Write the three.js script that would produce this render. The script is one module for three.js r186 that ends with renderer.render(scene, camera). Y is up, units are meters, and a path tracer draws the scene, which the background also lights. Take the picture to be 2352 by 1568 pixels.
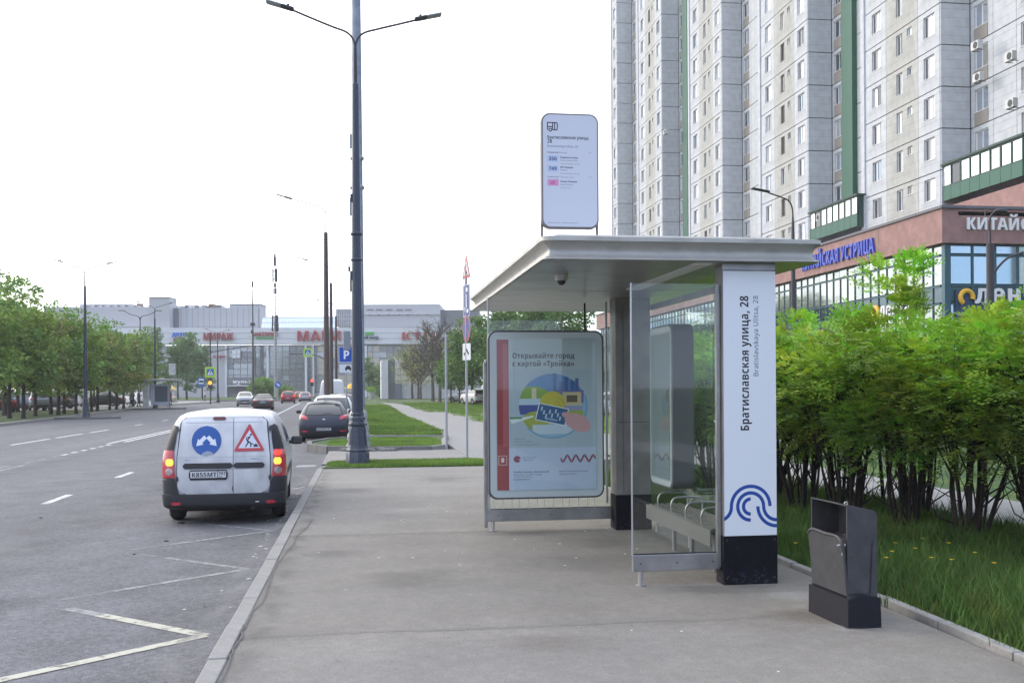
import * as THREE from 'three';
import { mergeGeometries, mergeVertices, toCreasedNormals } from 'three/addons/utils/BufferGeometryUtils.js';
import { RoundedBoxGeometry } from 'three/addons/geometries/RoundedBoxGeometry.js';
import { MarchingCubes } from 'three/addons/objects/MarchingCubes.js';
import { FontLoader } from 'three/addons/loaders/FontLoader.js';
import { TextGeometry } from 'three/addons/geometries/TextGeometry.js';

// ---------------------------------------------------------------- camera, sky, sun, exposure
const EYE = 1.75, YAW = THREE.MathUtils.degToRad(8.25), ROLL = THREE.MathUtils.degToRad(0.35), FOC = 2355;
const scene = new THREE.Scene();
const camera = new THREE.PerspectiveCamera(2 * Math.atan(784 / FOC) * 180 / Math.PI, 1024 / 682, 0.1, 1500);
camera.rotation.order = 'YXZ';
camera.position.set(0, EYE, 0);
camera.rotation.set(0, -YAW, -ROLL);
camera.setViewOffset(1024, 682, 0, -46.1, 1024, 682);
camera.updateProjectionMatrix();

const SUN = new THREE.Vector3(-0.80, 0.42, -0.62).normalize();
{
  const W = 512, H = 256, data = new Float32Array(W * H * 4), d = new THREE.Vector3(), sm = THREE.MathUtils.smoothstep;
  for (let r = 0; r < H; r++) for (let c = 0; c < W; c++) {
    const up = ((r + 0.5) / H - 0.5) * Math.PI, az = ((c + 0.5) / W - 0.5) * 2 * Math.PI;
    d.set(Math.cos(az) * Math.cos(up), Math.sin(up), Math.sin(az) * Math.cos(up));
    const front = 0.5 + 0.5 * (d.x * -0.62 + d.z * -0.78) / Math.max(0.3, Math.hypot(d.x, d.z)) * Math.cos(up);   // 1 towards the evening light
    const f = sm(front, 0.12, 0.78), g = Math.pow(Math.max(0, d.dot(SUN)), 5);
    const hz = Math.exp(-Math.max(0, d.y) * 3.2);
    const veil = 0.05 * Math.sin(az * 3 + up * 5) + 0.04 * Math.sin(az * 7 - up * 9);
    const back = [0.70 - 0.08 * hz, 0.86 - 0.06 * hz, 1.27 - 0.12 * hz], fr = [1.50, 1.54, 1.62];
    for (let k = 0; k < 3; k++) {
      let v = back[k] * (1 - f) + fr[k] * f;
      v += g * [1.35, 1.30, 1.18][k];
      v *= 1 + veil * (1 - f * 0.6);
      if (d.y < 0) v *= THREE.MathUtils.lerp(1, 0.35, sm(-d.y, 0, 0.15));
      data[(r * W + c) * 4 + k] = v;
    }
    data[(r * W + c) * 4 + 3] = 1;
  }
  const sky = new THREE.DataTexture(data, W, H, THREE.RGBAFormat, THREE.FloatType);
  sky.mapping = THREE.EquirectangularReflectionMapping; sky.magFilter = sky.minFilter = THREE.LinearFilter; sky.needsUpdate = true;
  scene.background = sky; scene.environment = sky;
}
const sun = new THREE.DirectionalLight(0xffeedc, 0.9);
sun.position.copy(SUN).multiplyScalar(200); sun.castShadow = true; sun.shadow.radius = 40;
sun.shadow.mapSize.set(4096, 4096);
Object.assign(sun.shadow.camera, { left: -120, right: 120, top: 120, bottom: -120, near: 1, far: 500 });
scene.fog = new THREE.FogExp2(0xf2f1f0, 0.0005);
scene.add(sun, sun.target);
const renderer = new THREE.WebGLRenderer({ antialias: true });
renderer.setSize(1024, 682); renderer.toneMapping = THREE.LinearToneMapping; renderer.toneMappingExposure = 1.38;
renderer.shadowMap.enabled = true;
renderer.outputColorSpace = THREE.SRGBColorSpace;

// ---------------------------------------------------------------- helpers
const V = (x, y, z) => new THREE.Vector3(x, y, z), { lerp, clamp, smoothstep } = THREE.MathUtils, PI = Math.PI;
function rng(seed) { let a = seed >>> 0; return () => { a = (a + 0x6D2B79F5) >>> 0; let t = a; t = Math.imul(t ^ (t >>> 15), t | 1); t ^= t + Math.imul(t ^ (t >>> 7), t | 61); return ((t ^ (t >>> 14)) >>> 0) / 4294967296; }; }
const cy = Math.cos(YAW), sy = Math.sin(YAW), cr = Math.cos(ROLL), sr = Math.sin(ROLL);
function ray(px, py) { const a = (px - 1176) / FOC, b = (890 - py) / FOC, u = a * cr + b * sr, v = -a * sr + b * cr; return V(u * cy + sy, v, u * sy - cy); }
function G(px, py, lvl = 0) { const d = ray(px, py), t = (lvl - EYE) / d.y; return V(t * d.x, lvl, t * d.z); }        // a point seen on a level
function PD(px, py, D) { const d = ray(px, py); return V(D * d.x, EYE + D * d.y, D * d.z); }                      // a point seen at a depth
const hash2 = (x, y, s) => { let h = Math.imul(x, 374761393) ^ Math.imul(y, 668265263) ^ Math.imul(s, 1274126177); h = Math.imul(h ^ (h >>> 13), 1274126177); return ((h ^ (h >>> 16)) >>> 0) / 4294967296; };
function vnoise(x, y, s = 0, per = 0) {
  const ix = Math.floor(x), iy = Math.floor(y), fx = x - ix, fy = y - iy, w = (i) => per ? ((i % per) + per) % per : i, u = fx * fx * (3 - 2 * fx), v = fy * fy * (3 - 2 * fy);
  return lerp(lerp(hash2(w(ix), w(iy), s), hash2(w(ix + 1), w(iy), s), u), lerp(hash2(w(ix), w(iy + 1), s), hash2(w(ix + 1), w(iy + 1), s), u), v);
}
function fbm(x, y, s, oct = 4, per = 0) { let a = 0, k = 0.5, t = 0; for (let i = 0; i < oct; i++) { a += k * vnoise(x, y, s + i, per); t += k; x *= 2; y *= 2; per *= 2; k *= 0.5; } return a / t; }

const used = {};
function numbered(n) { const k = used[n] = (used[n] ?? -1) + 1; return k ? n + '_' + String(k).padStart(3, '0') : n; }
function tag(o, label, category, group, kind) { o.userData = {}; if (label) o.userData.label = label; if (category) o.userData.category = category; if (group) o.userData.group = group; if (kind) o.userData.kind = kind; return o; }
function thing(name, label, category, p = V(0, 0, 0), turn = 0, group) {
  const o = new THREE.Group(); o.name = numbered(name); o.position.copy(p); o.rotation.y = turn; scene.add(o); return tag(o, label, category, group);
}
function copy(src, name, label, p, turn = 0, group) {
  const o = src.clone(); o.name = numbered(name); o.position.copy(p); o.rotation.y = turn; scene.add(o);
  return tag(o, label, src.userData.category, group ?? src.userData.group);
}
function norm(g) {
  if (g.index) g = g.toNonIndexed();
  if (!g.attributes.normal) g.computeVertexNormals();
  if (!g.attributes.uv) g.setAttribute('uv', new THREE.BufferAttribute(new Float32Array(g.attributes.position.count * 2), 2));
  for (const k of Object.keys(g.attributes)) if (!['position', 'normal', 'uv', 'color'].includes(k)) g.deleteAttribute(k);
  g.morphAttributes = {};
  return g;
}
function merge(list) {
  list = [].concat(list).map(norm);
  if (list.some((g) => g.attributes.color)) for (const g of list) if (!g.attributes.color) g.setAttribute('color', new THREE.BufferAttribute(new Float32Array(g.attributes.position.count * 3).fill(1), 3));
  return list.length === 1 ? list[0] : mergeGeometries(list);
}
function uvMetres(g) {
  const p = g.attributes.position, n = g.attributes.normal, uv = g.attributes.uv;
  for (let i = 0; i < p.count; i++) {
    const ax = Math.abs(n.getX(i)), ay = Math.abs(n.getY(i)), az = Math.abs(n.getZ(i));
    if (ay >= ax && ay >= az) uv.setXY(i, p.getX(i), p.getZ(i)); else if (ax >= az) uv.setXY(i, p.getZ(i), p.getY(i)); else uv.setXY(i, p.getX(i), p.getY(i));
  }
  return g;
}
function mesh(name, geos, mat, parent = scene) {
  const g = merge(geos);
  if (mat.userData.metres) uvMetres(g);
  const m = new THREE.Mesh(g, mat); m.name = parent === scene ? numbered(name) : name; m.castShadow = m.receiveShadow = true; parent.add(m); return m;
}
function struct(name, geos, mat) { const m = mesh(name, geos, mat); m.userData.kind = 'structure'; return m; }
const box = (w, h, d, x = 0, y = 0, z = 0) => new THREE.BoxGeometry(w, h, d).translate(x, y, z);
const rbox = (w, h, d, r, x = 0, y = 0, z = 0) => new RoundedBoxGeometry(w, h, d, 2, Math.min(r, w / 2.01, h / 2.01, d / 2.01)).translate(x, y, z);
const cyl = (r0, r1, h, x = 0, y = 0, z = 0, n = 16) => new THREE.CylinderGeometry(r1, r0, h, n).translate(x, y + h / 2, z);
const lathe = (pts, n = 20) => new THREE.LatheGeometry(pts.map((p) => new THREE.Vector2(p[0], p[1])), n);
const tube = (pts, r, n = 8, seg = 0) => new THREE.TubeGeometry(new THREE.CatmullRomCurve3(pts), seg || Math.max(2, pts.length * 4), r, n, false);
const plane = (w, h, x = 0, y = 0, z = 0) => new THREE.PlaneGeometry(w, h).translate(x, y, z);
function rrect(w, h, r) { const s = new THREE.Shape(), x = w / 2, y = h / 2; s.moveTo(-x + r, -y); s.lineTo(x - r, -y); s.absarc(x - r, -y + r, r, -PI / 2, 0); s.lineTo(x, y - r); s.absarc(x - r, y - r, r, 0, PI / 2); s.lineTo(-x + r, y); s.absarc(-x + r, y - r, r, PI / 2, PI); s.lineTo(-x, -y + r); s.absarc(-x + r, -y + r, r, PI, PI * 1.5); return s; }
const ext = (shape, depth, bevel = 0, curve = 8) => new THREE.ExtrudeGeometry(shape, { depth, bevelEnabled: bevel > 0, bevelSize: bevel, bevelThickness: bevel, bevelSegments: 2, curveSegments: curve });
function faceUV(g) { g.computeBoundingBox(); const b = g.boundingBox, p = g.attributes.position, uv = g.attributes.uv; for (let i = 0; i < p.count; i++) uv.setXY(i, (p.getX(i) - b.min.x) / (b.max.x - b.min.x), (p.getY(i) - b.min.y) / (b.max.y - b.min.y)); return g; }
function poly(pts, y0, y1) {                       // a slab with an outline in x, z
  const s = new THREE.Shape(pts.map((p) => new THREE.Vector2(p[0], -p[1]))); return new THREE.ExtrudeGeometry(s, { depth: y1 - y0, bevelEnabled: false }).rotateX(-PI / 2).translate(0, y0, 0);
}
// tapered limb of a few sides through points
function limb(pts, r0, r1, n = 5) {
  const pos = [], idx = [], up = V(0, 1, 0.01), k = pts.length;
  for (let i = 0; i < k; i++) {
    const t = pts[Math.min(i + 1, k - 1)].clone().sub(pts[Math.max(i - 1, 0)]).normalize(), a = V(0, 0, 0).crossVectors(t, Math.abs(t.y) > 0.9 ? V(1, 0, 0) : up).normalize(), b = V(0, 0, 0).crossVectors(t, a), r = lerp(r0, r1, i / (k - 1));
    for (let j = 0; j < n; j++) { const q = j / n * 2 * PI, c = Math.cos(q) * r, s = Math.sin(q) * r; pos.push(pts[i].x + a.x * c + b.x * s, pts[i].y + a.y * c + b.y * s, pts[i].z + a.z * c + b.z * s); }
    if (i) for (let j = 0; j < n; j++) { const p = (i - 1) * n, q = i * n, m = (j + 1) % n; idx.push(p + j, q + j, p + m, p + m, q + j, q + m); }
  }
  const g = new THREE.BufferGeometry(); g.setAttribute('position', new THREE.Float32BufferAttribute(pos, 3)); g.setIndex(idx); g.computeVertexNormals(); return g;
}

// ---------------------------------------------------------------- textures and materials
function tex(n, fn, srgb, rx = 1, ry = rx) {
  const d = new Uint8Array(n * n * 4);
  for (let y = 0; y < n; y++) for (let x = 0; x < n; x++) { const v = fn(x / n, y / n, x, y), i = (y * n + x) * 4; d[i] = clamp(v[0], 0, 1) * 255; d[i + 1] = clamp(v[1] ?? v[0], 0, 1) * 255; d[i + 2] = clamp(v[2] ?? v[0], 0, 1) * 255; d[i + 3] = 255; }
  const t = new THREE.DataTexture(d, n, n, THREE.RGBAFormat); t.wrapS = t.wrapT = THREE.RepeatWrapping; t.magFilter = THREE.LinearFilter; t.minFilter = THREE.LinearMipmapLinearFilter; t.generateMipmaps = true;
  if (srgb) t.colorSpace = THREE.SRGBColorSpace; t.repeat.set(rx, ry); t.needsUpdate = true; return t;
}
function canvas(w, h, draw) {
  const c = document.createElement('canvas'); c.width = w; c.height = h; const x = c.getContext('2d'); draw(x, w, h);
  const t = new THREE.CanvasTexture(c); t.colorSpace = THREE.SRGBColorSpace; t.anisotropy = 8; return t;
}
const rep = (t, r) => { const c = t.clone(); c.repeat.set(r, r); c.needsUpdate = true; return c; };
const C = (r, g, b) => new THREE.Color().setRGB(r, g ?? r, b ?? r);
function std(color, rough = 0.7, metal = 0, extra = {}) { const { metres, ...e } = extra, m = new THREE.MeshPhysicalMaterial({ color, roughness: rough, metalness: metal, ...e }); if (metres) m.userData.metres = true; return m; }
const speck = tex(512, (u, v, x, y) => { const n = hash2(x, y, 3), s = fbm(u * 64, v * 64, 11, 3, 64), l = fbm(u * 6, v * 6, 31, 4, 6); return [0.68 + 0.24 * (s - 0.5) + (n > 0.92 ? 0.26 : n < 0.08 ? -0.24 : (n - 0.5) * 0.2) + 0.16 * (l - 0.5)]; }, true);
const smooth = tex(512, (u, v, x, y) => { const n = hash2(x, y, 5), s = fbm(u * 40, v * 40, 17, 3, 40), l = fbm(u * 5, v * 5, 37, 4, 5); return [0.76 + 0.08 * (s - 0.5) + (n > 0.96 ? 0.12 : n < 0.04 ? -0.14 : (n - 0.5) * 0.13) + 0.07 * (l - 0.5)]; }, true);
const grime = tex(256, (u, v, x, y) => { const l = fbm(u * 8, v * 8, 51, 5, 8), n = hash2(x, y, 8); return [0.86 + 0.22 * (l - 0.5) + (n - 0.5) * 0.04]; }, true);
const fleck = tex(256, (u, v) => [fbm(u * 24, v * 24, 71, 3, 24)], false);
const roughMap = tex(256, (u, v) => [0.6 + 0.6 * (fbm(u * 10, v * 10, 81, 4, 10) - 0.5)], false);
const dusty = tex(256, (u, v, x, y) => { const a = fbm(u * 40, v * 40, 66, 4, 40), low = 1 - smoothstep(v, 0.02, 0.2); const k = 0.26 + smoothstep(a + low * 0.10, 0.56, 0.9) * (0.25 + 0.5 * low) + 0.12 * low; return [k * 1.02, k, k * (1.25 - 0.3 * low)]; }, true);
const M = {
  asphalt: std(C(0.265, 0.263, 0.285), 0.9, 0, { map: rep(speck, 0.45), bumpMap: rep(speck, 0.45), bumpScale: 0.004, vertexColors: true, metres: true }),
  walk: std(C(0.34, 0.319, 0.297), 0.92, 0, { map: rep(smooth, 0.4), bumpMap: rep(smooth, 0.4), bumpScale: 0.003, vertexColors: true, metres: true }),
  walk2: std(C(0.44, 0.43, 0.415), 0.92, 0, { map: rep(smooth, 0.4), metres: true }),
  kerb: std(C(0.46, 0.445, 0.425), 0.9, 0, { map: rep(smooth, 0.9), bumpMap: rep(smooth, 0.9), bumpScale: 0.003, metres: true }),
  kerbDark: std(C(0.28, 0.275, 0.265), 0.9, 0, { map: rep(smooth, 0.9), metres: true }),
  steel: std(C(0.46, 0.455, 0.45), 0.36, 0.7, { map: rep(grime, 0.8), metres: true }),
  steelLight: std(C(0.52, 0.52, 0.51), 0.34, 0.8),
  roof: std(C(0.56, 0.545, 0.50), 0.42, 0.3, { map: rep(grime, 0.7), metres: true }),
  soffit: std(C(0.54, 0.53, 0.51), 0.3, 0.45, { map: rep(grime, 0.6), metres: true }),
  black: std(C(0.018, 0.018, 0.024), 0.55, 0, { map: rep(grime, 2), metres: true }),
  plinth: std(C(0.033, 0.032, 0.06), 0.75, 0, { specularIntensity: 0.5, map: rep(dusty, 1), metres: true }),
  rubber: std(C(0.02, 0.02, 0.022), 0.85),
  trimBlack: std(C(0.03, 0.03, 0.034), 0.62),
  glass: new THREE.MeshPhysicalMaterial({ color: C(0.955, 0.985, 0.97), roughness: 0.02, transmission: 1, thickness: 0, ior: 1.5 }),
  white: std(C(0.78, 0.78, 0.77), 0.5, 0, { map: rep(grime, 0.8), metres: true }),
  lampPaint: std(C(0.035, 0.045, 0.068), 0.45, 0.2, { roughnessMap: rep(roughMap, 1) }),
  polePaint: std(C(0.32, 0.36, 0.43), 0.5, 0.3, { map: rep(grime, 1), metres: true }),
  galv: std(C(0.33, 0.34, 0.35), 0.5, 0.5),
  brownPole: std(C(0.045, 0.04, 0.045), 0.6, 0.1),
  bark: std(C(0.045, 0.036, 0.03), 0.95),
  barkGrey: std(C(0.10, 0.085, 0.075), 0.95),
  stem: std(C(0.028, 0.02, 0.018), 0.95),
  wallGlass: std(C(0.40, 0.44, 0.43), 0.07, 0.75),
  carGlass: std(C(0.035, 0.04, 0.05), 0.05, 0.0, { specularIntensity: 1, ior: 1.75 }),
  teal: std(C(0.02, 0.085, 0.11), 0.35, 0.1),
  pink: std(C(0.42, 0.235, 0.215), 0.75, 0, { map: rep(grime, 0.35), metres: true }),
};
const signWhite = C(0.8, 0.8, 0.8);
function leafMat(r, g, b, tr = 0.4) { return new THREE.MeshPhysicalMaterial({ color: C(r, g, b), roughness: 0.75, transmission: tr, thickness: 0, vertexColors: true, side: THREE.DoubleSide, specularIntensity: 0.5 }); }

// ---------------------------------------------------------------- the ground
const grassMap = tex(512, (u, v, x, y) => { const a = fbm(u * 90, v * 90, 21, 2, 90), l = fbm(u * 7, v * 7, 41, 4, 7), n = hash2(x, y, 2); const k = 0.55 + 0.6 * (a - 0.5) + (n - 0.5) * 0.3 + 0.35 * (l - 0.5); return [k * (0.80 + 0.5 * (l - 0.4)), k, k * 0.5]; }, true);
M.lawn = std(C(0.18, 0.28, 0.09), 0.95, 0, { map: rep(grassMap, 0.3), metres: true });
M.lawnFar = std(C(0.18, 0.26, 0.08), 0.95, 0, { map: rep(grassMap, 0.12), metres: true });
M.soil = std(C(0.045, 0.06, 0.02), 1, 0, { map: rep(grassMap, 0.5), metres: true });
M.field = std(C(0.10, 0.13, 0.06), 1, 0, { map: rep(grassMap, 0.06), metres: true });
function sheet(x0, x1, z0, z1, y, sx, sz, col) {     // a flat grid with a tone per point
  const nx = Math.ceil((x1 - x0) / sx), nz = Math.ceil(Math.abs(z1 - z0) / sz), g = new THREE.PlaneGeometry(x1 - x0, Math.abs(z1 - z0), nx, nz).rotateX(-PI / 2).translate((x0 + x1) / 2, y, (z0 + z1) / 2);
  const p = g.attributes.position, c = new Float32Array(p.count * 3);
  for (let i = 0; i < p.count; i++) { const k = col(p.getX(i), p.getZ(i)); c[i * 3] = k[0]; c[i * 3 + 1] = k[1] ?? k[0]; c[i * 3 + 2] = k[2] ?? k[0]; }
  g.setAttribute('color', new THREE.BufferAttribute(c, 3)); return g;
}
struct('ground', new THREE.PlaneGeometry(2400, 2400, 24, 24).rotateX(-PI / 2).translate(0, -0.3, 0), M.field);
const roadTone = (x, z) => {
  const l = fbm(x * 0.5 + 9, z * 0.13, 3, 4), f = fbm(x * 2.1, z * 0.9, 9, 3), lane = 0.05 * Math.cos((x + 3.1) * 2 * PI / 3.4), gutter = smoothstep(x, -1.9, -1.1);
  const tyre = Math.exp(-(((x + 4.4 + 0.02 * z) / 0.35) ** 2)) * 0.05;
  const k = 0.95 + 0.30 * (l - 0.5) + 0.16 * (f - 0.5) + lane - tyre + 0.10 * gutter * (f);
  return [k, k, k * (1.01 - 0.05 * gutter)];
};
const road = struct('road', merge([sheet(-34, 3, 20, -60, -0.15, 0.4, 0.4, roadTone), sheet(-34, 3, -60, -240, -0.15, 1.2, 2, roadTone)]), M.asphalt);
const walkTone = (x, z) => {
  const l = fbm(x * 0.7, z * 0.55 + 4, 6, 4), s = fbm(x * 0.28 + 7, z * 0.9, 15, 4), f = fbm(x * 3, z * 3, 19, 3);
  const patch = (z > -7.35 ? 0.07 : z > -12.4 ? -0.03 : 0.15) + (z < -16.5 ? 0.04 : 0);  // asphalt zones by tone; the far zone also has grazing light painted in
  const seam = Math.exp(-(((z + 7.35 + 0.05 * Math.sin(x * 2)) / 0.05) ** 2)) * 0.07 + Math.exp(-(((z + 12.4) / 0.05) ** 2)) * 0.10;
  const edge = 0.14 * Math.exp(-((x + 0.9) / 0.25)) + 0.12 * Math.exp(-Math.abs(x - 4.05) / 0.18);
  const k = 0.97 + patch + 0.20 * (l - 0.5) + 0.16 * (s - 0.5) + 0.10 * (f - 0.5) - seam - edge;
  const wm = 0.03 * smoothstep(x, 1, 3.5) + 0.05 * (s - 0.5); return [k * (1.015 + wm), k * (1.005 + wm * 0.4), k * (0.985 - wm)];
};
struct('sidewalk', [sheet(-0.88, 4.06, 14, -22.8, 0, 0.16, 0.16, walkTone)], M.walk);
struct('driveway', [sheet(-0.98, 9, -24.4, -29.4, -0.012, 0.4, 0.4, (x, z) => { const k = 1.25 + 0.3 * (fbm(x * 0.8, z * 1.2, 8, 4) - 0.5); return [k]; }), box(10, 0.2, 5, 4.02, -0.116, -26.9)], M.walk);
const pathPts = [G(1099, 957), G(1060, 950), G(1028, 945), G(960, 935), G(905, 926)];
struct('footpath', poly([[2.62, -22.6], [4.2, -22.6], [4.2, -26], [14, -29.2], [14, -33], [6.6, -36], ...pathPts.map((p) => [p.x, p.z]), [2.3, -128], [2.45, -100], [2.7, -60], [3.0, -39.6], [2.62, -33.6]], -0.12, -0.004), M.walk2);
struct('path', poly([[7.45, 14], [9.7, 14], [9.7, -70], [7.45, -70]], -0.12, 0.0), M.walk2);
// lawns
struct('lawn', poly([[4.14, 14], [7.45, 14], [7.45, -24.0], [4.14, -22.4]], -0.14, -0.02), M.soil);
struct('lawn', poly([[9.7, 14], [60, 14], [60, -70], [9.7, -70]], -0.14, -0.03), M.lawn);
struct('lawn', poly([[4.7, -40], [7.4, -36], [60, -36], [60, -240], [3.2, -240], [3.2, -125], ...pathPts.slice().reverse().map((p) => [p.x + 0.04, p.z])], -0.16, -0.02), M.lawnFar);
struct('grass_strip', poly([[-0.93, -22.75], [2.62, -22.9], [2.9, -23.6], [2.95, -24.6], [1.2, -24.5], [-0.3, -24.4], [-0.7, -24.0]], -0.14, 0.02), M.lawn);
struct('lawn', poly([[0.35, -37.4], [2.95, -39.4], [2.62, -60], [2.4, -100], [2.25, -128], [-6.0, -128], [-3.2, -80], [-1.2, -60]], -0.14, 0.03), M.lawn);
struct('lawn', poly([[-40, 10], [-19.2, 10], [-19.6, -58], [-22.1, -97], [-22.6, -104], [-90, -104], [-90, 10]], -0.2, -0.04), M.lawnFar);
struct('pavement', poly([[-23.0, -97], [-23.6, -131], [-21.6, -149], [-25.8, -200], [-42, -200], [-42, -104], [-24.5, -97]], -0.2, -0.02), M.walk2);
struct('parking_lot', poly([[-29.5, 10], [-80, 10], [-80, -95], [-31.5, -95]], -0.2, -0.02), M.walk2);
struct('verge', poly([[-40, -168], [-12.5, -168], [-11, -176], [-9, -230], [-60, -230]], -0.2, 0.05), std(C(0.26, 0.33, 0.06), 0.95, 0, { map: rep(grassMap, 0.1), metres: true }));
struct('footway', poly([[-8, -160], [2, -128], [20, -128], [20, -225], [-6, -225]], -0.22, -0.06), M.lawnFar);

// kerbs: every stone of the near ones on its own
function kerbRun(name, pts, w, top, bottom, len, mat, far = 1e9) {
  const k = new THREE.Group(); k.name = numbered(name); scene.add(k); k.userData.kind = 'structure';
  const rest = [], r = rng(pts.length * 77 + Math.round(w * 1000));
  for (let i = 1; i < pts.length; i++) {
    const a = V(pts[i - 1][0], 0, pts[i - 1][1]), b = V(pts[i][0], 0, pts[i][1]), L = a.distanceTo(b), n = Math.max(1, Math.round(L / len)), d = b.clone().sub(a).normalize(), turn = Math.atan2(d.x, d.z);
    for (let j = 0; j < n; j++) {
      const c = a.clone().addScaledVector(d, (j + 0.5) * L / n), dy = (r() - 0.5) * 0.012, g = rbox(w, top - bottom, L / n - 0.012, 0.012).rotateY(turn + (r() - 0.5) * 0.006).translate(c.x + (r() - 0.5) * 0.01, (top + bottom) / 2 + dy, c.z);
      if (-c.z < far) mesh('kerb_stone', g, mat, k); else rest.push(g);
    }
  }
  if (rest.length) { const m = mesh('kerb_stones', rest, mat, k); m.userData.kind = 'stuff'; }
  return k;
}
kerbRun('kerb', [[-0.945, 6], [-0.945, -22.6], [-0.86, -23.4], [-0.55, -24.35], [-0.2, -24.75]], 0.125, 0.012, -0.25, 1.0, M.kerb, 30);
kerbRun('border_kerb', [[4.12, 6], [4.12, -6], [4.16, -7.8], [4.11, -9.4], [4.12, -22.4]], 0.08, 0.045, -0.12, 1.0, M.kerb, 24);
kerbRun('island_kerb', [[1.9, -29.4], [0.2, -29.5], [-1.0, -30.2], [-1.62, -31.6], [-1.72, -33.2], [-1.2, -35.2], [0.1, -36.7]], 0.16, 0.09, -0.25, 1.0, M.kerbDark, 60);
kerbRun('island_kerb', [[1.9, -29.4], [2.35, -30.2], [2.56, -33.2], [2.9, -36.2], [0.3, -36.7]], 0.14, 0.09, -0.25, 1.0, M.kerb, 60);
struct('traffic_island', poly([[1.8, -29.5], [0.2, -29.6], [-0.9, -30.3], [-1.5, -31.7], [-1.6, -33.1], [-1.1, -35.1], [0.1, -36.6], [2.8, -36.1], [2.5, -33], [2.3, -30.3]], -0.14, 0.05), M.lawn);
kerbRun('lawn_kerb', [[0.3, -37.3], [-1.2, -60], [-3.2, -80], [-6.0, -128]], 0.15, 0.06, -0.2, 1.0, M.kerb, 60);
kerbRun('lawn_kerb', [[0.4, -37.4], [2.98, -39.5], [2.65, -60], [2.42, -100], [2.26, -128]], 0.08, 0.05, -0.2, 1.0, M.kerb, 60);
kerbRun('far_kerb', [[-18.9, 6], [-19.4, -58.8], [-21.95, -98], [-23.0, -131], [-21.4, -149], [-25.7, -200]], 0.3, 0.0, -0.3, 3.0, M.kerb, 40);
kerbRun('far_kerb', [[-30, -166], [-12.4, -166], [-10.8, -176]], 0.5, 0.08, -0.3, 4, M.kerb, 10);
for (const [x, z, w, d] of [[-18.2, -71.2, 3.6, 1.2], [-20.0, -103.4, 5, 1.6]]) { struct('lamp_island', poly([[x - w / 2, z + d / 2], [x + w / 2, z + d / 2], [x + w / 2 + 0.4, z], [x + w / 2, z - d / 2], [x - w / 2, z - d / 2], [x - w / 2 - 0.4, z]], -0.2, -0.02), M.kerbDark); }
struct('lamp_island', poly([[-3.1, -55], [-0.9, -54.5], [-1.2, -63], [-2.7, -62]], -0.2, 0.0), M.kerbDark);

// painted lines on the road, worn
const wearMap = tex(512, (u, v, x, y) => { const a = fbm(u * 20, v * 20, 91, 4, 20), n = hash2(x, y, 4); return [0.15 + 0.85 * smoothstep(a + (n - 0.5) * 0.35, 0.22, 0.40)]; }, false);
const wearMore = tex(512, (u, v, x, y) => { const a = fbm(u * 20, v * 20, 95, 4, 20), n = hash2(x, y, 6); return [0.12 + 0.5 * smoothstep(a + (n - 0.5) * 0.5, 0.30, 0.62)]; }, false);
const paint = (r, g, b, m) => std(C(r, g, b), 0.85, 0, { alphaMap: rep(m, 0.7), transparent: true, metres: true });
M.line = paint(0.62, 0.62, 0.62, wearMap); M.lineWorn = paint(0.42, 0.42, 0.41, wearMore); M.lineYellow = paint(0.44, 0.425, 0.35, wearMap);
function strip(pts, w, y = -0.146) {
  const g = [];
  for (let i = 1; i < pts.length; i++) { const [x0, z0] = pts[i - 1], [x1, z1] = pts[i], L = Math.hypot(x1 - x0, z1 - z0); g.push(new THREE.PlaneGeometry(w, L, 1, Math.ceil(L)).rotateX(-PI / 2).rotateY(Math.atan2(x1 - x0, z1 - z0)).translate((x0 + x1) / 2, y, (z0 + z1) / 2)); }
  return g;
}
M.lineFaint = paint(0.36, 0.36, 0.355, tex(512, (u, v, x, y) => { const a = fbm(u * 20, v * 20, 97, 4, 20), n = hash2(x, y, 7); return [0.04 + 0.28 * smoothstep(a + (n - 0.5) * 0.5, 0.40, 0.66)]; }, false));
for (let k = -1; k < 5; k++) {
  const z = -8.17 - 2.94 * k, ym = -0.146, w = k > 0 ? 0.085 : 0.11, m = k > 0 ? [M.lineWorn, M.lineWorn, M.lineFaint] : [M.lineYellow, M.lineYellow, M.lineWorn];
  for (const [dx, dz, y] of [[-1.35, -1.22, ym], [-1.52, 1.36, ym + 0.0014]]) { const cut = [0, 0.4, dz > 0 && k < 1 ? 0.97 : 0.74, 1]; for (let i = 0; i < 3; i++) mesh('zigzag_line', strip([[-1.22 + dx * cut[i], z + dz * cut[i]], [-1.22 + dx * cut[i + 1], z + dz * cut[i + 1]]], w, y), m[i], road); }
}
for (const [a, b, x, w] of [[-18.1, -19.6, -5.3, 0.13], [-23.2, -24.7, -5.3, 0.13], [-29, -30.5, -5.35, 0.13], [-35, -36.5, -5.4, 0.13], [-41, -42.5, -5.4, 0.13], [-47, -48.5, -5.5, 0.13], [-37.9, -42.4, -12.2, 0.14], [-43, -47, -12.15, 0.14], [-47.9, -51.3, -12.1, 0.14], [-57, -59, -12.1, 0.14], [-65, -67, -12.2, 0.14], [-73, -75, -12.4, 0.14], [-81, -83, -12.6, 0.14], [-90, -92, -12.9, 0.14]]) mesh('lane_dash', strip([[x, a], [x, b]], w), M.line, road);
mesh('lane_dash', strip([[-2.6, -15.2], [-1.3, -16.2]], 0.08), M.lineWorn, road);
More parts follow.
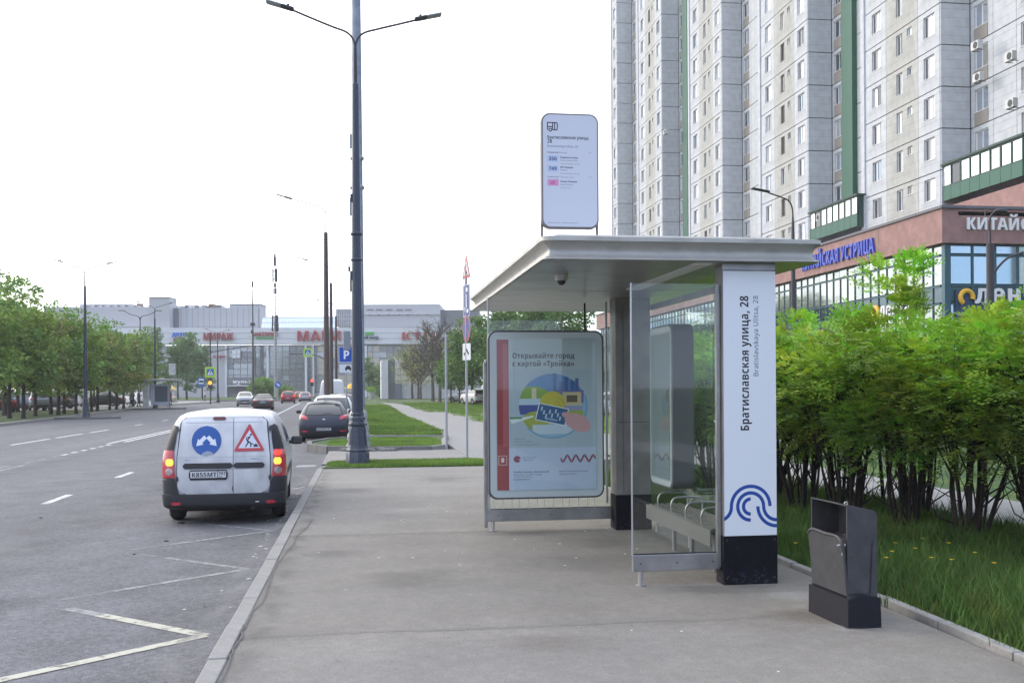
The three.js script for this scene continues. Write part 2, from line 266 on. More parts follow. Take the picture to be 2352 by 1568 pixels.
for (const dx of [0, 0.34]) { mesh('centre_line', strip([[-8.98 + dx, -38 - dx * 3], [-8.95 + dx, -60], [-9.6 + dx, -90]], 0.13), M.line, road); mesh('centre_line', strip([[-8.9 + dx, -14], [-8.9 + dx, -27.6]], 0.12), M.lineWorn, road); }
for (let i = 0; i < 9; i++) mesh('lane_dash', strip([[-8.75, -28.4 - i * 1.06], [-8.75, -28.9 - i * 1.06]], 0.16), i < 3 ? M.lineWorn : M.line, road);
mesh('lane_line', strip([[-5.6, -56], [-6.46, -80], [-8.5, -142]], 0.14), M.line, road);
for (let i = 0; i < 7; i++) mesh('white_mark', strip([[-1.62 + i * 0.065, -25.4], [-1.58 + i * 0.065, -26.0]], 0.03, -0.1455), M.line, road);

// ---------------------------------------------------------------- the tower block
const font = await new FontLoader().loadAsync('fonts/droid/droid_sans_bold.typeface.json');
M.panelWhite = std(C(0.58, 0.60, 0.645), 0.8, 0, { vertexColors: true }); M.panelBeige = std(C(0.50, 0.50, 0.485), 0.85, 0, { vertexColors: true });
M.panelGrey = std(C(0.58, 0.60, 0.635), 0.85, 0, { vertexColors: true }); M.spandrel = std(C(0.27, 0.245, 0.22), 0.85);
M.joint = std(C(0.09, 0.09, 0.095), 0.9); M.green = std(C(0.025, 0.11, 0.075), 0.6); M.greenDark = std(C(0.012, 0.05, 0.036), 0.6);
M.frameWhite = std(C(0.72, 0.72, 0.72), 0.4); M.frameBrown = std(C(0.16, 0.10, 0.07), 0.6);
const panes = [std(C(0.20, 0.24, 0.28), 0.07, 0.85), std(C(0.66, 0.72, 0.80), 0.07, 0.9), std(C(0.85, 0.86, 0.88), 0.08, 0.9), std(C(0.06, 0.07, 0.08), 0.08, 0.1), std(C(0.45, 0.44, 0.40), 0.12, 0.55)];
const FL = 2.8, Y0 = 2.16;
// a wall panel in its own (length, height) plane with openings, weathered under the openings and with its tile courses as shallow grooves
const tileBump = tex(256, (u, v, x, y) => [(y % 64 < 4 ? 0.0 : 1) * ((x + (Math.floor(y / 64) % 2) * 64) % 128 < 3 ? 0.4 : 1)], false);
for (const m of [M.panelWhite, M.panelBeige, M.panelGrey]) { m.bumpMap = rep(tileBump, 0.42); m.bumpScale = 0.01; m.userData.metres = true; m.map = rep(tex(256, (u, v, x, y) => { const k = 0.94 + 0.09 * (fbm(u * 6, v * 6, 61, 4, 6) - 0.5) + 0.035 * (hash2(Math.floor(x / 32 + (Math.floor(y / 64) % 2) * 0.5), Math.floor(y / 64), 9) - 0.5); const gr = (y % 64 < 3) ? 0.90 : 1; return [k * gr]; }, true), 0.42); }
function panelGeo(len, holes, depth = 0.22, flat = false) {
  const s = new THREE.Shape(); s.moveTo(0.02, 0.035); s.lineTo(len - 0.02, 0.035); s.lineTo(len - 0.02, FL - 0.035); s.lineTo(0.02, FL - 0.035); s.closePath();
  for (const [a, b, w, h] of holes) { const p = new THREE.Path(); p.moveTo(a, b); p.lineTo(a, b + h); p.lineTo(a + w, b + h); p.lineTo(a + w, b); p.closePath(); s.holes.push(p); }
  const g = flat ? ext(s, depth) : ext(s, depth).rotateY(-PI / 2), pos = g.attributes.position, c = new Float32Array(pos.count * 3), r = rng(len * 100);
  for (let i = 0; i < pos.count; i++) { let k = 1; const y = pos.getY(i); for (const [, b] of holes) if (Math.abs(y - b) < 0.01) k = 0.86; c[i * 3] = k; c[i * 3 + 1] = k; c[i * 3 + 2] = k * 0.98; }
  g.setAttribute('color', new THREE.BufferAttribute(c, 3)); return uvMetres(norm(g));
}
function windowGeo(w, h, mull) {                     // frame (parts) with its panes, in the (length, height) plane; outward is -x
  const t = 0.07, f = [box(0.06, t, w, 0, t / 2, w / 2), box(0.06, t, w, 0, h - t / 2, w / 2), box(0.06, h - 2 * t, t, 0, h / 2, t / 2), box(0.06, h - 2 * t, t, 0, h / 2, w - t / 2), box(0.16, 0.035, w + 0.1, -0.09, -0.02, w / 2)];
  for (const m of mull) f.push(box(0.055, h - 2 * t, 0.065, 0, h / 2, w * m));
  const p = []; const cuts = [0, ...mull, 1];
  for (let i = 1; i < cuts.length; i++) p.push(box(0.014, h - 2 * t, w * (cuts[i] - cuts[i - 1]) - 0.05, 0.012, h / 2, w * (cuts[i] + cuts[i - 1]) / 2));
  return { frame: merge(f), panes: p.map((g) => norm(g)) };
}
const TW = { wide: windowGeo(1.35, 1.5, [0.42]), wideB: windowGeo(1.35, 1.5, [0.34, 0.68]), tall: windowGeo(0.85, 1.55, [0.55]), small: windowGeo(0.62, 0.6, []), rec: windowGeo(1.5, 1.5, [0.34, 0.67]), rec2: windowGeo(1.5, 1.5, [0.5]) };
const tower = thing('apartment_building', 'tall pale panel apartment tower with stepped bays and green strips behind the shops', 'building', V(0, 0, 0));
const panelG = { L: panelGeo(3.2, [[1.1, 0.95, 1.35, 1.5]]), C: panelGeo(4.4, [[1.45, 0.92, 0.85, 1.55], [2.95, 1.9, 0.62, 0.6]]), R: panelGeo(2.7, [[0.72, 0.95, 1.35, 1.5]]), E: panelGeo(2.12, [], 0.22, true), Q: panelGeo(2.5, [[0.45, 0.95, 1.5, 1.5]]), S: panelGeo(2.4, []) };
const bulk = {}, bulkAdd = (key, g) => (bulk[key] ??= []).push(g);
function tParts(single, name, g, mat, x, y, z, parent) {
  if (single) { const m = new THREE.Mesh(g, mat); m.name = name; m.position.set(x, y, z); m.castShadow = m.receiveShadow = true; (parent ?? tower).add(m); return m; }
  bulkAdd(name + '|' + Object.keys(M).concat(panes.map((_, i) => 'p' + i)).find((k) => (M[k] ?? panes[+k.slice(1)]) === mat), g.clone().translate(x, y, z)); return null;
}
function tWindow(single, kind, x, y, z, rnd, fm = M.frameWhite) {
  const W = TW[kind], f = tParts(single, 'window', W.frame, fm, x, y, z);
  const main = rnd() < 0.14 ? 3 : rnd() < 0.25 ? 0 : 1;
  W.panes.forEach((g, i) => tParts(single, 'pane', g, panes[i === 0 && W.panes.length > 1 && rnd() < 0.6 ? 3 : rnd() < 0.6 ? main : rnd() < 0.6 ? 2 : 4], f ? 0 : x, f ? 0 : y, f ? 0 : z, f));
}
const tr = rng(404);
for (let n = -1; n < 5; n++) {
  const zn = -63.9 - 18.9 * n, X = 38.4 - 0.78 * n, zf = n === 4 ? zn - 2.7 : zn - 10.3, top = 21, D = X * sy - zn * cy, seen = n < 0 ? 2 : Math.floor((1.75 + 890 * (D + 8) / FOC - Y0) / FL) + 1;
  mesh('core_wall', box(14, 60, zn - zf - 0.2, X + 7.32, 30, (zn + zf) / 2 - 0.05), M.joint, tower);
  for (let k = 2; k < top; k++) {
    const y = Y0 + k * FL, one = n >= 0 && n < 3 && k <= seen && k > 2;
    for (const [g, z, m] of [['L', zn - 10.3, M.panelWhite], ['C', zn - 7.1, M.panelBeige], ['R', zn - 2.7, M.panelWhite]].slice(n === 4 ? 2 : 0)) tParts(one, 'wall_panel', panelG[g], m, X + 0.22, y, z);
    tParts(one, 'wall_panel', panelG.E, M.panelGrey, X + 0.02, y, zn - 0.12);
    if (n < 4) { tWindow(one, tr() < 0.4 ? 'wideB' : 'wide', X + 0.14, y + 0.95, zf + 1.1, tr); tWindow(one, 'tall', X + 0.14, y + 0.92, zf + 4.65, tr, tr() < 0.3 ? M.frameBrown : M.frameWhite);
    tWindow(one, 'small', X + 0.14, y + 1.9, zf + 6.15, tr); }
    tWindow(one, tr() < 0.5 ? 'wideB' : 'wide', X + 0.14, y + 0.95, zn - 1.98, tr);
    // the recess on the near side of the bay
    const xr = X + 2.2, z0 = zn;
    tParts(one, 'wall_panel', panelG.Q, M.panelWhite, xr + 0.2, y, z0 + 0.1); tParts(one, 'spandrel', norm(box(0.04, 0.9, 1.5, xr - 0.04, 0.46, 1.2)), M.spandrel, 0, y, z0 + 0.1);
    tWindow(one, tr() < 0.5 ? 'rec' : 'rec2', xr + 0.1, y + 0.95, z0 + 0.55, tr);
    if (n === 1 || n === 0 || n === 3) tParts(one, 'wall_panel', panelG.S, M.panelWhite, xr + 0.2, y, z0 + 2.6); else tParts(one, 'wall_panel', panelG.S, M.panelGrey, xr + 0.2, y, z0 + 2.6);
    tParts(one, 'wall_panel', panelG.Q, M.panelWhite, xr + 0.2, y, z0 + 5.0); tWindow(one, 'rec2', xr + 0.1, y + 0.95, z0 + 5.45, tr);
  }
  mesh('recess_wall', box(10, 60, 8.7, X + 2.2 + 5.25, 30, zn + 4.35), M.joint, tower);
  if (n === 1 || n === 3) mesh('green_strip', box(0.5, 44, 1.9, X + 2.0, 38.6, zn + 3.6), M.green, tower);
  mesh('corner_pilaster', box(0.34, 52, 0.5, X + 0.05, 33, zf - 0.2), M.panelWhite, tower);
  if (n === 0 || n === 1) {                          // glazed gallery low in the recess
    const gx = X + 0.15, gl = 8.5, gy = 14.0, gal = new THREE.Group(); gal.name = 'gallery'; tower.add(gal);
    mesh('gallery_roof', [box(2.4, 0.14, gl + 0.3, gx + 1.05, gy + 2.46, zn + gl / 2).rotateZ(0)], M.greenDark, gal);
    for (let i = 0; i < 8; i++) mesh('green_panel', box(0.1, 0.92, gl / 8 - 0.03, gx, gy + 0.5, zn + (i + 0.5) * gl / 8), M.green, gal);
    for (let i = 0; i < 8; i++) mesh('pane', box(0.03, 1.3, gl / 8 - 0.12, gx + 0.02, gy + 1.68, zn + (i + 0.5) * gl / 8), panes[[2, 3, 2, 1, 2, 4, 1, 2][i]], gal);
    mesh('gallery_frame', [...Array(9)].map((_, i) => box(0.1, 1.4, 0.11, gx, gy + 1.68, zn + i * gl / 8)).concat([box(0.12, 0.08, gl, gx, gy + 0.99, zn + gl / 2), box(0.12, 0.1, gl, gx, gy + 2.34, zn + gl / 2), box(2.0, 2.3, 0.05, gx + 1.1, gy + 1.2, zn + gl - 0.05)]), M.greenDark, gal);
    mesh('gallery_back', box(0.05, 2.3, gl - 0.2, gx + 1.9, gy + 1.2, zn + gl / 2), M.panelWhite, gal);
  }
}
for (const [key, list] of Object.entries(bulk)) { const [nm, mk] = key.split('|'), m = mesh(nm + 's', list, M[mk] ?? panes[+mk.slice(1)], tower); m.userData.kind = 'stuff'; }
mesh('podium', [box(16, 13.6, 24, 46.5, 6.8, -66), box(15, 7.5, 130, 46.0, 3.7, -120)], M.pink, tower);
// air conditioners hung on the wall
M.ac = std(C(0.55, 0.55, 0.54), 0.5); M.acDark = std(C(0.06, 0.06, 0.06), 0.7);
for (const [px, py, D] of [[2244, 105, 66.3], [2248, 178, 66.5], [2322, 130, 63.2], [2324, 238, 63.1], [2000, 12, 79.4], [1947, 467, 84.5], [1487, 288, 131.5], [1529, 303, 122.9], [1580, 130, 121.5], [1882, 500, 86]]) {
  const p = PD(px, py, D), a = new THREE.Group(); a.name = 'air_conditioner'; a.position.copy(p); tower.add(a);
  mesh('casing', rbox(0.34, 0.56, 0.82, 0.03), M.ac, a); mesh('fan_grille', cyl(0.22, 0.22, 0.03, 0, 0, 0, 18).rotateZ(PI / 2).translate(-0.165, 0, 0.12), M.acDark, a); mesh('bracket', [box(0.5, 0.03, 0.04, 0.1, -0.3, -0.25), box(0.5, 0.03, 0.04, 0.1, -0.3, 0.25)], M.acDark, a);
}

// ---------------------------------------------------------------- the shop building
const shop = thing('shop_building', 'two storey shop building with pink band and teal glazing behind the hedge', 'building', V(0, 0, 0));
const SC = PD(2165, 557, 52), SX = SC.x, SZ = SC.z, SB = SC.y, ST = SB + 1.75, SL = 78, SR = 16;       // corner, underside and top of the band
mesh('pink_band', [box(1, ST - SB, SL, SX + 0.5, (ST + SB) / 2, SZ - SL / 2), box(SR, ST - SB, 1, SX + SR / 2 + 1.0, (ST + SB) / 2, SZ - 0.5)], M.pink, shop);
for (const z of [6.5, 14.2, 23, 33, 45, 58]) mesh('band_joint', box(0.02, ST - SB, 0.04, SX - 0.008, (ST + SB) / 2, SZ - z), M.spandrel, shop);
mesh('band_joint', box(0.04, ST - SB, 0.02, SX + 2.35, (ST + SB) / 2, SZ + 0.008), M.spandrel, shop);
mesh('parapet', [box(1.3, 0.14, SL + 0.3, SX + 0.55, ST + 0.07, SZ - SL / 2), box(SR, 0.14, 1.3, SX + SR / 2 + 1.2, ST + 0.07, SZ - 0.55)], std(C(0.12, 0.12, 0.14), 0.6), shop);
mesh('roof', box(SR, 0.2, SL, SX + SR / 2 + 0.9, ST - 0.25, SZ - SL / 2), M.joint, shop);
mesh('inner_wall', box(12, SB, SL - 1, SX + 7.0, SB / 2, SZ - SL / 2 - 0.5), std(C(0.05, 0.055, 0.06), 0.9), shop);
const rows = [[SB - 0.52, SB - 0.05, 't'], [SB - 2.08, SB - 0.58, 'm'], [SB - 3.0, SB - 2.14, 's'], [SB - 5.2, SB - 3.06, 'm'], [0.5, SB - 5.26, 'm']];
const shopPane = [M.wallGlass, std(C(0.46, 0.49, 0.46), 0.06, 0.8), std(C(0.36, 0.40, 0.38), 0.1, 0.75)], shopSide = [std(C(0.42, 0.58, 0.64), 0.05, 0.8), std(C(0.50, 0.64, 0.70), 0.06, 0.8)], lowPane = std(C(0.07, 0.11, 0.13), 0.06, 0.5);
const sr2 = rng(77);
let paneCount = 0; const paneRest = {};
for (let i = 0; i < 80; i++) for (const [y0, y1, t] of rows) {
  const z = SZ - 0.55 - (i + 0.5) * 0.955, dark = t === 's' || y1 < SB - 3.1, open = t === 't' && [1, 4, 7, 9, 11, 14].includes(i);
  const mat = dark ? lowPane : i > 32 && sr2() < 0.5 ? shopSide[0] : shopPane[Math.floor(sr2() * 3)], g = box(0.05, y1 - y0 - 0.07, 0.955 - 0.075, SX + 0.42 - (open ? 0.06 : 0), (y0 + y1) / 2, z);
  if (paneCount++ < 190) mesh('pane', g, mat, shop); else (paneRest[mat.uuid] ??= [mat, []])[1].push(g);
}
for (let i = 0; i < 11; i++) for (const [y0, y1, t] of rows) {
  const x = SX + 0.62 + (i + 0.5) * 1.27, g = box(1.27 - 0.13, y1 - y0 - 0.11, 0.05, x, (y0 + y1) / 2, SZ - 0.42);
  mesh('pane', g, t === 's' ? M.teal : shopSide[(i + (t === 't' ? 1 : 0)) % 2], shop);
}
for (const [m, l] of Object.values(paneRest)) { const o = mesh('panes', l, m, shop); o.userData.kind = 'stuff'; }
const mull = [];
for (let i = 0; i <= 80; i++) mull.push(box(0.12, SB - 0.3, 0.06, SX + 0.4, SB / 2 + 0.1, SZ - 0.55 - i * 0.955));
for (const [y0, y1] of rows) mull.push(box(0.11, 0.07, SL - 0.8, SX + 0.4, y1 + 0.01, SZ - 0.4 - SL / 2));
for (let i = 0; i <= 11; i++) mull.push(box(0.11, SB - 0.3, 0.12, SX + 0.62 + i * 1.27, SB / 2 + 0.1, SZ - 0.4));
for (const [y0, y1] of rows) mull.push(box(14.4, 0.1, 0.11, SX + 7.7, y1 + 0.01, SZ - 0.401));
mull.push(box(0.3, SB - 0.05, 0.3, SX + 0.45, SB / 2, SZ - 0.42));
mesh('glazing_bars', mull, M.teal, shop);
function letters(text, size, depth, mat, parent, p, turn, name = 'letter', squeeze = 1) {
  let x = 0;
  for (const ch of text) {
    const adv = (font.data.glyphs[ch] ?? font.data.glyphs['о']).ha * size / font.data.resolution * squeeze;
    if (ch !== ' ') { const g = new TextGeometry(ch, { font, size, depth, curveSegments: 4, bevelEnabled: false }); if (g.attributes.position?.count) { g.scale(squeeze, 1, 1).translate(x, 0, 0).rotateY(turn).translate(p.x, p.y, p.z); mesh(name, g, mat, parent); } }
    x += adv * 1.03;
  }
  return x;
}
M.blueSign = std(C(0.02, 0.05, 0.42), 0.4, 0, { emissive: C(0.01, 0.02, 0.12), emissiveIntensity: 0.3 }); M.whiteSign = std(C(0.75, 0.75, 0.75), 0.4); M.redSign = std(C(0.36, 0.045, 0.05), 0.5);
M.greenSign = std(C(0.05, 0.36, 0.06), 0.5); M.yellowSign = std(C(0.75, 0.42, 0.03), 0.5); M.navySign = std(C(0.012, 0.045, 0.11), 0.5);
{
  const n = 'КИТАЙСКАЯ УСТРИЦА', zs = SZ - 6.8, q = new THREE.Group(); q.name = 'shop_sign'; shop.add(q);
  let wid = 0; for (const ch of n) wid += (font.data.glyphs[ch]?.ha ?? 400) * 0.86 * 0.74 / font.data.resolution * 1.03;
  letters(n, 0.86, 0.12, M.blueSign, q, V(SX - 0.02, SB + 0.42, zs - wid), -PI / 2, 'letter', 0.74);
  const k = new THREE.Group(); k.name = 'shop_sign'; shop.add(k); letters('КИТАЙСКИЙ', 0.62, 0.1, M.whiteSign, k, V(SX + 1.25, SB + 0.68, SZ + 0.03), 0);
  const l = new THREE.Group(); l.name = 'shop_sign'; shop.add(l);
  mesh('sign_board', box(8, 2.2, 0.06, SX + 4.9, SB - 3.45, SZ - 0.3), M.navySign, l);
  letters('лента', 1.02, 0.08, M.whiteSign, l, V(SX + 1.9, SB - 3.05, SZ - 0.24), 0);
  mesh('emblem', new THREE.TorusGeometry(0.34, 0.13, 8, 24, PI * 1.4).rotateZ(-0.3).translate(SX + 1.45, SB - 2.75, SZ - 0.2), M.yellowSign, l);
  const s = new THREE.Group(); s.name = 'shop_sign'; shop.add(s); const wS = letters('супер', 0.85, 0.08, M.greenSign, s, V(SX + 0.28, SB - 3.35, SZ - 11.2), -PI / 2);
  letters('лента', 0.8, 0.08, M.whiteSign, s, V(SX + 0.28, SB - 3.3, SZ - 11.2 + wS + 0.9), -PI / 2);
  mesh('emblem', new THREE.TorusGeometry(0.3, 0.13, 8, 20).rotateY(PI / 2).translate(SX + 0.26, SB - 3.0, SZ - 11.2 + wS + 0.4), M.yellowSign, s);
}

// ---------------------------------------------------------------- the shopping mall far down the road
M.mallWhite = std(C(0.62, 0.63, 0.65), 0.6, 0.1); M.mallGrey = std(C(0.46, 0.465, 0.485), 0.7, 0.1); M.mallDark = std(C(0.16, 0.17, 0.18), 0.6);
M.mallGlass = std(C(0.42, 0.45, 0.46), 0.12, 0.5); M.mallGlassDim = std(C(0.25, 0.265, 0.27), 0.15, 0.35); M.mallWarm = std(C(0.50, 0.46, 0.37), 0.25, 0.35); M.mallSky = std(C(0.72, 0.80, 0.88), 0.12, 0.6);
const mall = thing('shopping_mall', 'wide white shopping mall with red sign letters at the end of the road', 'mall');
const MD = 232, mp = (x, y, dz = 0) => PD(x, y, MD + dz), mw = (px) => px * MD / FOC;
// a block over the pixels x0..x1, y0..y1 of the front, squarely turned to the viewer's road
const mallTurn = -YAW * 0.9;
function block(name, x0, y0, x1, y1, mat, dz = 0, deep = 12, parent = mall) {
  const a = mp(x0, y1, dz), b = mp(x1, y0, dz), w = Math.hypot(b.x - a.x, b.z - a.z), h = b.y - a.y, c = a.clone().add(b).multiplyScalar(0.5);
  const g = box(w, h, deep, 0, 0, -deep / 2).rotateY(Math.atan2(-(b.z - a.z), b.x - a.x)).translate(c.x, c.y, c.z);
  return mesh(name, g, mat, parent);
}
block('lower_wall', 230, 790, 1000, 912, M.mallGrey, 1.5, 20);
for (let i = 0; i < 10; i++) for (let j = 0; j < 3; j++) block('fascia_panel', 330 + i * 67 + 0.25, 752 + j * 12.7 + 0.2, 330 + (i + 1) * 67, 752 + (j + 1) * 12.7, M.mallWhite, 0, 3);

block('tower', 342, 683, 388, 790, M.mallGrey, 1, 5); block('tower_cap', 341.5, 682, 388.5, 683.4, M.mallDark, 0.8, 5.4);
block('upper_wall', 388, 706, 588, 752, M.mallGrey, 4, 6); for (let i = 0; i < 14; i++) block('cladding_seam', 402 + i * 13, 707, 402.25 + i * 13, 752, M.mallDark, 3.97, 0.2);
block('upper_wall', 389, 708, 408, 752, M.mallDark, 3.6, 10); block('upper_wall', 527, 699, 596, 750, M.mallGrey, 6, 6); block('parapet', 526, 697.5, 597, 699.5, M.mallDark, 5.8, 6.4);
block('upper_wall', 100, 704, 342, 752, M.mallGrey, 10, 8); block('upper_wall', 182, 698, 300, 706, M.mallGrey, 14, 20); block('upper_wall', 200, 752, 345, 800, M.mallWhite, 6, 10);
block('upper_wall', 836, 698, 1010, 752, M.mallGrey, 8, 30); for (const x of [842, 863, 886, 910, 930]) { block('louvre', x, 710, x + 15, 712.5, M.mallDark, 7.8, 0.3); block('louvre', x + 4, 722, x + 9, 724, M.mallDark, 7.8, 0.3); }
block('ledge', 836, 720, 1010, 722, M.mallWhite, 7.4, 1);
block('upper_wall', 772, 709, 806, 750, M.mallGlassDim, 6, 12); for (let i = 0; i < 7; i++) block('grid_bar', 774 + i * 5, 709, 774.8 + i * 5, 750, M.mallGrey, 5.9, 0.2); for (let i = 0; i < 4; i++) block('grid_bar', 772, 712 + i * 10, 806, 713 + i * 10, M.mallGrey, 5.85, 0.2);
block('upper_wall', 1008, 711, 1100, 780, M.mallDark, 10, 20); block('upper_wall', 1000, 752, 1100, 912, M.mallGrey, 5, 20);
{ // rooftop glass, leaning back
  const a = mp(600, 751, 2), b = mp(770, 751, 2), w = a.distanceTo(b), c = a.clone().add(b).multiplyScalar(0.5), t = Math.atan2(-(b.z - a.z), b.x - a.x);
  mesh('roof_glass', plane(w, 3.2).rotateX(-0.5).rotateY(t).translate(c.x, c.y + 0.9, c.z - 0.8), M.mallSky, mall);
  const bars = []; for (let i = 0; i <= 26; i++) bars.push(box(0.08, 3.2, 0.06, -w / 2 + w * i / 26, 0, 0.05)); bars.push(box(w, 0.12, 0.08, 0, 0.3, 0.05), box(w, 0.12, 0.08, 0, 1.6, 0.05));
  mesh('roof_bars', merge(bars).rotateX(-0.5).rotateY(t).translate(c.x, c.y + 0.9, c.z - 0.8), M.mallWhite, mall);
}
const plant = rng(9);
for (let i = 0; i < 15; i++) { const x = 390 + i * 8 + plant() * 3; block('roof_unit', x, 699 + plant() * 4, x + 4 + plant() * 4, 707, [M.mallGrey, M.mallDark, M.mallWhite][i % 3], 8 + plant() * 4, 2); }
block('roof_unit', 478, 698, 490, 706, M.frameBrown, 7, 2); block('roof_unit', 313, 697, 322, 704, M.frameBrown, 14, 2);
for (let i = 0; i < 22; i++) { const x = 190 + i * 6 + plant() * 2; block('roof_unit', x, 700 + plant() * 3, x + 3 + plant() * 4, 706, [M.mallWhite, M.mallDark, M.mallGrey][i % 3], 12, 2); }
// glazing grid under the fascia
for (let i = 0; i < 30; i++) for (let j = 0; j < 8; j++) {
  const x = 520 + i * 16, y = 794 + j * 13.5, q = fbm(i * 0.4, j * 0.5, 5, 3), mat = i < 9 ? (j < 1 ? M.mallGlass : q > 0.5 ? M.mallGlassDim : M.mallGlass) : i < 13 ? M.mallGlassDim : q > 0.55 ? M.mallWarm : q > 0.4 ? M.mallGlass : M.mallGlassDim;
  block('pane', x + 0.6, y + 0.5, x + 15.4, y + 13, mat, 1.2, 0.2);
}
for (const x of [516, 612, 700, 716, 828, 838]) block('column', x, 793, x + 4, 912, M.mallWhite, 0.3, 1);
for (const x of [580, 596, 598]) block('column', x, 793, x + 4, 900, M.mallDark, 0.6, 1);

block('canopy', 518, 884, 612, 887, M.mallWhite, -2, 4); block('doorway', 520, 888, 608, 912, M.mallDark, 0.6, 1); block('side_wall', 430, 793, 516, 912, M.mallGrey, 0.8, 8);
block('poster', 533, 804, 551, 822, M.frameWhite, 0.2, 0.2); block('poster_bar', 541.5, 804, 542.5, 822, M.mallGrey, 0.1, 0.1); block('poster_bar', 533, 812.5, 551, 813.5, M.mallGrey, 0.1, 0.1);
block('sign_board', 522, 866, 586, 881, M.mallDark, 0, 0.3);
function mallText(text, x, y, hpx, mat, wpx) { const a = mp(x, y, -0.3), b = mp(x + 60, y, -0.3), t = Math.atan2(-(b.z - a.z), b.x - a.x), size = mw(hpx) * 1.0; let wd = 0; for (const ch of text) wd += (font.data.glyphs[ch]?.ha ?? 500) * size / font.data.resolution * 1.03; const g = new THREE.Group(); g.name = 'sign'; mall.add(g); letters(text, size, 0.4, mat, g, a, t, 'letter', mw(wpx) / wd); }
mallText('МАРИ', 680, 783, 23, M.redSign, 106); mallText('МИРАЖ', 466, 781, 17, M.redSign, 70); mallText('ВИКТОРИЯ', 578, 772, 9, M.redSign, 60); block('sign_board', 587, 774, 630, 778, M.greenSign, -0.3, 0.3);
mallText('дети', 395, 772, 11, std(C(0.02, 0.17, 0.62), 0.5), 34); mallText('мир', 398, 783, 8, M.redSign, 26); mallText('кий мир', 826, 778, 7, M.navySign, 44); block('sign_board', 838, 762, 858, 769, M.greenSign, -0.3, 0.3); mallText('КТЦ', 920, 780, 17, M.redSign, 80); mallText('мульти', 534, 880, 8, M.whiteSign, 52); mallText('парк', 489, 822, 7, M.redSign, 30);

// ---------------------------------------------------------------- the low white service building
const hut = thing('service_building', 'low pale grey windowless building with a tall end wall behind bare trees', 'building', V(0, 0, 0)), HD = 170;
function hblock(name, x0, y0, x1, y1, mat, dz, deep) { const a = PD(x0, y1, HD + dz), b = PD(x1, y0, HD + dz); a.y = Math.min(a.y, 0.02); mesh(name, box(b.x - a.x, b.y - a.y, deep, (a.x + b.x) / 2, (a.y + b.y) / 2, a.z - deep / 2), mat, hut); }
hblock('end_wall', 876, 826, 891, 914, M.mallWhite, 0, 12); hblock('wall', 891, 828, 906, 914, M.mallWhite, 1, 11); hblock('door', 904, 880, 922, 914, std(C(0.20, 0.22, 0.27), 0.6), 0.8, 0.2); hblock('wall', 906, 880, 1062, 914, M.mallWhite, 1.2, 11); hblock('roof', 889, 826.5, 907, 828, M.mallDark, 0.6, 11.6);

// ---------------------------------------------------------------- trees, hedge, grass
function leafGeo(list) {                             // list of [position, axis, side, length, width, tone]
  const n = list.length, pos = new Float32Array(n * 12), col = new Float32Array(n * 12), nor = new Float32Array(n * 12), idx = new Uint32Array(n * 6), t = V(0, 0, 0), nn = V(0, 0, 0);
  list.forEach(([p, a, s, L, w, c], i) => {
    nn.crossVectors(s, a).normalize();
    const q = [[0, 0], [0.45, w], [1, 0], [0.45, -w]];
    q.forEach(([u, v], k) => { t.copy(p).addScaledVector(a, u * L).addScaledVector(s, v); const j = i * 12 + k * 3; pos[j] = t.x; pos[j + 1] = t.y; pos[j + 2] = t.z; col[j] = c[0]; col[j + 1] = c[1]; col[j + 2] = c[2]; nor[j] = nn.x; nor[j + 1] = nn.y; nor[j + 2] = nn.z; });
    idx.set([i * 4, i * 4 + 1, i * 4 + 2, i * 4, i * 4 + 2, i * 4 + 3], i * 6);
  });
  const g = new THREE.BufferGeometry(); g.setAttribute('position', new THREE.BufferAttribute(pos, 3)); g.setAttribute('normal', new THREE.BufferAttribute(nor, 3)); g.setAttribute('color', new THREE.BufferAttribute(col, 3)); g.setIndex(new THREE.BufferAttribute(idx, 1)); return g;
}
function rawMesh(name, g, mat, parent) { const m = new THREE.Mesh(g, mat); m.name = parent === scene ? numbered(name) : name; m.castShadow = m.receiveShadow = true; parent.add(m); return m; }
const sph = (r) => { const z = r() * 2 - 1, a = r() * 2 * PI, s = Math.sqrt(1 - z * z); return V(s * Math.cos(a), z, s * Math.sin(a)); };
M.leafTree = leafMat(0.205, 0.335, 0.075); M.leafOlive = leafMat(0.25, 0.31, 0.10); M.leafShrub = leafMat(0.30, 0.465, 0.045, 0.45); M.leafPoplar = leafMat(0.14, 0.26, 0.09); M.leafYoung = leafMat(0.26, 0.45, 0.04, 0.5); M.leafRight = leafMat(0.11, 0.22, 0.055);
function branches(r, base, dir, len, rad, depth, out, tips, n, twist = 0.5) {
  const pts = [base.clone()], d = dir.clone(); let p = base.clone();
  for (let i = 0; i < 3; i++) { p = p.clone().addScaledVector(d, len / 3); d.add(V(r() - 0.5, (r() - 0.3) * 0.6, r() - 0.5).multiplyScalar(twist * 0.5)).normalize(); pts.push(p); }
  out.push(limb(pts, rad, rad * 0.55, depth > 1 ? 5 : 3)); tips.push(p.clone(), pts[2].clone());
  if (depth > 0) for (let i = 0; i < n; i++) { const nd = d.clone().add(V(r() - 0.5, (r() - 0.35) * 0.7, r() - 0.5).multiplyScalar(1.5)).normalize(); branches(r, pts[1 + Math.floor(r() * 3)], nd, len * (0.6 + r() * 0.25), Math.max(rad * 0.55, 0.022), depth - 1, out, tips, n, twist); }
}
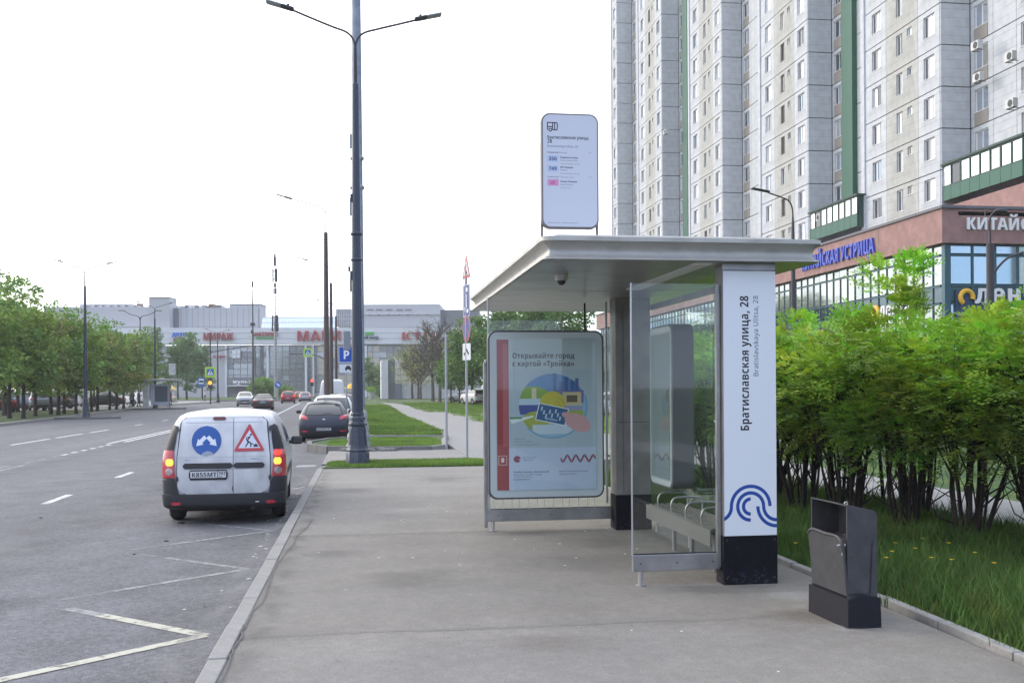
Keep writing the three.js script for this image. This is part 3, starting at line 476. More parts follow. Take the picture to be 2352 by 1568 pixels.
function makeTree(name, o) {
  const r = rng(o.seed), t = new THREE.Group(), wood = [], tips = [];
  t.userData = {};
  const H = o.h, cb = o.cb, lean = V((r() - 0.5) * 0.3, 0, (r() - 0.5) * 0.3), trunk = [];
  for (let i = 0; i <= 5; i++) trunk.push(V(lean.x * i / 5 + (r() - 0.5) * 0.06, H * 0.72 * i / 5, lean.z * i / 5 + (r() - 0.5) * 0.06));
  rawMesh('trunk', merge([limb(trunk, o.tr, o.tr * 0.35, 8), lathe([[o.tr * 1.5, -0.1], [o.tr * 1.15, 0.08], [o.tr, 0.3]], 8)]), o.bark ?? M.bark, t);
  for (let i = 0; i < o.limbs; i++) { const k = 0.25 + 0.72 * (i + r()) / o.limbs, b = trunk[0].clone().lerp(trunk[5], k); if (b.y < cb) b.y = cb + r() * 0.8; const a = i * 2.4 + r(); branches(r, b, V(Math.cos(a), o.rise ?? 0.7, Math.sin(a)).normalize(), o.rx * (o.reach ?? 0.62) * (1.1 - k * 0.5), o.tr * (o.thick ?? 0.3), o.twigs ?? 1, wood, tips, o.fork ?? 2, o.twist ?? 0.5); }
  rawMesh('limbs', merge(wood), o.bark ?? M.bark, t);
  if (o.leaves) {
    const L = [], clumps = [];
    for (let i = 0; i < o.clumps; i++) {
      const d = sph(r), rr = Math.pow(r(), 0.45), y = cb + (H - cb) * (0.5 + 0.5 * d.y * rr), prof = o.cone ? Math.pow(1 - (y - cb) / (H - cb), 0.7) + 0.12 : Math.sqrt(Math.max(0.05, 1 - Math.pow(((y - cb) / (H - cb) - 0.42) / 0.62, 2)));
      const hr = o.rx * prof * rr / Math.max(0.25, Math.hypot(d.x, d.z)) * Math.hypot(d.x, d.z);
      const a = r() * 2 * PI; clumps.push([V(Math.cos(a) * hr + lean.x * 0.6, y, Math.sin(a) * hr + lean.z * 0.6), o.cs * (0.6 + r() * 0.8), 0.72 + r() * 0.55, r()]);
    }
    for (let i = 0; i < o.leaves; i++) {
      const [c, s, tone, hue] = clumps[Math.floor(r() * clumps.length)], d = sph(r), p = c.clone().add(V(d.x * s, d.y * s * 0.7, d.z * s).multiplyScalar(Math.pow(r(), 0.4)));
      const a = V(d.x + (r() - 0.5) * 1.6, -0.25 + (r() - 0.5) * 1.2, d.z + (r() - 0.5) * 1.6).normalize(), side = V(0, 0, 0).crossVectors(a, sph(r)).normalize(), k = tone * (0.8 + r() * 0.4);
      L.push([p, a, side, o.ls * (0.7 + r() * 0.7), o.ls * 0.36, [k * (0.9 + hue * 0.35), k, k * (1.0 - hue * 0.3)]]);
    }
    rawMesh('crown', leafGeo(L), o.leaf, t);
  }
  return t;
}
function plantTree(src, name, label, x, z, y = 0, turn = 0, scale = 1, group, cat = 'tree') { const t = src.clone(); t.name = numbered(name); t.position.set(x, y, z); t.rotation.y = turn; t.scale.setScalar(scale); scene.add(t); return tag(t, label, cat, group); }
const lime = [1, 2, 3, 4].map((s) => makeTree('lime', { seed: s * 31, h: 7.4 + (s % 3) * 0.4, cb: 1.5, rx: 2.5, tr: 0.14, limbs: 11, leaves: 5200, clumps: 95, cs: 0.62, ls: 0.25, leaf: s === 3 ? M.leafOlive : M.leafTree }));
const tall = makeTree('tall', { seed: 91, h: 9.6, cb: 1.9, rx: 2.6, tr: 0.18, limbs: 12, leaves: 5200, clumps: 90, cs: 0.55, ls: 0.25, leaf: M.leafTree });
const poplar = makeTree('poplar', { seed: 55, h: 13, cb: 1.6, rx: 3.3, tr: 0.2, limbs: 12, leaves: 6000, clumps: 110, cs: 0.65, ls: 0.32, leaf: M.leafPoplar, cone: true });
const conic = makeTree('conic', { seed: 58, h: 9, cb: 0.6, rx: 2.6, tr: 0.16, limbs: 10, leaves: 4200, clumps: 90, cs: 0.55, ls: 0.3, leaf: M.leafPoplar, cone: true });
const bare = [0, 1].map((i) => makeTree('bare', { seed: 120 + i, h: [7, 12][i], cb: [1.8, 2.6][i], rx: [3.6, 4.6][i], tr: [0.16, 0.24][i], limbs: [16, 15][i], twigs: 3, fork: 3, reach: [0.5, 0.62][i], rise: [0.9, 1.15][i], twist: 0.7, thick: 0.5, leaves: [900, 350][i], clumps: 60, cs: 0.8, ls: 0.2, leaf: M.leafOlive, bark: M.barkGrey }));
const green = [0, 1].map((i) => makeTree('green', { seed: 140 + i, h: 9.5 - i, cb: 2.4 - i, rx: 3.2, tr: 0.18, limbs: 12, leaves: 6500, clumps: 110, cs: 0.75, ls: 0.28, leaf: M.leafRight }));
const ord = ['first', 'second', 'third', 'fourth', 'fifth', 'sixth', 'seventh', 'eighth', 'ninth', 'tenth', 'eleventh', 'twelfth', 'thirteenth', 'fourteenth', 'fifteenth', 'sixteenth'];
{
  const r = rng(5), row = [[-40, 966, 0], [21, 961, 1], [53, 960.5, 0], [80, 956, 2], [116, 951, 0], [133, 953, 3], [146, 950, 1], [174, 950, 0], [209, 945, 2], [223, 944, 3], [251, 941, 2], [267, 940, 1], [283, 939, 2], [305, 934, 0]];
  row.forEach(([x, y, v], i) => { const p = G(x, y, -0.04); plantTree(lime[v], 'lime_tree', `green lime tree with thin trunk, ${ord[i]} from the left in the row across the road`, p.x, p.z, -0.04, r() * 6.3, 0.88 + r() * 0.17, 'lime trees across the road'); });
  const back = [[-20, 951, 0, 1.18], [40, 946, 2, 1.1], [100, 942, 3, 1.06], [160, 938, 1, 1.1], [215, 935, 0, 1.0], [262, 932, 3, 1.0]];
  back.forEach(([x, y, v, s], i) => { const p = G(x, y, -0.04); plantTree(lime[v], 'lime_tree', `green lime tree behind the roadside row, ${ord[i]} of the rear row from the left`, p.x, p.z, -0.04, r() * 6.3, s, 'lime trees of the rear row'); });
  let p = G(10, 953, 0); plantTree(tall, 'tall_tree', 'tallest green tree above the roadside row by the left frame edge', p.x, p.z, 0, 1, 1.14);
  for (const [x, y, s, l] of [[428, 917, 1.02, 'tall poplar in front of the blue and red mall letters'], [464, 917.5, 0.8, 'leafy tree beside the crosswalk sign and amber light'], [408, 918, 0.86, 'leafy tree left of the tall poplar near the far bus shelter'], [345, 918, 1.08, 'tall dark green tree behind the second lamp post across the road']]) { p = G(x, y, 0); plantTree(poplar, 'poplar_tree', l, p.x, p.z, 0, x, s); }
  for (const [x, y, s, l] of [[847, 913, 0.86, 'conical green tree right of the big street lamp'], [872, 912, 0.72, 'smaller conical green tree left of the service building']]) { p = G(x, y, 0); plantTree(conic, 'conical_tree', l, p.x, p.z, 0, x, s); }
  for (const [x, y, v, s, l] of [[947, 915.6, 0, 1.3, 'leftmost bare brown tree before the service building'], [960, 916.5, 0, 1.2, 'bare brown tree with low crown, second from the left'], [966, 916.8, 0, 1.35, 'bare brown tree beside the twin trunks before the pale wall'], [994, 921, 1, 1.05, 'tall leafless tree with wide twigs before the mall roof'], [1010, 922.8, 1, 0.9, 'slimmer leafless tree right of the tall leafless one']]) { p = G(x, y, 0); plantTree(bare[v], 'bare_tree', l, p.x, p.z, 0, x * 0.7, s); }
  for (const [x, y, v, s, l] of [[1036, 925.6, 0, 0.62, 'green tree with dark trunk left of the road sign stack'], [1056, 926.6, 0, 0.68, 'green tree just behind the road sign stack'], [1084, 929, 0, 0.98, 'green tree right of the road sign stack beside the shelter'], [1112, 930, 1, 0.96, 'green tree behind the left post of the shelter'], [1160, 931, 0, 1.15, 'green tree seen above the poster, left one'], [1215, 932, 1, 1.3, 'green tree seen above the poster, middle one'], [1275, 934, 0, 1.12, 'green tree seen above the poster, right one'], [1325, 932, 1, 0.75, 'green tree before the pink band beside the far column'], [1620, 935, 0, 0.85, 'green tree seen through the near glass panel']]) { p = G(x, y, 0); plantTree(green[v], 'green_tree', l, p.x, p.z, 0, x, s); }
}
// round bushes far off
function makeBush(seed, rx, h, n, ls, leaf) {
  const r = rng(seed), t = new THREE.Group(), w = [], L = [];
  for (let i = 0; i < 7; i++) { const a = i * 0.9 + r(); w.push(limb([V(0, -0.1, 0), V(Math.cos(a) * rx * 0.2, h * 0.3, Math.sin(a) * rx * 0.2), V(Math.cos(a) * rx * 0.6, h * 0.75, Math.sin(a) * rx * 0.6)], 0.05, 0.02, 4)); }
  rawMesh('stems', merge(w), M.stem, t);
  const cl = [...Array(46)].map(() => { const d = sph(r), k = Math.pow(r(), 0.4); return [V(d.x * rx * k, h * (0.52 + 0.42 * d.y * k), d.z * rx * k), 0.7 + r() * 0.6]; });
  for (let i = 0; i < n; i++) { const [c, k] = cl[Math.floor(r() * cl.length)], d = sph(r), p = c.clone().addScaledVector(d, 0.3 * rx * Math.pow(r(), 0.5)), a = sph(r), s = V(0, 0, 0).crossVectors(a, sph(r)).normalize(); if (p.y > 0) L.push([p, a, s, ls * (0.7 + r() * 0.6), ls * 0.36, [k, k, k]]); }
  rawMesh('crown', leafGeo(L), leaf, t); return t;
}
const bushF = makeBush(7, 2.6, 3.6, 3800, 0.3, M.leafTree), bushS = makeBush(8, 1.0, 1.5, 1100, 0.18, M.leafRight);
for (const [x, y, s, l] of [[602, 917, 1.0, 'large round bush left of the blue arrow sign'], [655, 916, 0.62, 'low bush right of the blue arrow sign'], [622, 914, 0.95, 'round bush behind the blue arrow sign']]) { const p = G(x, y, 0); plantTree(bushF, 'round_bush', l, p.x, p.z, 0, x, s, undefined, 'bush'); }
for (const [x, y, s, l] of [[876, 913.5, 1.3, 'dark bush at the foot of the tall white end wall'], [903, 913, 1.2, 'dark bush by the grey door of the service building'], [928, 912, 1.25, 'green bush before the service building wall'], [975, 913, 1.2, 'green bush between the bare tree trunks'], [1008, 913, 1.1, 'green bush behind the leafless tree trunk']]) { const p = G(x, y, 0); plantTree(bushS, 'small_bush', l, p.x, p.z, 0, x, s, undefined, 'bush'); }

// the hedge behind the shelter: shrubs with dark stems and sprays of narrow leaflets
function makeShrub(seed, h, rx, cb, sprays, mat, spiky) {
  const r = rng(seed), t = new THREE.Group(), L = [], tips = [];
  const ns = spiky ? 5 : 10;
  for (let i = 0; i < ns; i++) {
    const a = i / ns * 2 * PI + r() * 0.6, out = (0.12 + r() * 0.5) * rx, b = V(Math.cos(a) * 0.1, -0.06, Math.sin(a) * 0.1), m = V(Math.cos(a) * (0.12 + out * 0.35), cb * (0.45 + r() * 0.2), Math.sin(a) * (0.12 + out * 0.35)), e = V(Math.cos(a) * out + (r() - 0.5) * 0.2, cb * 1.05 + r() * 0.3, Math.sin(a) * out + (r() - 0.5) * 0.2), f = V(Math.cos(a) * out * 1.5, h * (0.7 + 0.2 * r()), Math.sin(a) * out * 1.5), R = 0.016 + r() * 0.02;
    const g = [limb([b, m, e, f], R, R * 0.3, 5)];
    for (let j = 0; j < 4; j++) { const s = m.clone().lerp(e, r()), q = V(s.x + (r() - 0.5) * 0.55, s.y + 0.3 + r() * 0.4, s.z + (r() - 0.5) * 0.55), k = V(q.x + (r() - 0.5) * 0.35, q.y + 0.3, q.z + (r() - 0.5) * 0.35); g.push(limb([s, q, k], R * 0.5, R * 0.15, 4)); }
    for (let j = 0; j < 2; j++) { const s = b.clone().lerp(m, 0.2 + r() * 0.8), q = V(s.x + (r() - 0.5) * 0.6, s.y + 0.15 + r() * 0.3, s.z + (r() - 0.5) * 0.6); g.push(limb([s, q, V(q.x + (r() - 0.5) * 0.2, q.y + 0.25, q.z + (r() - 0.5) * 0.2)], R * 0.4, R * 0.12, 4)); }
    rawMesh('stem', merge(g), M.stem, t);
  }
  const lumps = [...Array(spiky ? 9 : 19)].map((_, i) => { const a = i * 2.4 + r() * 0.9, y = cb + (spiky ? 0.12 : -0.12) + (h - cb - 0.0) * Math.pow((i + r()) / (spiky ? 9 : 19), 0.9) - 0.1, v = (y - cb) / (h - cb), k = (0.45 + 0.55 * r()) * rx * (0.75 + 0.5 * Math.sin(Math.min(1, v * 1.1) * PI * 0.75)) * (v > 0.85 ? 0.75 : 1); return [Math.cos(a) * k, y, Math.sin(a) * k, (spiky ? 0.16 : 0.26) + r() * 0.17, 0.72 + r() * 0.62, 0.78 + r() * 0.5]; });
  for (let i = 0; i < sprays; i++) {
    const [lx, ly, lz, ls, lt, lh] = lumps[Math.floor(r() * lumps.length)], d = sph(r), kk = Math.pow(r(), 0.13), p = V(lx + d.x * ls * kk, ly + d.y * ls * 0.75 * kk, lz + d.z * ls * kk);
    if (p.y < cb - 0.5) continue;
    const out = V(p.x, 0, p.z).normalize(), top = (p.y - cb) / (h - cb), ax = V(d.x + out.x * 0.5 + (r() - 0.5) * 0.7, (spiky ? 0.9 : 0.25) + d.y * 0.6 + (r() - 0.5) * 0.5, d.z + out.z * 0.5 + (r() - 0.5) * 0.7).normalize(), sd = V(0, 0, 0).crossVectors(ax, V(0, 1, 0)).normalize(), up = V(0, 0, 0).crossVectors(sd, ax), n = 7 + Math.floor(r() * 4), len = 0.12 + r() * 0.12;
    const tone = lt * (0.75 + r() * 0.5), hueR = lh * (0.85 + r() * 0.3), yel = r() < 0.006 ? 1.8 : 1, big = spiky ? 1.45 : 0.85 + r() * 0.5;
    for (let j = 0; j < n; j++) {
      const u = j / n, q = p.clone().addScaledVector(ax, u * len); q.y -= u * u * 0.05;
      const dir = ax.clone().multiplyScalar(0.55).addScaledVector(sd, (j % 2 ? 1 : -1) * 0.9).addScaledVector(up, 0.15 + (r() - 0.5) * 0.5).normalize(), w = V(0, 0, 0).crossVectors(dir, up).normalize(), k = tone * (0.85 + r() * 0.3);
      L.push([q, dir, w, 0.055 * big * (1.15 - 0.5 * u), (spiky ? 0.0115 : 0.0165) * big, [k * yel * hueR, k * (yel > 1 ? 0.95 : 1), k]]);
    }
  }
  rawMesh('crown', leafGeo(L), mat, t);
  return t;
}
const shrubs = [makeShrub(11, 2.42, 0.85, 1.2, 1900, M.leafShrub), makeShrub(12, 2.62, 0.9, 1.3, 2000, M.leafShrub), makeShrub(13, 2.5, 0.9, 1.15, 1900, M.leafShrub)];
const shrubYoung = makeShrub(14, 3.35, 0.5, 1.5, 560, M.leafYoung, true);
{
  const r = rng(21), A = V(4.95, 0, -15.6), B = V(7.9, 0, -7.2), where = ['behind the near glass panel, far end', 'behind the near glass panel', 'behind the near glass panel, nearer one', 'hidden behind the white column', 'just right of the white column', 'second one right of the column', 'behind the litter bin', 'right of the litter bin', 'with yellow sprig midway along the front', 'last but one at the right end', 'at the right end of the front row'];
  for (let i = 0; i < 11; i++) { const k = i / 10, x = lerp(A.x, B.x, k) + (r() - 0.5) * 0.2, z = lerp(A.z, B.z, k) + (r() - 0.5) * 0.3; plantTree(shrubs[i % 3], 'hedge_shrub', `green shrub in the front hedge row, ${where[i]}`, x, z, -0.04, r() * 6.3, 0.95 + r() * 0.06 + k * 0.09, 'hedge shrubs of the front row', 'shrub'); }
  for (let i = 0; i < 7; i++) { const k = i / 6, x = lerp(A.x, B.x, k) + 0.75 + (r() - 0.5) * 0.25, z = lerp(A.z, B.z, k) - 0.75 + (r() - 0.5) * 0.3; plantTree(shrubs[(i + 1) % 3], 'hedge_shrub', `bright green shrub in the rear row of the hedge, ${ord[i]} from the shelter side`, x, z, -0.04, r() * 6.3, 0.97 + r() * 0.07 + k * 0.04, 'hedge shrubs of the rear row', 'shrub'); }
  plantTree(shrubYoung, 'young_tree', 'taller yellow-green young tree rising above the hedge before the shop windows', 7.2, -13.2, -0.04, 0.4, 1.06);
  plantTree(shrubYoung, 'young_tree', 'lower young tree poking above the hedge near the column', 6.4, -14.1, -0.04, 2.4, 0.84);
}
// grass: tufts of blades
function tuftGeo(seed, n, h, spread, wid) {
  const r = rng(seed), pos = [], col = [], idx = [];
  for (let i = 0; i < n; i++) {
    const a = r() * 2 * PI, d = Math.sqrt(r()) * spread, x = Math.cos(a) * d, z = Math.sin(a) * d, hh = h * (0.5 + r() * 0.8), lx = (r() - 0.5) * hh * 0.9, lz = (r() - 0.5) * hh * 0.9, b = r() * PI, wx = Math.cos(b) * wid, wz = Math.sin(b) * wid, k = pos.length / 3, t = 0.75 + r() * 0.5;
    pos.push(x - wx, 0, z - wz, x + wx, 0, z + wz, x + lx * 0.4 - wx * 0.7, hh * 0.6, z + lz * 0.4 - wz * 0.7, x + lx * 0.4 + wx * 0.7, hh * 0.6, z + lz * 0.4 + wz * 0.7, x + lx, hh * 0.95, z + lz);
    for (let j = 0; j < 5; j++) col.push(t * (0.9 + r() * 0.2), t, t * 0.9);
    idx.push(k, k + 1, k + 2, k + 1, k + 3, k + 2, k + 2, k + 3, k + 4);
  }
  const g = new THREE.BufferGeometry(); g.setAttribute('position', new THREE.Float32BufferAttribute(pos, 3)); g.setAttribute('color', new THREE.Float32BufferAttribute(col, 3)); g.setIndex(idx); g.computeVertexNormals(); return g;
}
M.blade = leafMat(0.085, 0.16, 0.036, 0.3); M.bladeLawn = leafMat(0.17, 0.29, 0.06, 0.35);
function grassField(name, label, geo, mat, n, pick, seed, s0, s1) {
  const r = rng(seed), im = new THREE.InstancedMesh(geo, mat, n), m = new THREE.Matrix4(), q = new THREE.Quaternion(), c = new THREE.Color();
  for (let i = 0; i < n; i++) { const p = pick(r), s = lerp(s0, s1, r()) * (p[3] ?? 1); q.setFromAxisAngle(V(0, 1, 0), r() * 6.3); m.compose(V(p[0], p[1], p[2]), q, V(s, s * (0.8 + r() * 0.4), s)); im.setMatrixAt(i, m); const k = (0.45 + 1.1 * fbm(p[0] * 1.1, p[2] * 1.1, 33, 3)) * (0.75 + 0.5 * r()), dry = r() < 0.05 ? 1.7 : 1; im.setColorAt(i, c.setRGB(k * (0.85 + 0.35 * r()) * dry, k * (dry > 1 ? 1.1 : 1), k * 0.9)); }
  im.name = numbered(name); im.castShadow = im.receiveShadow = true; scene.add(im); im.userData = { kind: 'stuff', label, category: 'grass' }; return im;
}
const tuftA = tuftGeo(1, 15, 0.17, 0.085, 0.0042), tuftB = tuftGeo(2, 18, 0.055, 0.12, 0.004), tuftC = tuftGeo(3, 14, 0.075, 0.3, 0.012);
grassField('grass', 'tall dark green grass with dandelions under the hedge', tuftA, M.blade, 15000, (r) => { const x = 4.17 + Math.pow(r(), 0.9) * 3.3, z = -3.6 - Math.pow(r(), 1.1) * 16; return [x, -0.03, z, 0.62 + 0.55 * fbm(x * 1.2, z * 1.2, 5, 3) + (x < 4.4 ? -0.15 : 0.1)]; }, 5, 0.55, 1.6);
grassField('mown_grass', 'short mown grass strip at the end of the pavement', tuftB, M.bladeLawn, 3600, (r) => { const t = r(), x = -0.72 + 3.5 * t, z0 = -22.95 + (x < -0.2 ? -0.2 : 0), z1 = x < 0 ? -24.2 : -24.5; return [x, 0.02, lerp(z0, z1, r())]; }, 6, 0.8, 1.3);
grassField('mown_grass', 'mown grass on the kerbed traffic island', tuftB, M.bladeLawn, 2600, (r) => { const x = lerp(-1.1, 2.3, r()), z = lerp(-30.4, -35.0, r()); return [x, 0.05, z, x < -0.1 ? 0.5 : 1]; }, 7, 0.8, 1.3);
grassField('mown_grass', 'bright mown lawn wedge between the road and the footpath', tuftC, M.bladeLawn, 9000, (r) => { const z = -38 - Math.pow(r(), 1.6) * 70, l = z > -60 ? lerp(0.3, -1.1, (-38 - z) / 22) : lerp(-1.1, -3.8, (-60 - z) / 48), e = z > -40 ? 2.7 : z > -60 ? lerp(2.85, 2.55, (-40 - z) / 20) : 2.4; return [lerp(l, e, r()), 0.03, z]; }, 8, 0.8, 1.3);
grassField('mown_grass', 'bright lawn under the trees right of the footpath', tuftC, M.bladeLawn, 12000, (r) => { const z = -38 - Math.pow(r(), 1.4) * 85, x0 = z > -75 ? 5.9 : 4.6; return [x0 + r() * 22, -0.02, z]; }, 9, 0.9, 1.5);
M.dandelion = std(C(0.62, 0.42, 0.02), 0.8); M.fluff = std(C(0.6, 0.6, 0.58), 0.9);
{
  const f = new THREE.Group(), g = []; for (let i = 0; i < 14; i++) { const a = i / 14 * 2 * PI; g.push(box(0.016, 0.003, 0.006, 0.013, 0, 0).rotateZ(0.25).rotateY(a)); }
  mesh('flower_head', [...g, cyl(0.008, 0.010, 0.006, 0, -0.002, 0, 8)].map((q) => q.translate(0, 0.165, 0)), M.dandelion, f); mesh('stalk', cyl(0.0025, 0.002, 0.165, 0, 0, 0, 5), M.bladeLawn, f);
  for (const [x, y] of [[2050, 1282], [2104, 1275], [2140, 1297], [2187, 1302], [2037, 1297], [2180, 1262], [2058, 1262], [2120, 1251], [1828, 1262], [2285, 1310], [2240, 1285]]) { const p = G(x, y, 0.1); if (p.x < 4.2) p.x = 4.3; const t = f.clone(); t.name = numbered('dandelion'); t.position.set(p.x, 0.0, p.z); t.rotation.y = x; t.scale.setScalar(1.0); scene.add(t); tag(t, 'yellow dandelion flower standing in the grass below the hedge', 'flower', 'dandelions in the grass below the hedge'); }
}

// ---------------------------------------------------------------- the bus shelter
const shelter = thing('bus_shelter', 'bus shelter with glass sides, poster light box and white name column', 'bus shelter', V(0, 0, 0));
function rrRing(x0, x1, z0, z1, r, off, n = 5) {
  const p = []; x0 += off; x1 -= off; z0 += off; z1 -= off; r = Math.max(0.02, r - off);
  for (const [cx, cz, a0] of [[x1 - r, z1 - r, 0], [x0 + r, z1 - r, PI / 2], [x0 + r, z0 + r, PI], [x1 - r, z0 + r, PI * 1.5]]) for (let i = 0; i <= n; i++) { const a = a0 + i / n * PI / 2; p.push([cx + Math.cos(a) * r, cz + Math.sin(a) * r]); }
  return p;
}
function ringLoft(rings) {                           // rings: [points, y]
  const pos = [], idx = [], n = rings[0][0].length;
  rings.forEach(([p, y], k) => { for (const q of p) pos.push(q[0], y, q[1]); if (k) for (let j = 0; j < n; j++) { const a = (k - 1) * n + j, b = (k - 1) * n + (j + 1) % n, c = k * n + j, d = k * n + (j + 1) % n; idx.push(a, b, c, b, d, c); } });
  const g = new THREE.BufferGeometry(); g.setAttribute('position', new THREE.Float32BufferAttribute(pos, 3)); g.setIndex(idx); return g;
}
function capRing(p, y, up) { const g = new THREE.ShapeGeometry(new THREE.Shape(p.map((q) => new THREE.Vector2(q[0], -q[1])))).rotateX(-PI / 2).translate(0, y, 0); if (!up) { const i = g.index.array; for (let k = 0; k < i.length; k += 3) [i[k], i[k + 1]] = [i[k + 1], i[k]]; g.computeVertexNormals(); } return g; }
{
  const RX0 = 1.5, RX1 = 4.02, RZ0 = -14.5, RZ1 = -8.52, R = (off) => rrRing(RX0, RX1, RZ0, RZ1, 0.09, off);
  const roof = new THREE.Group(); roof.name = 'roof'; shelter.add(roof);
  const prof = [[0.02, 3.035], [0, 3.03], [0, 2.995], [0.02, 2.985], [0.055, 2.955], [0.07, 2.925], [0.068, 2.895], [0.05, 2.865], [0.02, 2.85], [0.012, 2.84], [0.03, 2.836]];
  mesh('fascia', toCreasedNormals(ringLoft(prof.map(([o, y]) => [R(o), y])), 0.6), M.roof, roof);
  mesh('roof_top', [capRing(R(0.02), 3.035, true), rbox(2.2, 0.08, 5.4, 0.03, 2.76, 3.05, -11.5)], M.roof, roof);
  for (const [z0, z1] of [[-8.55, -11.33], [-11.345, -12.5], [-12.515, -13.6], [-13.615, -14.47]]) mesh('soffit_panel', box(2.44, 0.02, Math.abs(z1 - z0), 2.76, 2.848, (z0 + z1) / 2), M.soffit, roof);
  mesh('downlight_strip', [box(0.16, 0.012, 2.4, 2.98, 2.834, -9.9)], M.frameWhite, roof);
  mesh('camera_dome', [cyl(0.06, 0.068, 0.06, 1.9, 2.778, -9.73, 20)], M.soffit, roof);
  mesh('dome_glass', new THREE.SphereGeometry(0.042, 16, 8, 0, 2 * PI, PI / 2, PI / 2).translate(1.9, 2.778, -9.73), M.black, roof);

  // columns
  const colTex = canvas(424, 2046, (x, w, h) => {
    x.fillStyle = '#e9ebee'; x.fillRect(0, 0, w, h);
    x.save(); x.translate(w * 0.43, h * 0.606); x.rotate(-PI / 2); x.fillStyle = '#10121c'; x.textBaseline = 'alphabetic'; x.textAlign = 'left';
    const fit = (t, f, len, y) => { x.font = f; const m = x.measureText(t).width; x.save(); x.scale(len / m, 1.07); x.fillText(t, 0, y); x.restore(); };
    fit('Братиславская улица, 28', 'bold 88px sans-serif', h * 0.513, 20); x.restore();
    x.save(); x.translate(w * 0.62, h * 0.40); x.rotate(-PI / 2); x.fillStyle = '#43475a'; const t = 'Bratislavskaya Ulitsa, 28'; x.font = '56px sans-serif'; x.scale(h * 0.308 / x.measureText(t).width, 0.98); x.fillText(t, 0, 20); x.restore();
    // wave emblem
    x.save(); x.beginPath(); x.rect(0, 0, w, h); x.clip(); const k = w / 372, cx = 187 * k, c0 = h - 197 * k; x.strokeStyle = '#1b479c'; x.lineWidth = 23 * k;
    const arc = (ax, ay, r, a0, a1, ccw) => { x.beginPath(); x.arc(ax, ay, r * k, a0, a1, ccw); x.stroke(); };
    arc(cx, c0, 137, PI, 0); arc(cx - (137 + 92) * k, c0, 92, 0, PI * 0.42);
    x.beginPath(); x.arc(cx, c0, 92 * k, PI / 2, 0); x.stroke(); arc(cx + (92 + 94) * k, c0, 94, PI, PI * 0.45, true);
    arc(cx, c0, 51, PI / 2, PI * 1.5); arc(cx + (92 + 94) * k, c0, 135, PI, PI * 0.45, true); x.restore();
  });
  const colFace = std(C(1, 1, 1), 0.38, 0, { map: colTex, color: C(0.82, 0.84, 0.86) });
  for (const [x0, x1, zf, deep] of [[3.13, 3.63, -8.66, 0.2], [3.05, 3.5, -12.22, 0.3]]) {
    const c = new THREE.Group(); c.name = 'column'; shelter.add(c); const cx = (x0 + x1) / 2, w = x1 - x0;
    mesh('shaft', box(w - 0.012, 2.405, deep - 0.012, cx, 0.43 + 1.2025, zf - deep / 2), zf > -10 ? M.steel : std(C(0.30, 0.28, 0.26), 0.38, 0.45, { map: rep(grime, 0.8), metres: true }), c);
    if (zf > -10) mesh('name_panel', faceUV(plane(w - 0.016, 2.335, cx, 0.432 + 1.1675, zf + 0.001)), colFace, c);
    else mesh('panel_seam', [box(w - 0.03, 0.008, 0.006, cx, 1.32, zf - 0.004), box(0.006, 2.3, 0.006, x0 + 0.1, 1.6, zf - 0.004)], M.joint, c);
    if (zf > -10) { mesh('top_joint', box(w - 0.01, 0.006, 0.004, cx, 2.772, zf - 0.003), M.trimBlack, c); for (const q of [0.03, w - 0.03]) for (const yy of [0.395, 0.06]) mesh('bolt', cyl(0.008, 0.008, 0.006, 0, 0, 0, 10).rotateX(PI / 2).translate(x0 + q, yy, zf + 0.003), M.trimBlack, c); }
    mesh('plinth', rbox(w, 0.43, deep, 0.008, cx, 0.215, zf - deep / 2), M.plinth, c);
  }
  // glass sides
  function sidePanel(x0, x1, z, yb, yt, legs, name) {
    const s = new THREE.Group(); s.name = name; shelter.add(s); const cx = (x0 + x1) / 2, w = x1 - x0;
    mesh('pane', box(w, yt - yb, 0.01, cx, (yt + yb) / 2, z), M.glass, s);
    mesh('bottom_rail', rbox(w + 0.01, 0.145, 0.05, 0.006, cx, yb - 0.0735, z), M.steel, s); mesh('gasket', box(w, 0.008, 0.016, cx, yb + 0.004, z), M.black, s);
    for (const q of [0.08, 0.5, 0.92]) mesh('rail_bolt', cyl(0.007, 0.007, 0.005, 0, 0, 0, 8).rotateX(PI / 2).translate(x0 + w * q, yb - 0.075, z + 0.027), M.trimBlack, s);
    for (const x of legs) { mesh('foot_plate', cyl(0.045, 0.045, 0.008, x, 0.001, z, 14), M.galv, s); }
    for (const x of legs) mesh('foot', cyl(0.021, 0.021, yb - 0.13, x, 0, z, 14), M.steelLight, s); return s;
  }
  const near = sidePanel(2.335, 3.12, -8.76, 0.275, 2.66, [2.40], 'side_panel'); mesh('edge_trim', box(0.012, 2.39, 0.014, 2.33, 1.468, -8.76), M.steelLight, near); mesh('edge_post', box(0.03, 2.5, 0.05, 3.112, 1.4, -8.745), M.steel, near);
  const far = sidePanel(1.5, 3.04, -12.45, 0.26, 2.72, [1.56], 'side_panel');
  mesh('post', [rbox(0.045, 2.02, 0.06, 0.008, 1.475, 1.05, -12.47), rbox(0.04, 0.05, 0.09, 0.01, 1.49, 2.07, -12.46)], M.steel, far); mesh('post', box(0.02, 2.6, 0.03, 1.515, 1.55, -12.44), M.steelLight, far); mesh('post', box(0.025, 2.5, 0.03, 2.99, 1.56, -12.44), M.steelLight, far);
  mesh('pane_joint', box(0.02, 0.34, 0.02, 2.72, 2.62, -12.44), M.trimBlack, far); mesh('frost_mark', [...Array(13)].map((_, i) => box(0.006, 0.15, 0.002, 1.57 + i * 0.105 + (i % 3) * 0.008, 0.335, -12.442)), std(C(0.55, 0.56, 0.52), 0.8), far);
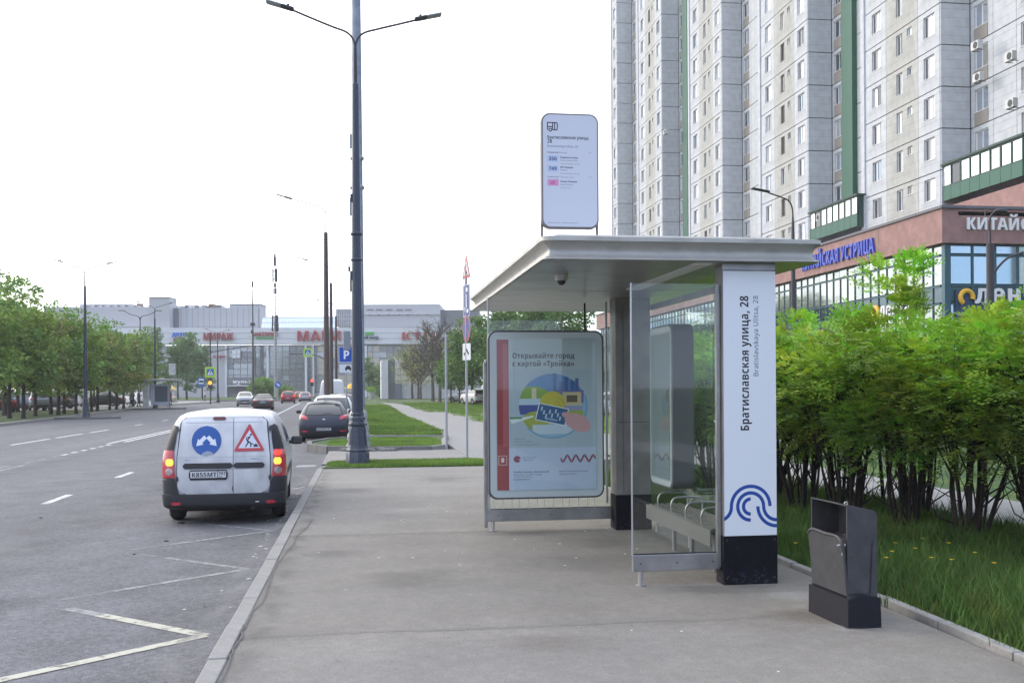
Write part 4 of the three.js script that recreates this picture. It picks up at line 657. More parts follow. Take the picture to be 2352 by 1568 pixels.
  mesh('clamp', [0.9, 1.6].flatMap((y) => [box(0.05, 0.03, 0.04, 3.0, y, -12.43)]), M.steelLight, far);
  // back wall: three panes between the columns, carried on a rail
  const back = new THREE.Group(); back.name = 'back_wall'; shelter.add(back);
  for (const [a, b] of [[-8.88, -10.0], [-10.02, -11.14], [-11.16, -12.2]]) mesh('pane', box(0.01, 2.4, Math.abs(b - a), 3.5, 1.5, (a + b) / 2), M.glass, back);
  mesh('bottom_rail', rbox(0.05, 0.145, 3.3, 0.006, 3.5, 0.22, -10.54), M.steel, back); mesh('top_rail', box(0.04, 0.06, 3.3, 3.5, 2.72, -10.54), M.steel, back); for (const z of [-9.2, -10.74, -12]) mesh('foot', cyl(0.02, 0.02, 0.15, 3.5, 0, z, 12), M.steelLight, back);
  mesh('reflector', box(0.006, 0.012, 0.3, 3.488, 1.40, -9.75), M.frameWhite, back);
  for (let k = 0; k < 2; k++) mesh('pane', box(0.01, 1.9, 0.92, 3.5, 1.6, -13.0 - k * 0.95), M.glass, back);
  // poster light box at the far side
  const lb = new THREE.Group(); lb.name = 'light_box'; shelter.add(lb);
  const posterTex = canvas(820, 1320, (x, w, h) => {
    const g = x.createLinearGradient(0, 0, 0, h); x.fillStyle = '#c3cbd2'; x.fillRect(0, 0, w, h); x.fillStyle = '#c9d3ea'; x.fillRect(0, h * 0.72, w, h * 0.28); x.fillStyle = '#b9c6d2'; x.fillRect(w * 0.1, h * 0.2, w * 0.9, h * 0.52);
    x.fillStyle = '#a5333d'; x.fillRect(0, 0, w * 0.118, h); x.fillStyle = '#c05a62'; x.fillRect(w * 0.06, h * 0.03, w * 0.05, h * 0.68);
    x.fillStyle = '#4a3f44'; x.font = 'bold 66px sans-serif'; x.fillText('Открывайте город', w * 0.155, h * 0.125, w * 0.63); x.fillText('с картой «Тройка»', w * 0.155, h * 0.178, w * 0.63);
    const cx = w * 0.56, cy2 = h * 0.44, R = w * 0.34; x.fillStyle = '#9cc0e2'; x.beginPath(); x.arc(cx, cy2, R, 0, 7); x.fill(); x.save(); x.clip();
    x.fillStyle = '#5f8fc8'; x.fillRect(cx - R, cy2 - R, R * 2, R * 0.7); x.fillStyle = '#8fb04a'; x.beginPath(); x.ellipse(cx - R * 0.6, cy2 - R * 0.25, R * 0.55, R * 0.36, 0, 0, 7); x.fill(); x.fillStyle = '#c8d9ee'; x.fillRect(cx - R, cy2 - R * 0.22, R * 1.0, R * 0.2); x.fillStyle = '#4b55a5'; x.fillRect(cx - R, cy2 - R * 0.02, R * 0.75, R * 0.3); x.fillStyle = '#b3b64e'; x.beginPath(); x.ellipse(cx - R * 0.5, cy2 + R * 0.5, R * 0.42, R * 0.32, 0, 0, 7); x.fill(); x.fillStyle = '#cfdcea'; x.fillRect(cx - R * 0.6, cy2 + R * 0.6, R * 1.2, R * 0.3); x.restore();
    x.lineWidth = 16; x.strokeStyle = '#86aecb'; x.beginPath(); x.arc(cx, cy2, R + 6, -0.3, 2.4); x.stroke();
    x.fillStyle = '#4a66a6'; for (const [a, b, ww, hh] of [[0.02, 1.02, 0.10, 0.8], [0.2, 0.75, 0.12, 0.55], [0.36, 0.9, 0.1, 0.7], [0.54, 0.78, 0.12, 0.6], [0.68, 0.86, 0.1, 0.7]]) x.fillRect(cx + R * a, cy2 - R * b, R * ww, R * hh);
    x.fillStyle = '#6d6cae'; x.fillRect(cx + R * 0.08, cy2 - R * 0.48, R * 0.85, R * 0.4); x.fillStyle = '#d9c79a'; x.fillRect(cx + R * 0.3, cy2 - R * 0.42, R * 0.56, R * 0.42); x.fillStyle = '#6a5a4c'; x.fillRect(cx + R * 0.42, cy2 - R * 0.32, R * 0.32, R * 0.22); x.fillStyle = '#e6d7bd'; x.fillRect(cx - R * 0.62, cy2 - R * 0.55, R * 0.14, R * 0.34); x.fillStyle = '#9d9fc9'; x.fillRect(cx + R * 0.3, cy2 + R * 0.02, R * 0.6, R * 0.14); x.fillStyle = '#a7b84c'; x.fillRect(cx + R * 0.36, cy2 + R * 0.16, R * 0.55, R * 0.26);
    x.fillStyle = '#d2c43a'; x.beginPath(); x.arc(cx + R * 0.0, cy2 - R * 0.08, R * 0.37, 0, 7); x.fill(); x.strokeStyle = '#b0a52c'; x.lineWidth = 5; for (let i = 1; i < 4; i++) { x.beginPath(); x.arc(cx, cy2 + 20, R * 0.12 * i, -1.3, 0.1); x.stroke(); }
    x.save(); x.translate(cx - R * 0.02, cy2 + R * 0.3); x.rotate(0.22); x.fillStyle = '#eef2f6'; x.fillRect(-R * 0.46, -R * 0.3, R * 0.92, R * 0.56); x.fillStyle = '#2f5e97'; x.fillRect(-R * 0.43, -R * 0.27, R * 0.86, R * 0.5); x.fillStyle = '#c6d8e8'; for (let i = 0; i < 9; i++) x.fillRect(-R * 0.36 + i * R * 0.085, -R * 0.2 + ((i * 7) % 5) * R * 0.05, R * 0.05, R * 0.13); x.font = 'bold 30px sans-serif'; x.fillText('тройка', -R * 0.2, R * 0.17); x.restore();
    x.fillStyle = '#dca9ad'; x.beginPath(); x.ellipse(cx + R * 0.75, cy2 + R * 0.55, R * 0.42, R * 0.26, 0.5, 0, 7); x.fill(); x.beginPath(); x.ellipse(cx + R * 0.48, cy2 + R * 0.33, R * 0.22, R * 0.1, 0.3, 0, 7); x.fill();
    x.fillStyle = '#eef1f4'; x.beginPath(); x.moveTo(w * 0.13, h * 0.535); x.lineTo(w * 0.36, h * 0.505); x.lineTo(w * 0.37, h * 0.515); x.lineTo(w * 0.15, h * 0.56); x.fill(); x.fillStyle = '#5a8f56'; x.fillRect(w * 0.13, h * 0.515, w * 0.12, h * 0.012);
    x.fillStyle = '#7b8698'; x.font = '20px sans-serif'; x.fillText('Транспорт', w * 0.16, h * 0.665); x.fillText('с картой «Тройка»', w * 0.16, h * 0.683); x.fillText('по всему городу удобно', w * 0.16, h * 0.703);
    x.strokeStyle = '#8c3350'; x.lineWidth = 14; x.beginPath(); x.arc(w * 0.2, h * 0.795, 22, 0.4, 6.2); x.stroke(); x.beginPath(); x.arc(w * 0.2, h * 0.795, 7, 0, 7); x.stroke(); x.fillStyle = '#6d7591'; x.font = '19px sans-serif'; x.fillText('Московский', w * 0.255, h * 0.79); x.fillText('транспорт', w * 0.255, h * 0.806);
    x.strokeStyle = '#91405c'; x.lineWidth = 8; for (const o of [0, 14]) { x.beginPath(); for (let i = 0; i <= 60; i++) { const px = w * 0.64 + i * w * 0.0059, py = h * 0.79 + Math.sin(i * 0.42) * 26 + o; i ? x.lineTo(px, py) : x.moveTo(px, py); } x.stroke(); }
    x.fillStyle = '#3d4460'; x.font = 'bold 19px sans-serif'; x.fillText('Узнайте больше «Московский', w * 0.16, h * 0.885); x.font = '18px sans-serif'; x.fillText('транспорт» на сайте города', w * 0.16, h * 0.902); x.fillText('+7 (495) 539-54-54', w * 0.16, h * 0.918); x.font = 'bold 17px sans-serif'; x.fillText('transport.mos.ru', w * 0.16, h * 0.934); x.font = '17px sans-serif'; x.fillText('Единый транспортный портал', w * 0.62, h * 0.884); x.fillText('столицы и области', w * 0.62, h * 0.902);
    x.strokeStyle = '#e5c3c8'; x.lineWidth = 5; x.strokeRect(w * 0.015, h * 0.772, w * 0.08, h * 0.06); x.fillStyle = '#f0dadd'; x.fillRect(w * 0.04, h * 0.785, w * 0.03, h * 0.03);
  });
  function lightBox(parent, w, h, d, face, edge = std(C(0.47, 0.535, 0.545), 0.3)) {
    mesh('casing', [ext(rrect(w, h, 0.1), d - 0.02, 0.01, 8).translate(0, 0, -d / 2 + 0.01)], std(C(0.09, 0.095, 0.10), 0.5, 0.3), parent);
    mesh('border', ext(rrect(w - 0.025, h - 0.025, 0.095), 0.006, 0, 8).translate(0, 0, d / 2), edge, parent);
    mesh('poster', faceUV(plane(w * 0.865, h * 0.9, 0, 0, d / 2 + 0.009)), face, parent);
    mesh('cover_glass', box(w * 0.87 + 0.02, h * 0.905 + 0.02, 0.004, 0, 0, d / 2 + 0.016), M.glass, parent);
  }
  lightBox(lb, 1.415, 2.03, 0.13, std(C(0.95, 0.95, 0.95), 0.5, 0, { map: posterTex })); lb.position.set(2.21, 1.42, -12.38);
  // the box on the back wall
  const lb2 = new THREE.Group(); lb2.name = 'light_box'; shelter.add(lb2); lightBox(lb2, 0.82, 1.73, 0.24, std(C(0.13, 0.14, 0.14), 0.35), std(C(0.34, 0.37, 0.38), 0.35)); lb2.rotation.y = -PI / 2; lb2.position.set(3.33, 1.54, -10.83);
  // bench
  const benchSteel = std(C(0.19, 0.186, 0.18), 0.45, 0.45), bench = new THREE.Group(); bench.name = 'bench'; shelter.add(bench);
  for (let i = 0; i < 6; i++) mesh('seat_slat', box(0.03, 0.02, 2.06, 3.12 + i * 0.066, 0.455, -9.93), benchSteel, bench);
  mesh('apron', [box(0.012, 0.15, 2.1, 3.078, 0.385, -9.9), box(0.4, 0.03, 0.03, 3.28, 0.43, -9.1), box(0.4, 0.03, 0.03, 3.28, 0.43, -10.8)], benchSteel, bench);
  for (const z of [-9.25, -9.72, -10.2, -10.68]) mesh('arm_hoop', tube([V(3.13, 0.46, z), V(3.13, 0.55, z), V(3.16, 0.60, z), V(3.2, 0.61, z), V(3.4, 0.61, z), V(3.44, 0.60, z), V(3.46, 0.56, z), V(3.46, 0.46, z)], 0.011, 8, 40), M.steel, bench);
  for (const z of [-9.3, -10.0, -10.6]) mesh('leg', [cyl(0.025, 0.025, 0.4, 3.28, 0, z, 12), box(0.12, 0.02, 0.1, 3.28, 0.37, z)], M.steel, bench);
  // stop sign on the roof
  const signTex = canvas(512, 1024, (x, w, h) => {
    x.fillStyle = '#dcdfe8'; x.fillRect(0, 0, w, h); x.strokeStyle = x.fillStyle = '#262a38'; x.lineWidth = 9;
    x.beginPath(); x.moveTo(40, 74); x.lineTo(132, 74); x.quadraticCurveTo(142, 100, 132, 140); x.lineTo(92, 140); x.moveTo(44, 74); x.lineTo(44, 142); x.moveTo(92, 74); x.lineTo(92, 140); x.moveTo(112, 74); x.lineTo(112, 140); x.moveTo(44, 112); x.lineTo(92, 112); x.stroke(); x.beginPath(); x.arc(70, 140, 13, 0, 7); x.stroke();
    x.font = 'bold 43px sans-serif'; x.fillText('Братиславская улица,', 40, 222, 400); x.fillText('28', 40, 260); x.fillStyle = '#5b6075'; x.font = '27px sans-serif'; x.fillText('Bratislavskaya Ulitsa, 28', 40, 298, 290);
    x.font = 'bold 19px sans-serif'; x.fillText('Ежедневно', 40, 352); x.font = '17px sans-serif'; x.fillText('Every day', 150, 352); x.fillText('6–1', 432, 345); x.strokeStyle = '#8d93a8'; x.lineWidth = 1;
    x.fillStyle = '#c3d4ee'; x.fillRect(40, 372, 105, 62); x.fillRect(40, 462, 105, 62); x.fillStyle = '#e39ac0'; x.fillRect(42, 592, 103, 58);
    x.fillStyle = '#17264c'; x.font = 'bold 47px sans-serif'; x.fillText('350', 52, 420); x.fillText('749', 52, 510); x.fillStyle = '#b03a78'; x.font = 'bold 40px sans-serif'; x.fillText('с9', 68, 636);
    x.fillStyle = '#30364a'; x.font = 'bold 24px sans-serif'; x.fillText('Перервинская улица', 160, 398, 170); x.fillText('ЖК Перерва', 160, 488, 124); x.fillText('Улица Перерва', 160, 618, 162); x.fillStyle = '#6d7388'; x.font = '20px sans-serif'; x.fillText('Pererva Street Ulitsa', 160, 424, 168); x.fillText('Pererva', 160, 512, 70); x.fillText('Ulitsa Pererva', 160, 646, 130); x.font = '17px sans-serif'; x.fillText('7 Пн–Пт 6:00 Вс–Чт 6:30', 160, 454, 215); x.fillText('7 Пн–Пт 5:50 Вс–Чт 6:20', 160, 544, 205); x.fillText('7 Пн–Пт 6:10', 160, 674, 140); x.font = 'bold 18px sans-serif'; x.fillText('Социальный', 40, 576, 110); x.font = '17px sans-serif'; x.fillText('Social bus route', 165, 576, 135); x.fillText('7–21', 430, 570); x.fillText('transport.mos.ru · Единый номер 3210', 40, 994, 290);
  });
  const ss = new THREE.Group(); ss.name = 'stop_sign'; shelter.add(ss);
  mesh('panel', ext(rrect(0.515, 1.03, 0.075), 0.05, 0.008, 8).translate(1.868, 3.71, -9.18), std(C(0.20, 0.19, 0.19), 0.5, 0.3), ss);
  mesh('sign_face', (() => { const g = new THREE.ShapeGeometry(rrect(0.5, 1.012, 0.07), 8).translate(1.868, 3.71, -9.118); return faceUV(g); })(), std(C(0.83, 0.83, 0.85), 0.45, 0, { map: signTex }), ss);
  for (const x of [1.612, 2.124]) mesh('leg', cyl(0.0125, 0.0125, 0.95, x, 3.02, -9.17, 10), std(C(0.22, 0.20, 0.19), 0.5, 0.4), ss);
}

// ---------------------------------------------------------------- the litter bin
{
  const b = thing('litter_bin', 'dark grey metal litter bin with hood and black concrete foot beside the kerb', 'bin', V(3.575, 0, -7.22), 0.04);
  const gm = std(C(0.085, 0.083, 0.09), 0.55, 0.25, { map: rep(grime, 2), metres: true }), dk = std(C(0.007, 0.007, 0.015), 0.85, 0, { map: rep(grime, 3), metres: true });
  // foot: gabled block, 0.27 across, 0.62 along z
  const fs = new THREE.Shape([[-0.145, 0], [0.108, 0], [0.102, 0.21], [-0.02, 0.238], [-0.142, 0.205]].map((p) => new THREE.Vector2(...p)));
  mesh('foot', ext(fs, 0.60, 0.006, 2).translate(0, 0, -0.33), dk, b);
  // hood: two side plates, a back and a top that falls to the back
  const hs = new THREE.Shape(); hs.moveTo(-0.135, 0.20); hs.lineTo(0.095, 0.20); hs.lineTo(0.095, 0.80); hs.quadraticCurveTo(0.095, 0.835, 0.06, 0.845); hs.lineTo(-0.14, 0.89); hs.closePath();
  mesh('side_plate', ext(hs, 0.008, 0.002, 6).translate(0, 0, 0.24), gm, b); mesh('side_plate', ext(hs, 0.008, 0.002, 6).translate(0, 0, -0.30), gm, b);
  const top = (o) => [[0.095 - o, 0.24], [0.095 - o, 0.80], [0.088 - o, 0.822 - o], [0.075, 0.838 - o], [0.06, 0.845 - o], [-0.14, 0.89 - o]];
  const sh = new THREE.Shape([...top(0), ...top(0.01).reverse()].map((p) => new THREE.Vector2(...p))); mesh('hood', ext(sh, 0.54).translate(0, 0, -0.296), gm, b);
  // tilting bucket with a rolled rim
  const bs = new THREE.Shape([[-0.138, 0.235], [0.05, 0.235], [0.07, 0.62], [0.055, 0.62], [0.035, 0.25], [-0.125, 0.25], [-0.16, 0.645], [-0.175, 0.645]].map((p) => new THREE.Vector2(...p)));
  mesh('bucket', [ext(bs, 0.516, 0.002, 2).translate(-0.007, 0, -0.268)], gm, b);
  const be = new THREE.Shape([[-0.135, 0.24], [0.04, 0.24], [0.065, 0.60], [-0.155, 0.60]].map((p) => new THREE.Vector2(...p))); mesh('bucket_end', [ext(be, 0.006).translate(0, 0, 0.222), ext(be, 0.006).translate(0, 0, -0.265)], gm, b);
  mesh('rim', tube([V(-0.17, 0.57, 0.248), V(-0.18, 0.62, 0.24), V(-0.179, 0.65, 0.19), V(-0.179, 0.653, 0.0), V(-0.179, 0.653, -0.22), V(-0.178, 0.62, -0.268)], 0.013, 8, 30), gm, b);
  mesh('hinge', [cyl(0.009, 0.009, 0.06, 0, 0, 0, 10).rotateZ(PI / 2).translate(-0.15, 0.60, 0.238), box(0.02, 0.07, 0.01, -0.165, 0.56, 0.238)], M.steelLight, b);
  mesh('ring', new THREE.TorusGeometry(0.012, 0.004, 6, 12).translate(-0.12, 0.895, 0.2), M.steelLight, b);
}

// ---------------------------------------------------------------- lamp posts
function lampHead(len, paintM) {                     // flat lantern along +x from its spigot
  return [merge([rbox(0.30, 0.075, 0.17, 0.03, 0.14, 0, 0), cyl(0.03, 0.03, 0.05, 0.14, 0.035, 0, 8)]), rbox(len, 0.045, 0.24, 0.02, 0.28 + len / 2, 0, 0)];
}
function makeStreetLamp(right = true) {
  const t = new THREE.Group();
  const b = [[0.28, -0.2], [0.272, 0.0], [0.262, 0.30], [0.25, 0.33], [0.262, 0.345], [0.262, 0.37], [0.235, 0.395], [0.228, 0.42], [0.182, 0.90], [0.205, 0.915], [0.212, 0.945], [0.205, 0.975], [0.165, 0.985], [0.158, 1.02], [0.172, 1.04], [0.168, 1.10], [0.142, 1.13], [0.148, 1.16], [0.146, 1.19], [0.130, 1.21]];
  mesh('base', toCreasedNormals(lathe(b, 8), 0.5), M.lampPaint, t);
  mesh('base_panel', [0, 1, 2, 3, 4, 5, 6, 7].map((i) => box(0.10, 0.36, 0.012, 0, 0, 0.193).rotateX(-0.09).translate(0, 0.65, 0).rotateY(i * PI / 4 + PI / 8)), M.lampPaint, t);
  mesh('shaft', lathe([[0.130, 1.2], [0.118, 3], [0.098, 5.6], [0.082, 7.4], [0.076, 8.62], [0.062, 8.66], [0.0, 8.66]], 16), M.lampPaint, t);
  mesh('collar', [lathe([[0.10, 5.2], [0.135, 5.22], [0.135, 5.26], [0.10, 5.3]], 14), lathe([[0.10, 4.62], [0.13, 4.64], [0.13, 4.68], [0.10, 4.7]], 14), box(0.05, 0.2, 0.08, -0.12, 4.3, 0), box(0.04, 0.18, 0.07, -0.11, 6.05, 0)], M.lampPaint, t);
  mesh('stem', cyl(0.045, 0.036, 0.85, 0, 8.6, 0, 10), M.brownPole, t);
  for (const s of [-1, 1]) {
    const a = new THREE.Group(); a.name = 'arm'; t.add(a);
    mesh('arm_pipe', tube([V(0, 9.3, 0), V(s * 0.015, 9.55, 0), V(s * 0.08, 9.70, 0), V(s * 0.2, 9.80, 0), V(s * 0.5, 9.90, 0), V(s * 1.05, s < 0 ? 10.10 : 10.06, 0), V(s * 1.42, s < 0 ? 10.24 : 10.17, 0)], 0.024, 7, 26), M.brownPole, a);
    const [body, lens] = lampHead(0.34, 0), q = (g) => g.rotateZ(0.24).translate(1.36, s < 0 ? 10.24 : 10.17, 0).applyMatrix4(new THREE.Matrix4().makeScale(s, 1, 1));
    const fix = (g) => { if (s < 0) { const n = norm(g), p = n.attributes.position.array, m = n.attributes.normal.array; for (let i = 0; i < p.length; i += 9) for (let k = 0; k < 3; k++) { [p[i + 3 + k], p[i + 6 + k]] = [p[i + 6 + k], p[i + 3 + k]];[m[i + 3 + k], m[i + 6 + k]] = [m[i + 6 + k], m[i + 3 + k]]; } return n; } return g; };
    mesh('lamp_head', fix(q(body)), M.brownPole, a); mesh('lamp_tray', fix(q(lens)), M.galv, a);
  }
  return t;
}
const lamp0 = makeStreetLamp(), G2 = (x, y, l) => { const p = G(x, y, l); return p; };
{
  const put = (label, p, turn = 0, s = 1, g) => { const t = lamp0.clone(); t.name = numbered('street_lamp'); t.position.copy(p); t.rotation.y = turn; t.scale.setScalar(s); scene.add(t); return tag(t, label, 'street lamp', g); };
  put('big dark blue street lamp with octagonal foot standing in the grass strip', V(-0.14, 0, -23.44), 0.03);
  put('dark street lamp on a small kerbed island left of the white van', V(-18.17, -0.05, -71.0), 0.1, 1);
  put('dark street lamp in front of the far bus shelter across the road', V(-20.0, -0.03, -103.3), 0.1, 1);
  put('dark street lamp beside the amber traffic light across the road', V(-20.4, -0.02, -149.4), 0.1, 1);
  // lamps farther along the pavement: brown shafts, stems, arms thinned to imitate sky glare
  const brown = std(C(0.085, 0.062, 0.058), 0.6, 0.1), thin = new THREE.Group();
  mesh('shaft', lathe([[0.2, -0.1], [0.19, 1.1], [0.135, 1.2], [0.122, 4], [0.1, 7], [0.088, 8.6], [0.07, 8.66], [0, 8.66]], 14), brown, thin);
  mesh('stem', cyl(0.024, 0.02, 1.0, 0, 8.6, 0, 6), M.galv, thin);
  { const g = new THREE.Group(); g.name = 'arm'; thin.add(g); mesh('arm_pipe', tube([V(0, 9.55, 0), V(-0.2, 9.75, 0), V(-1.5, 10.12, 0)], 0.02, 5, 10), M.galv, g); mesh('lamp_head', [rbox(0.34, 0.07, 0.17, 0.03).rotateZ(-0.26).translate(-1.62, 10.16, 0), rbox(0.36, 0.03, 0.2, 0.012).rotateZ(-0.26).translate(-1.95, 10.25, 0)], brown, g); }
  const put2 = (label, p, sc) => { const t = thin.clone(); t.name = numbered('brown_lamp'); t.position.copy(p); t.scale.setScalar(sc); scene.add(t); return tag(t, label, 'street lamp'); };
  put2('taller brown lamp post rising behind the parked white car', PD(750, 890, 47).setY(0), 1.03);
  put2('lower brown lamp post right behind the taller brown one', PD(761, 890, 67).setY(0), 1.0);
  put2('thin dark lamp post left of the P sign beyond the parked cars', PD(772, 890, 95).setY(0), 0.98);
  // tall grey mast behind the big lamp
  const p = thing('steel_pole', 'tall pale grey steel pole close behind the big street lamp', 'pole', V(-0.145, 0, -30.0));
  mesh('shaft', lathe([[0.19, 1.1], [0.175, 4.5], [0.16, 8], [0.135, 12.5], [0.12, 16], [0, 16]], 18), M.polePaint, p);
  mesh('base', lathe([[0.36, -0.1], [0.36, 0.12], [0.31, 0.2], [0.33, 0.3], [0.33, 0.42], [0.28, 0.5], [0.3, 0.6], [0.29, 0.75], [0.25, 0.82], [0.27, 0.95], [0.24, 1.08], [0.19, 1.15]], 18), M.galv, p);
  mesh('band', lathe([[0.16, 8.35], [0.2, 8.38], [0.2, 8.44], [0.16, 8.48]], 16), M.galv, p); mesh('band', lathe([[0.16, 7.5], [0.21, 7.53], [0.21, 7.6], [0.16, 7.63]], 16), M.galv, p); mesh('cable_box', box(0.08, 0.4, 0.1, -0.17, 8.9, 0), M.galv, p); mesh('cable_box', box(0.07, 0.5, 0.1, -0.19, 7.0, 0), M.galv, p);
  mesh('control_box', rbox(0.20, 0.56, 0.2, 0.02, -0.32, 3.13, 0.05), std(C(0.21, 0.23, 0.26), 0.5), p); mesh('box_bracket', box(0.16, 0.05, 0.06, -0.17, 3.2, 0), M.galv, p);
  mesh('camera_arm', [box(0.06, 0.14, 0.1, -0.24, 5.2, 0.05), box(0.05, 0.4, 0.06, -0.2, 4.75, 0)], M.brownPole, p);
  // lamp post before the tower, with one arm to the left
  const c = PD(1822, 552, 34), l = thing('park_lamp', 'single arm lamp post rising behind the shelter roof before the tower', 'street lamp', V(c.x, 0, c.z));
  mesh('post', lathe([[0.09, -0.1], [0.085, 1.2], [0.07, 5.9], [0.045, 7.1], [0.03, 7.35], [0, 7.35]], 10), M.brownPole, l);
  mesh('arm', tube([V(0, 7.3, 0), V(-0.02, 7.65, 0), V(-0.14, 7.88, 0), V(-0.35, 7.98, 0), V(-0.85, 8.14, 0)], 0.025, 7, 20), M.brownPole, l); mesh('lamp_head', rbox(0.62, 0.05, 0.2, 0.02).rotateZ(-0.16).translate(-1.12, 8.22, 0), M.brownPole, l);
  const d = PD(2276, 700, 24), k = thing('park_lamp', 'lamp post with hooked arm in front of the teal shop glazing', 'street lamp', V(d.x, 0, d.z));
  mesh('post', cyl(0.085, 0.085, 5.05, 0, 0, 0, 12), M.brownPole, k); mesh('post_tip', cyl(0.03, 0.025, 0.3, 0, 5.05, 0, 8), M.brownPole, k); mesh('bracket', [box(0.08, 0.1, 0.08, 0.09, 4.95, 0)], M.brownPole, k);
  mesh('arm', tube([V(0, 5.3, 0), V(-0.02, 5.5, 0.0), V(0.04, 5.72, 0), V(0.16, 5.82, 0)], 0.022, 7, 16), M.brownPole, k); mesh('lamp_head', new THREE.SphereGeometry(0.17, 14, 8).scale(1, 0.36, 0.55).translate(0.28, 5.82, 0), M.brownPole, k);
  mesh('arm', tube([V(0.06, 4.3, 0), V(0.2, 4.5, 0), V(0.45, 4.72, 0), V(0.85, 4.86, 0)], 0.028, 7, 16), M.brownPole, k);
}

// ---------------------------------------------------------------- road signs and lights
const pole = (h, r = 0.03) => cyl(r, r, h + 0.2, 0, -0.2, 0, 12);
function signFace(shape, tx, back = M.galv) { return [ext(shape, 0.006, 0, 12), tx]; }
function sign(parent, shape, y, z, draw, px = 256, name = 'sign_plate', rotY = 0, x = 0) {
  const g = new THREE.Group(); g.name = name; parent.add(g); g.position.set(x, y, z); g.rotation.y = rotY;
  mesh('plate', ext(shape, 0.006, 0.002, 12).translate(0, 0, -0.009), M.galv, g);
  const f = faceUV(new THREE.ShapeGeometry(shape, 12).translate(0, 0, 0.0012)); const b = f.boundingBox ?? (f.computeBoundingBox(), f.boundingBox), w = b.max.x - b.min.x, h = b.max.y - b.min.y;
  mesh('sign_face', f, std(C(0.85, 0.85, 0.85), 0.45, 0, { map: canvas(px, Math.round(px * h / w), draw) }), g); return g;
}
const circ = (r) => { const s = new THREE.Shape(); s.absarc(0, 0, r, 0, 2 * PI); return s; };
const tri = (a, r = 0.03) => { const s = new THREE.Shape(), h = a * 0.866, k = r * 1.7; const P = [[-a / 2, -h / 3], [a / 2, -h / 3], [0, h * 2 / 3]]; P.forEach((p, i) => { const q = P[(i + 1) % 3], o = P[(i + 2) % 3], L = a, u = [(q[0] - p[0]) / L, (q[1] - p[1]) / L], v = [(o[0] - p[0]) / L, (o[1] - p[1]) / L]; if (!i) s.moveTo(p[0] + v[0] * k, p[1] + v[1] * k); else s.lineTo(p[0] + v[0] * k, p[1] + v[1] * k); s.quadraticCurveTo(p[0], p[1], p[0] + u[0] * k, p[1] + u[1] * k); }); s.closePath(); return s; };
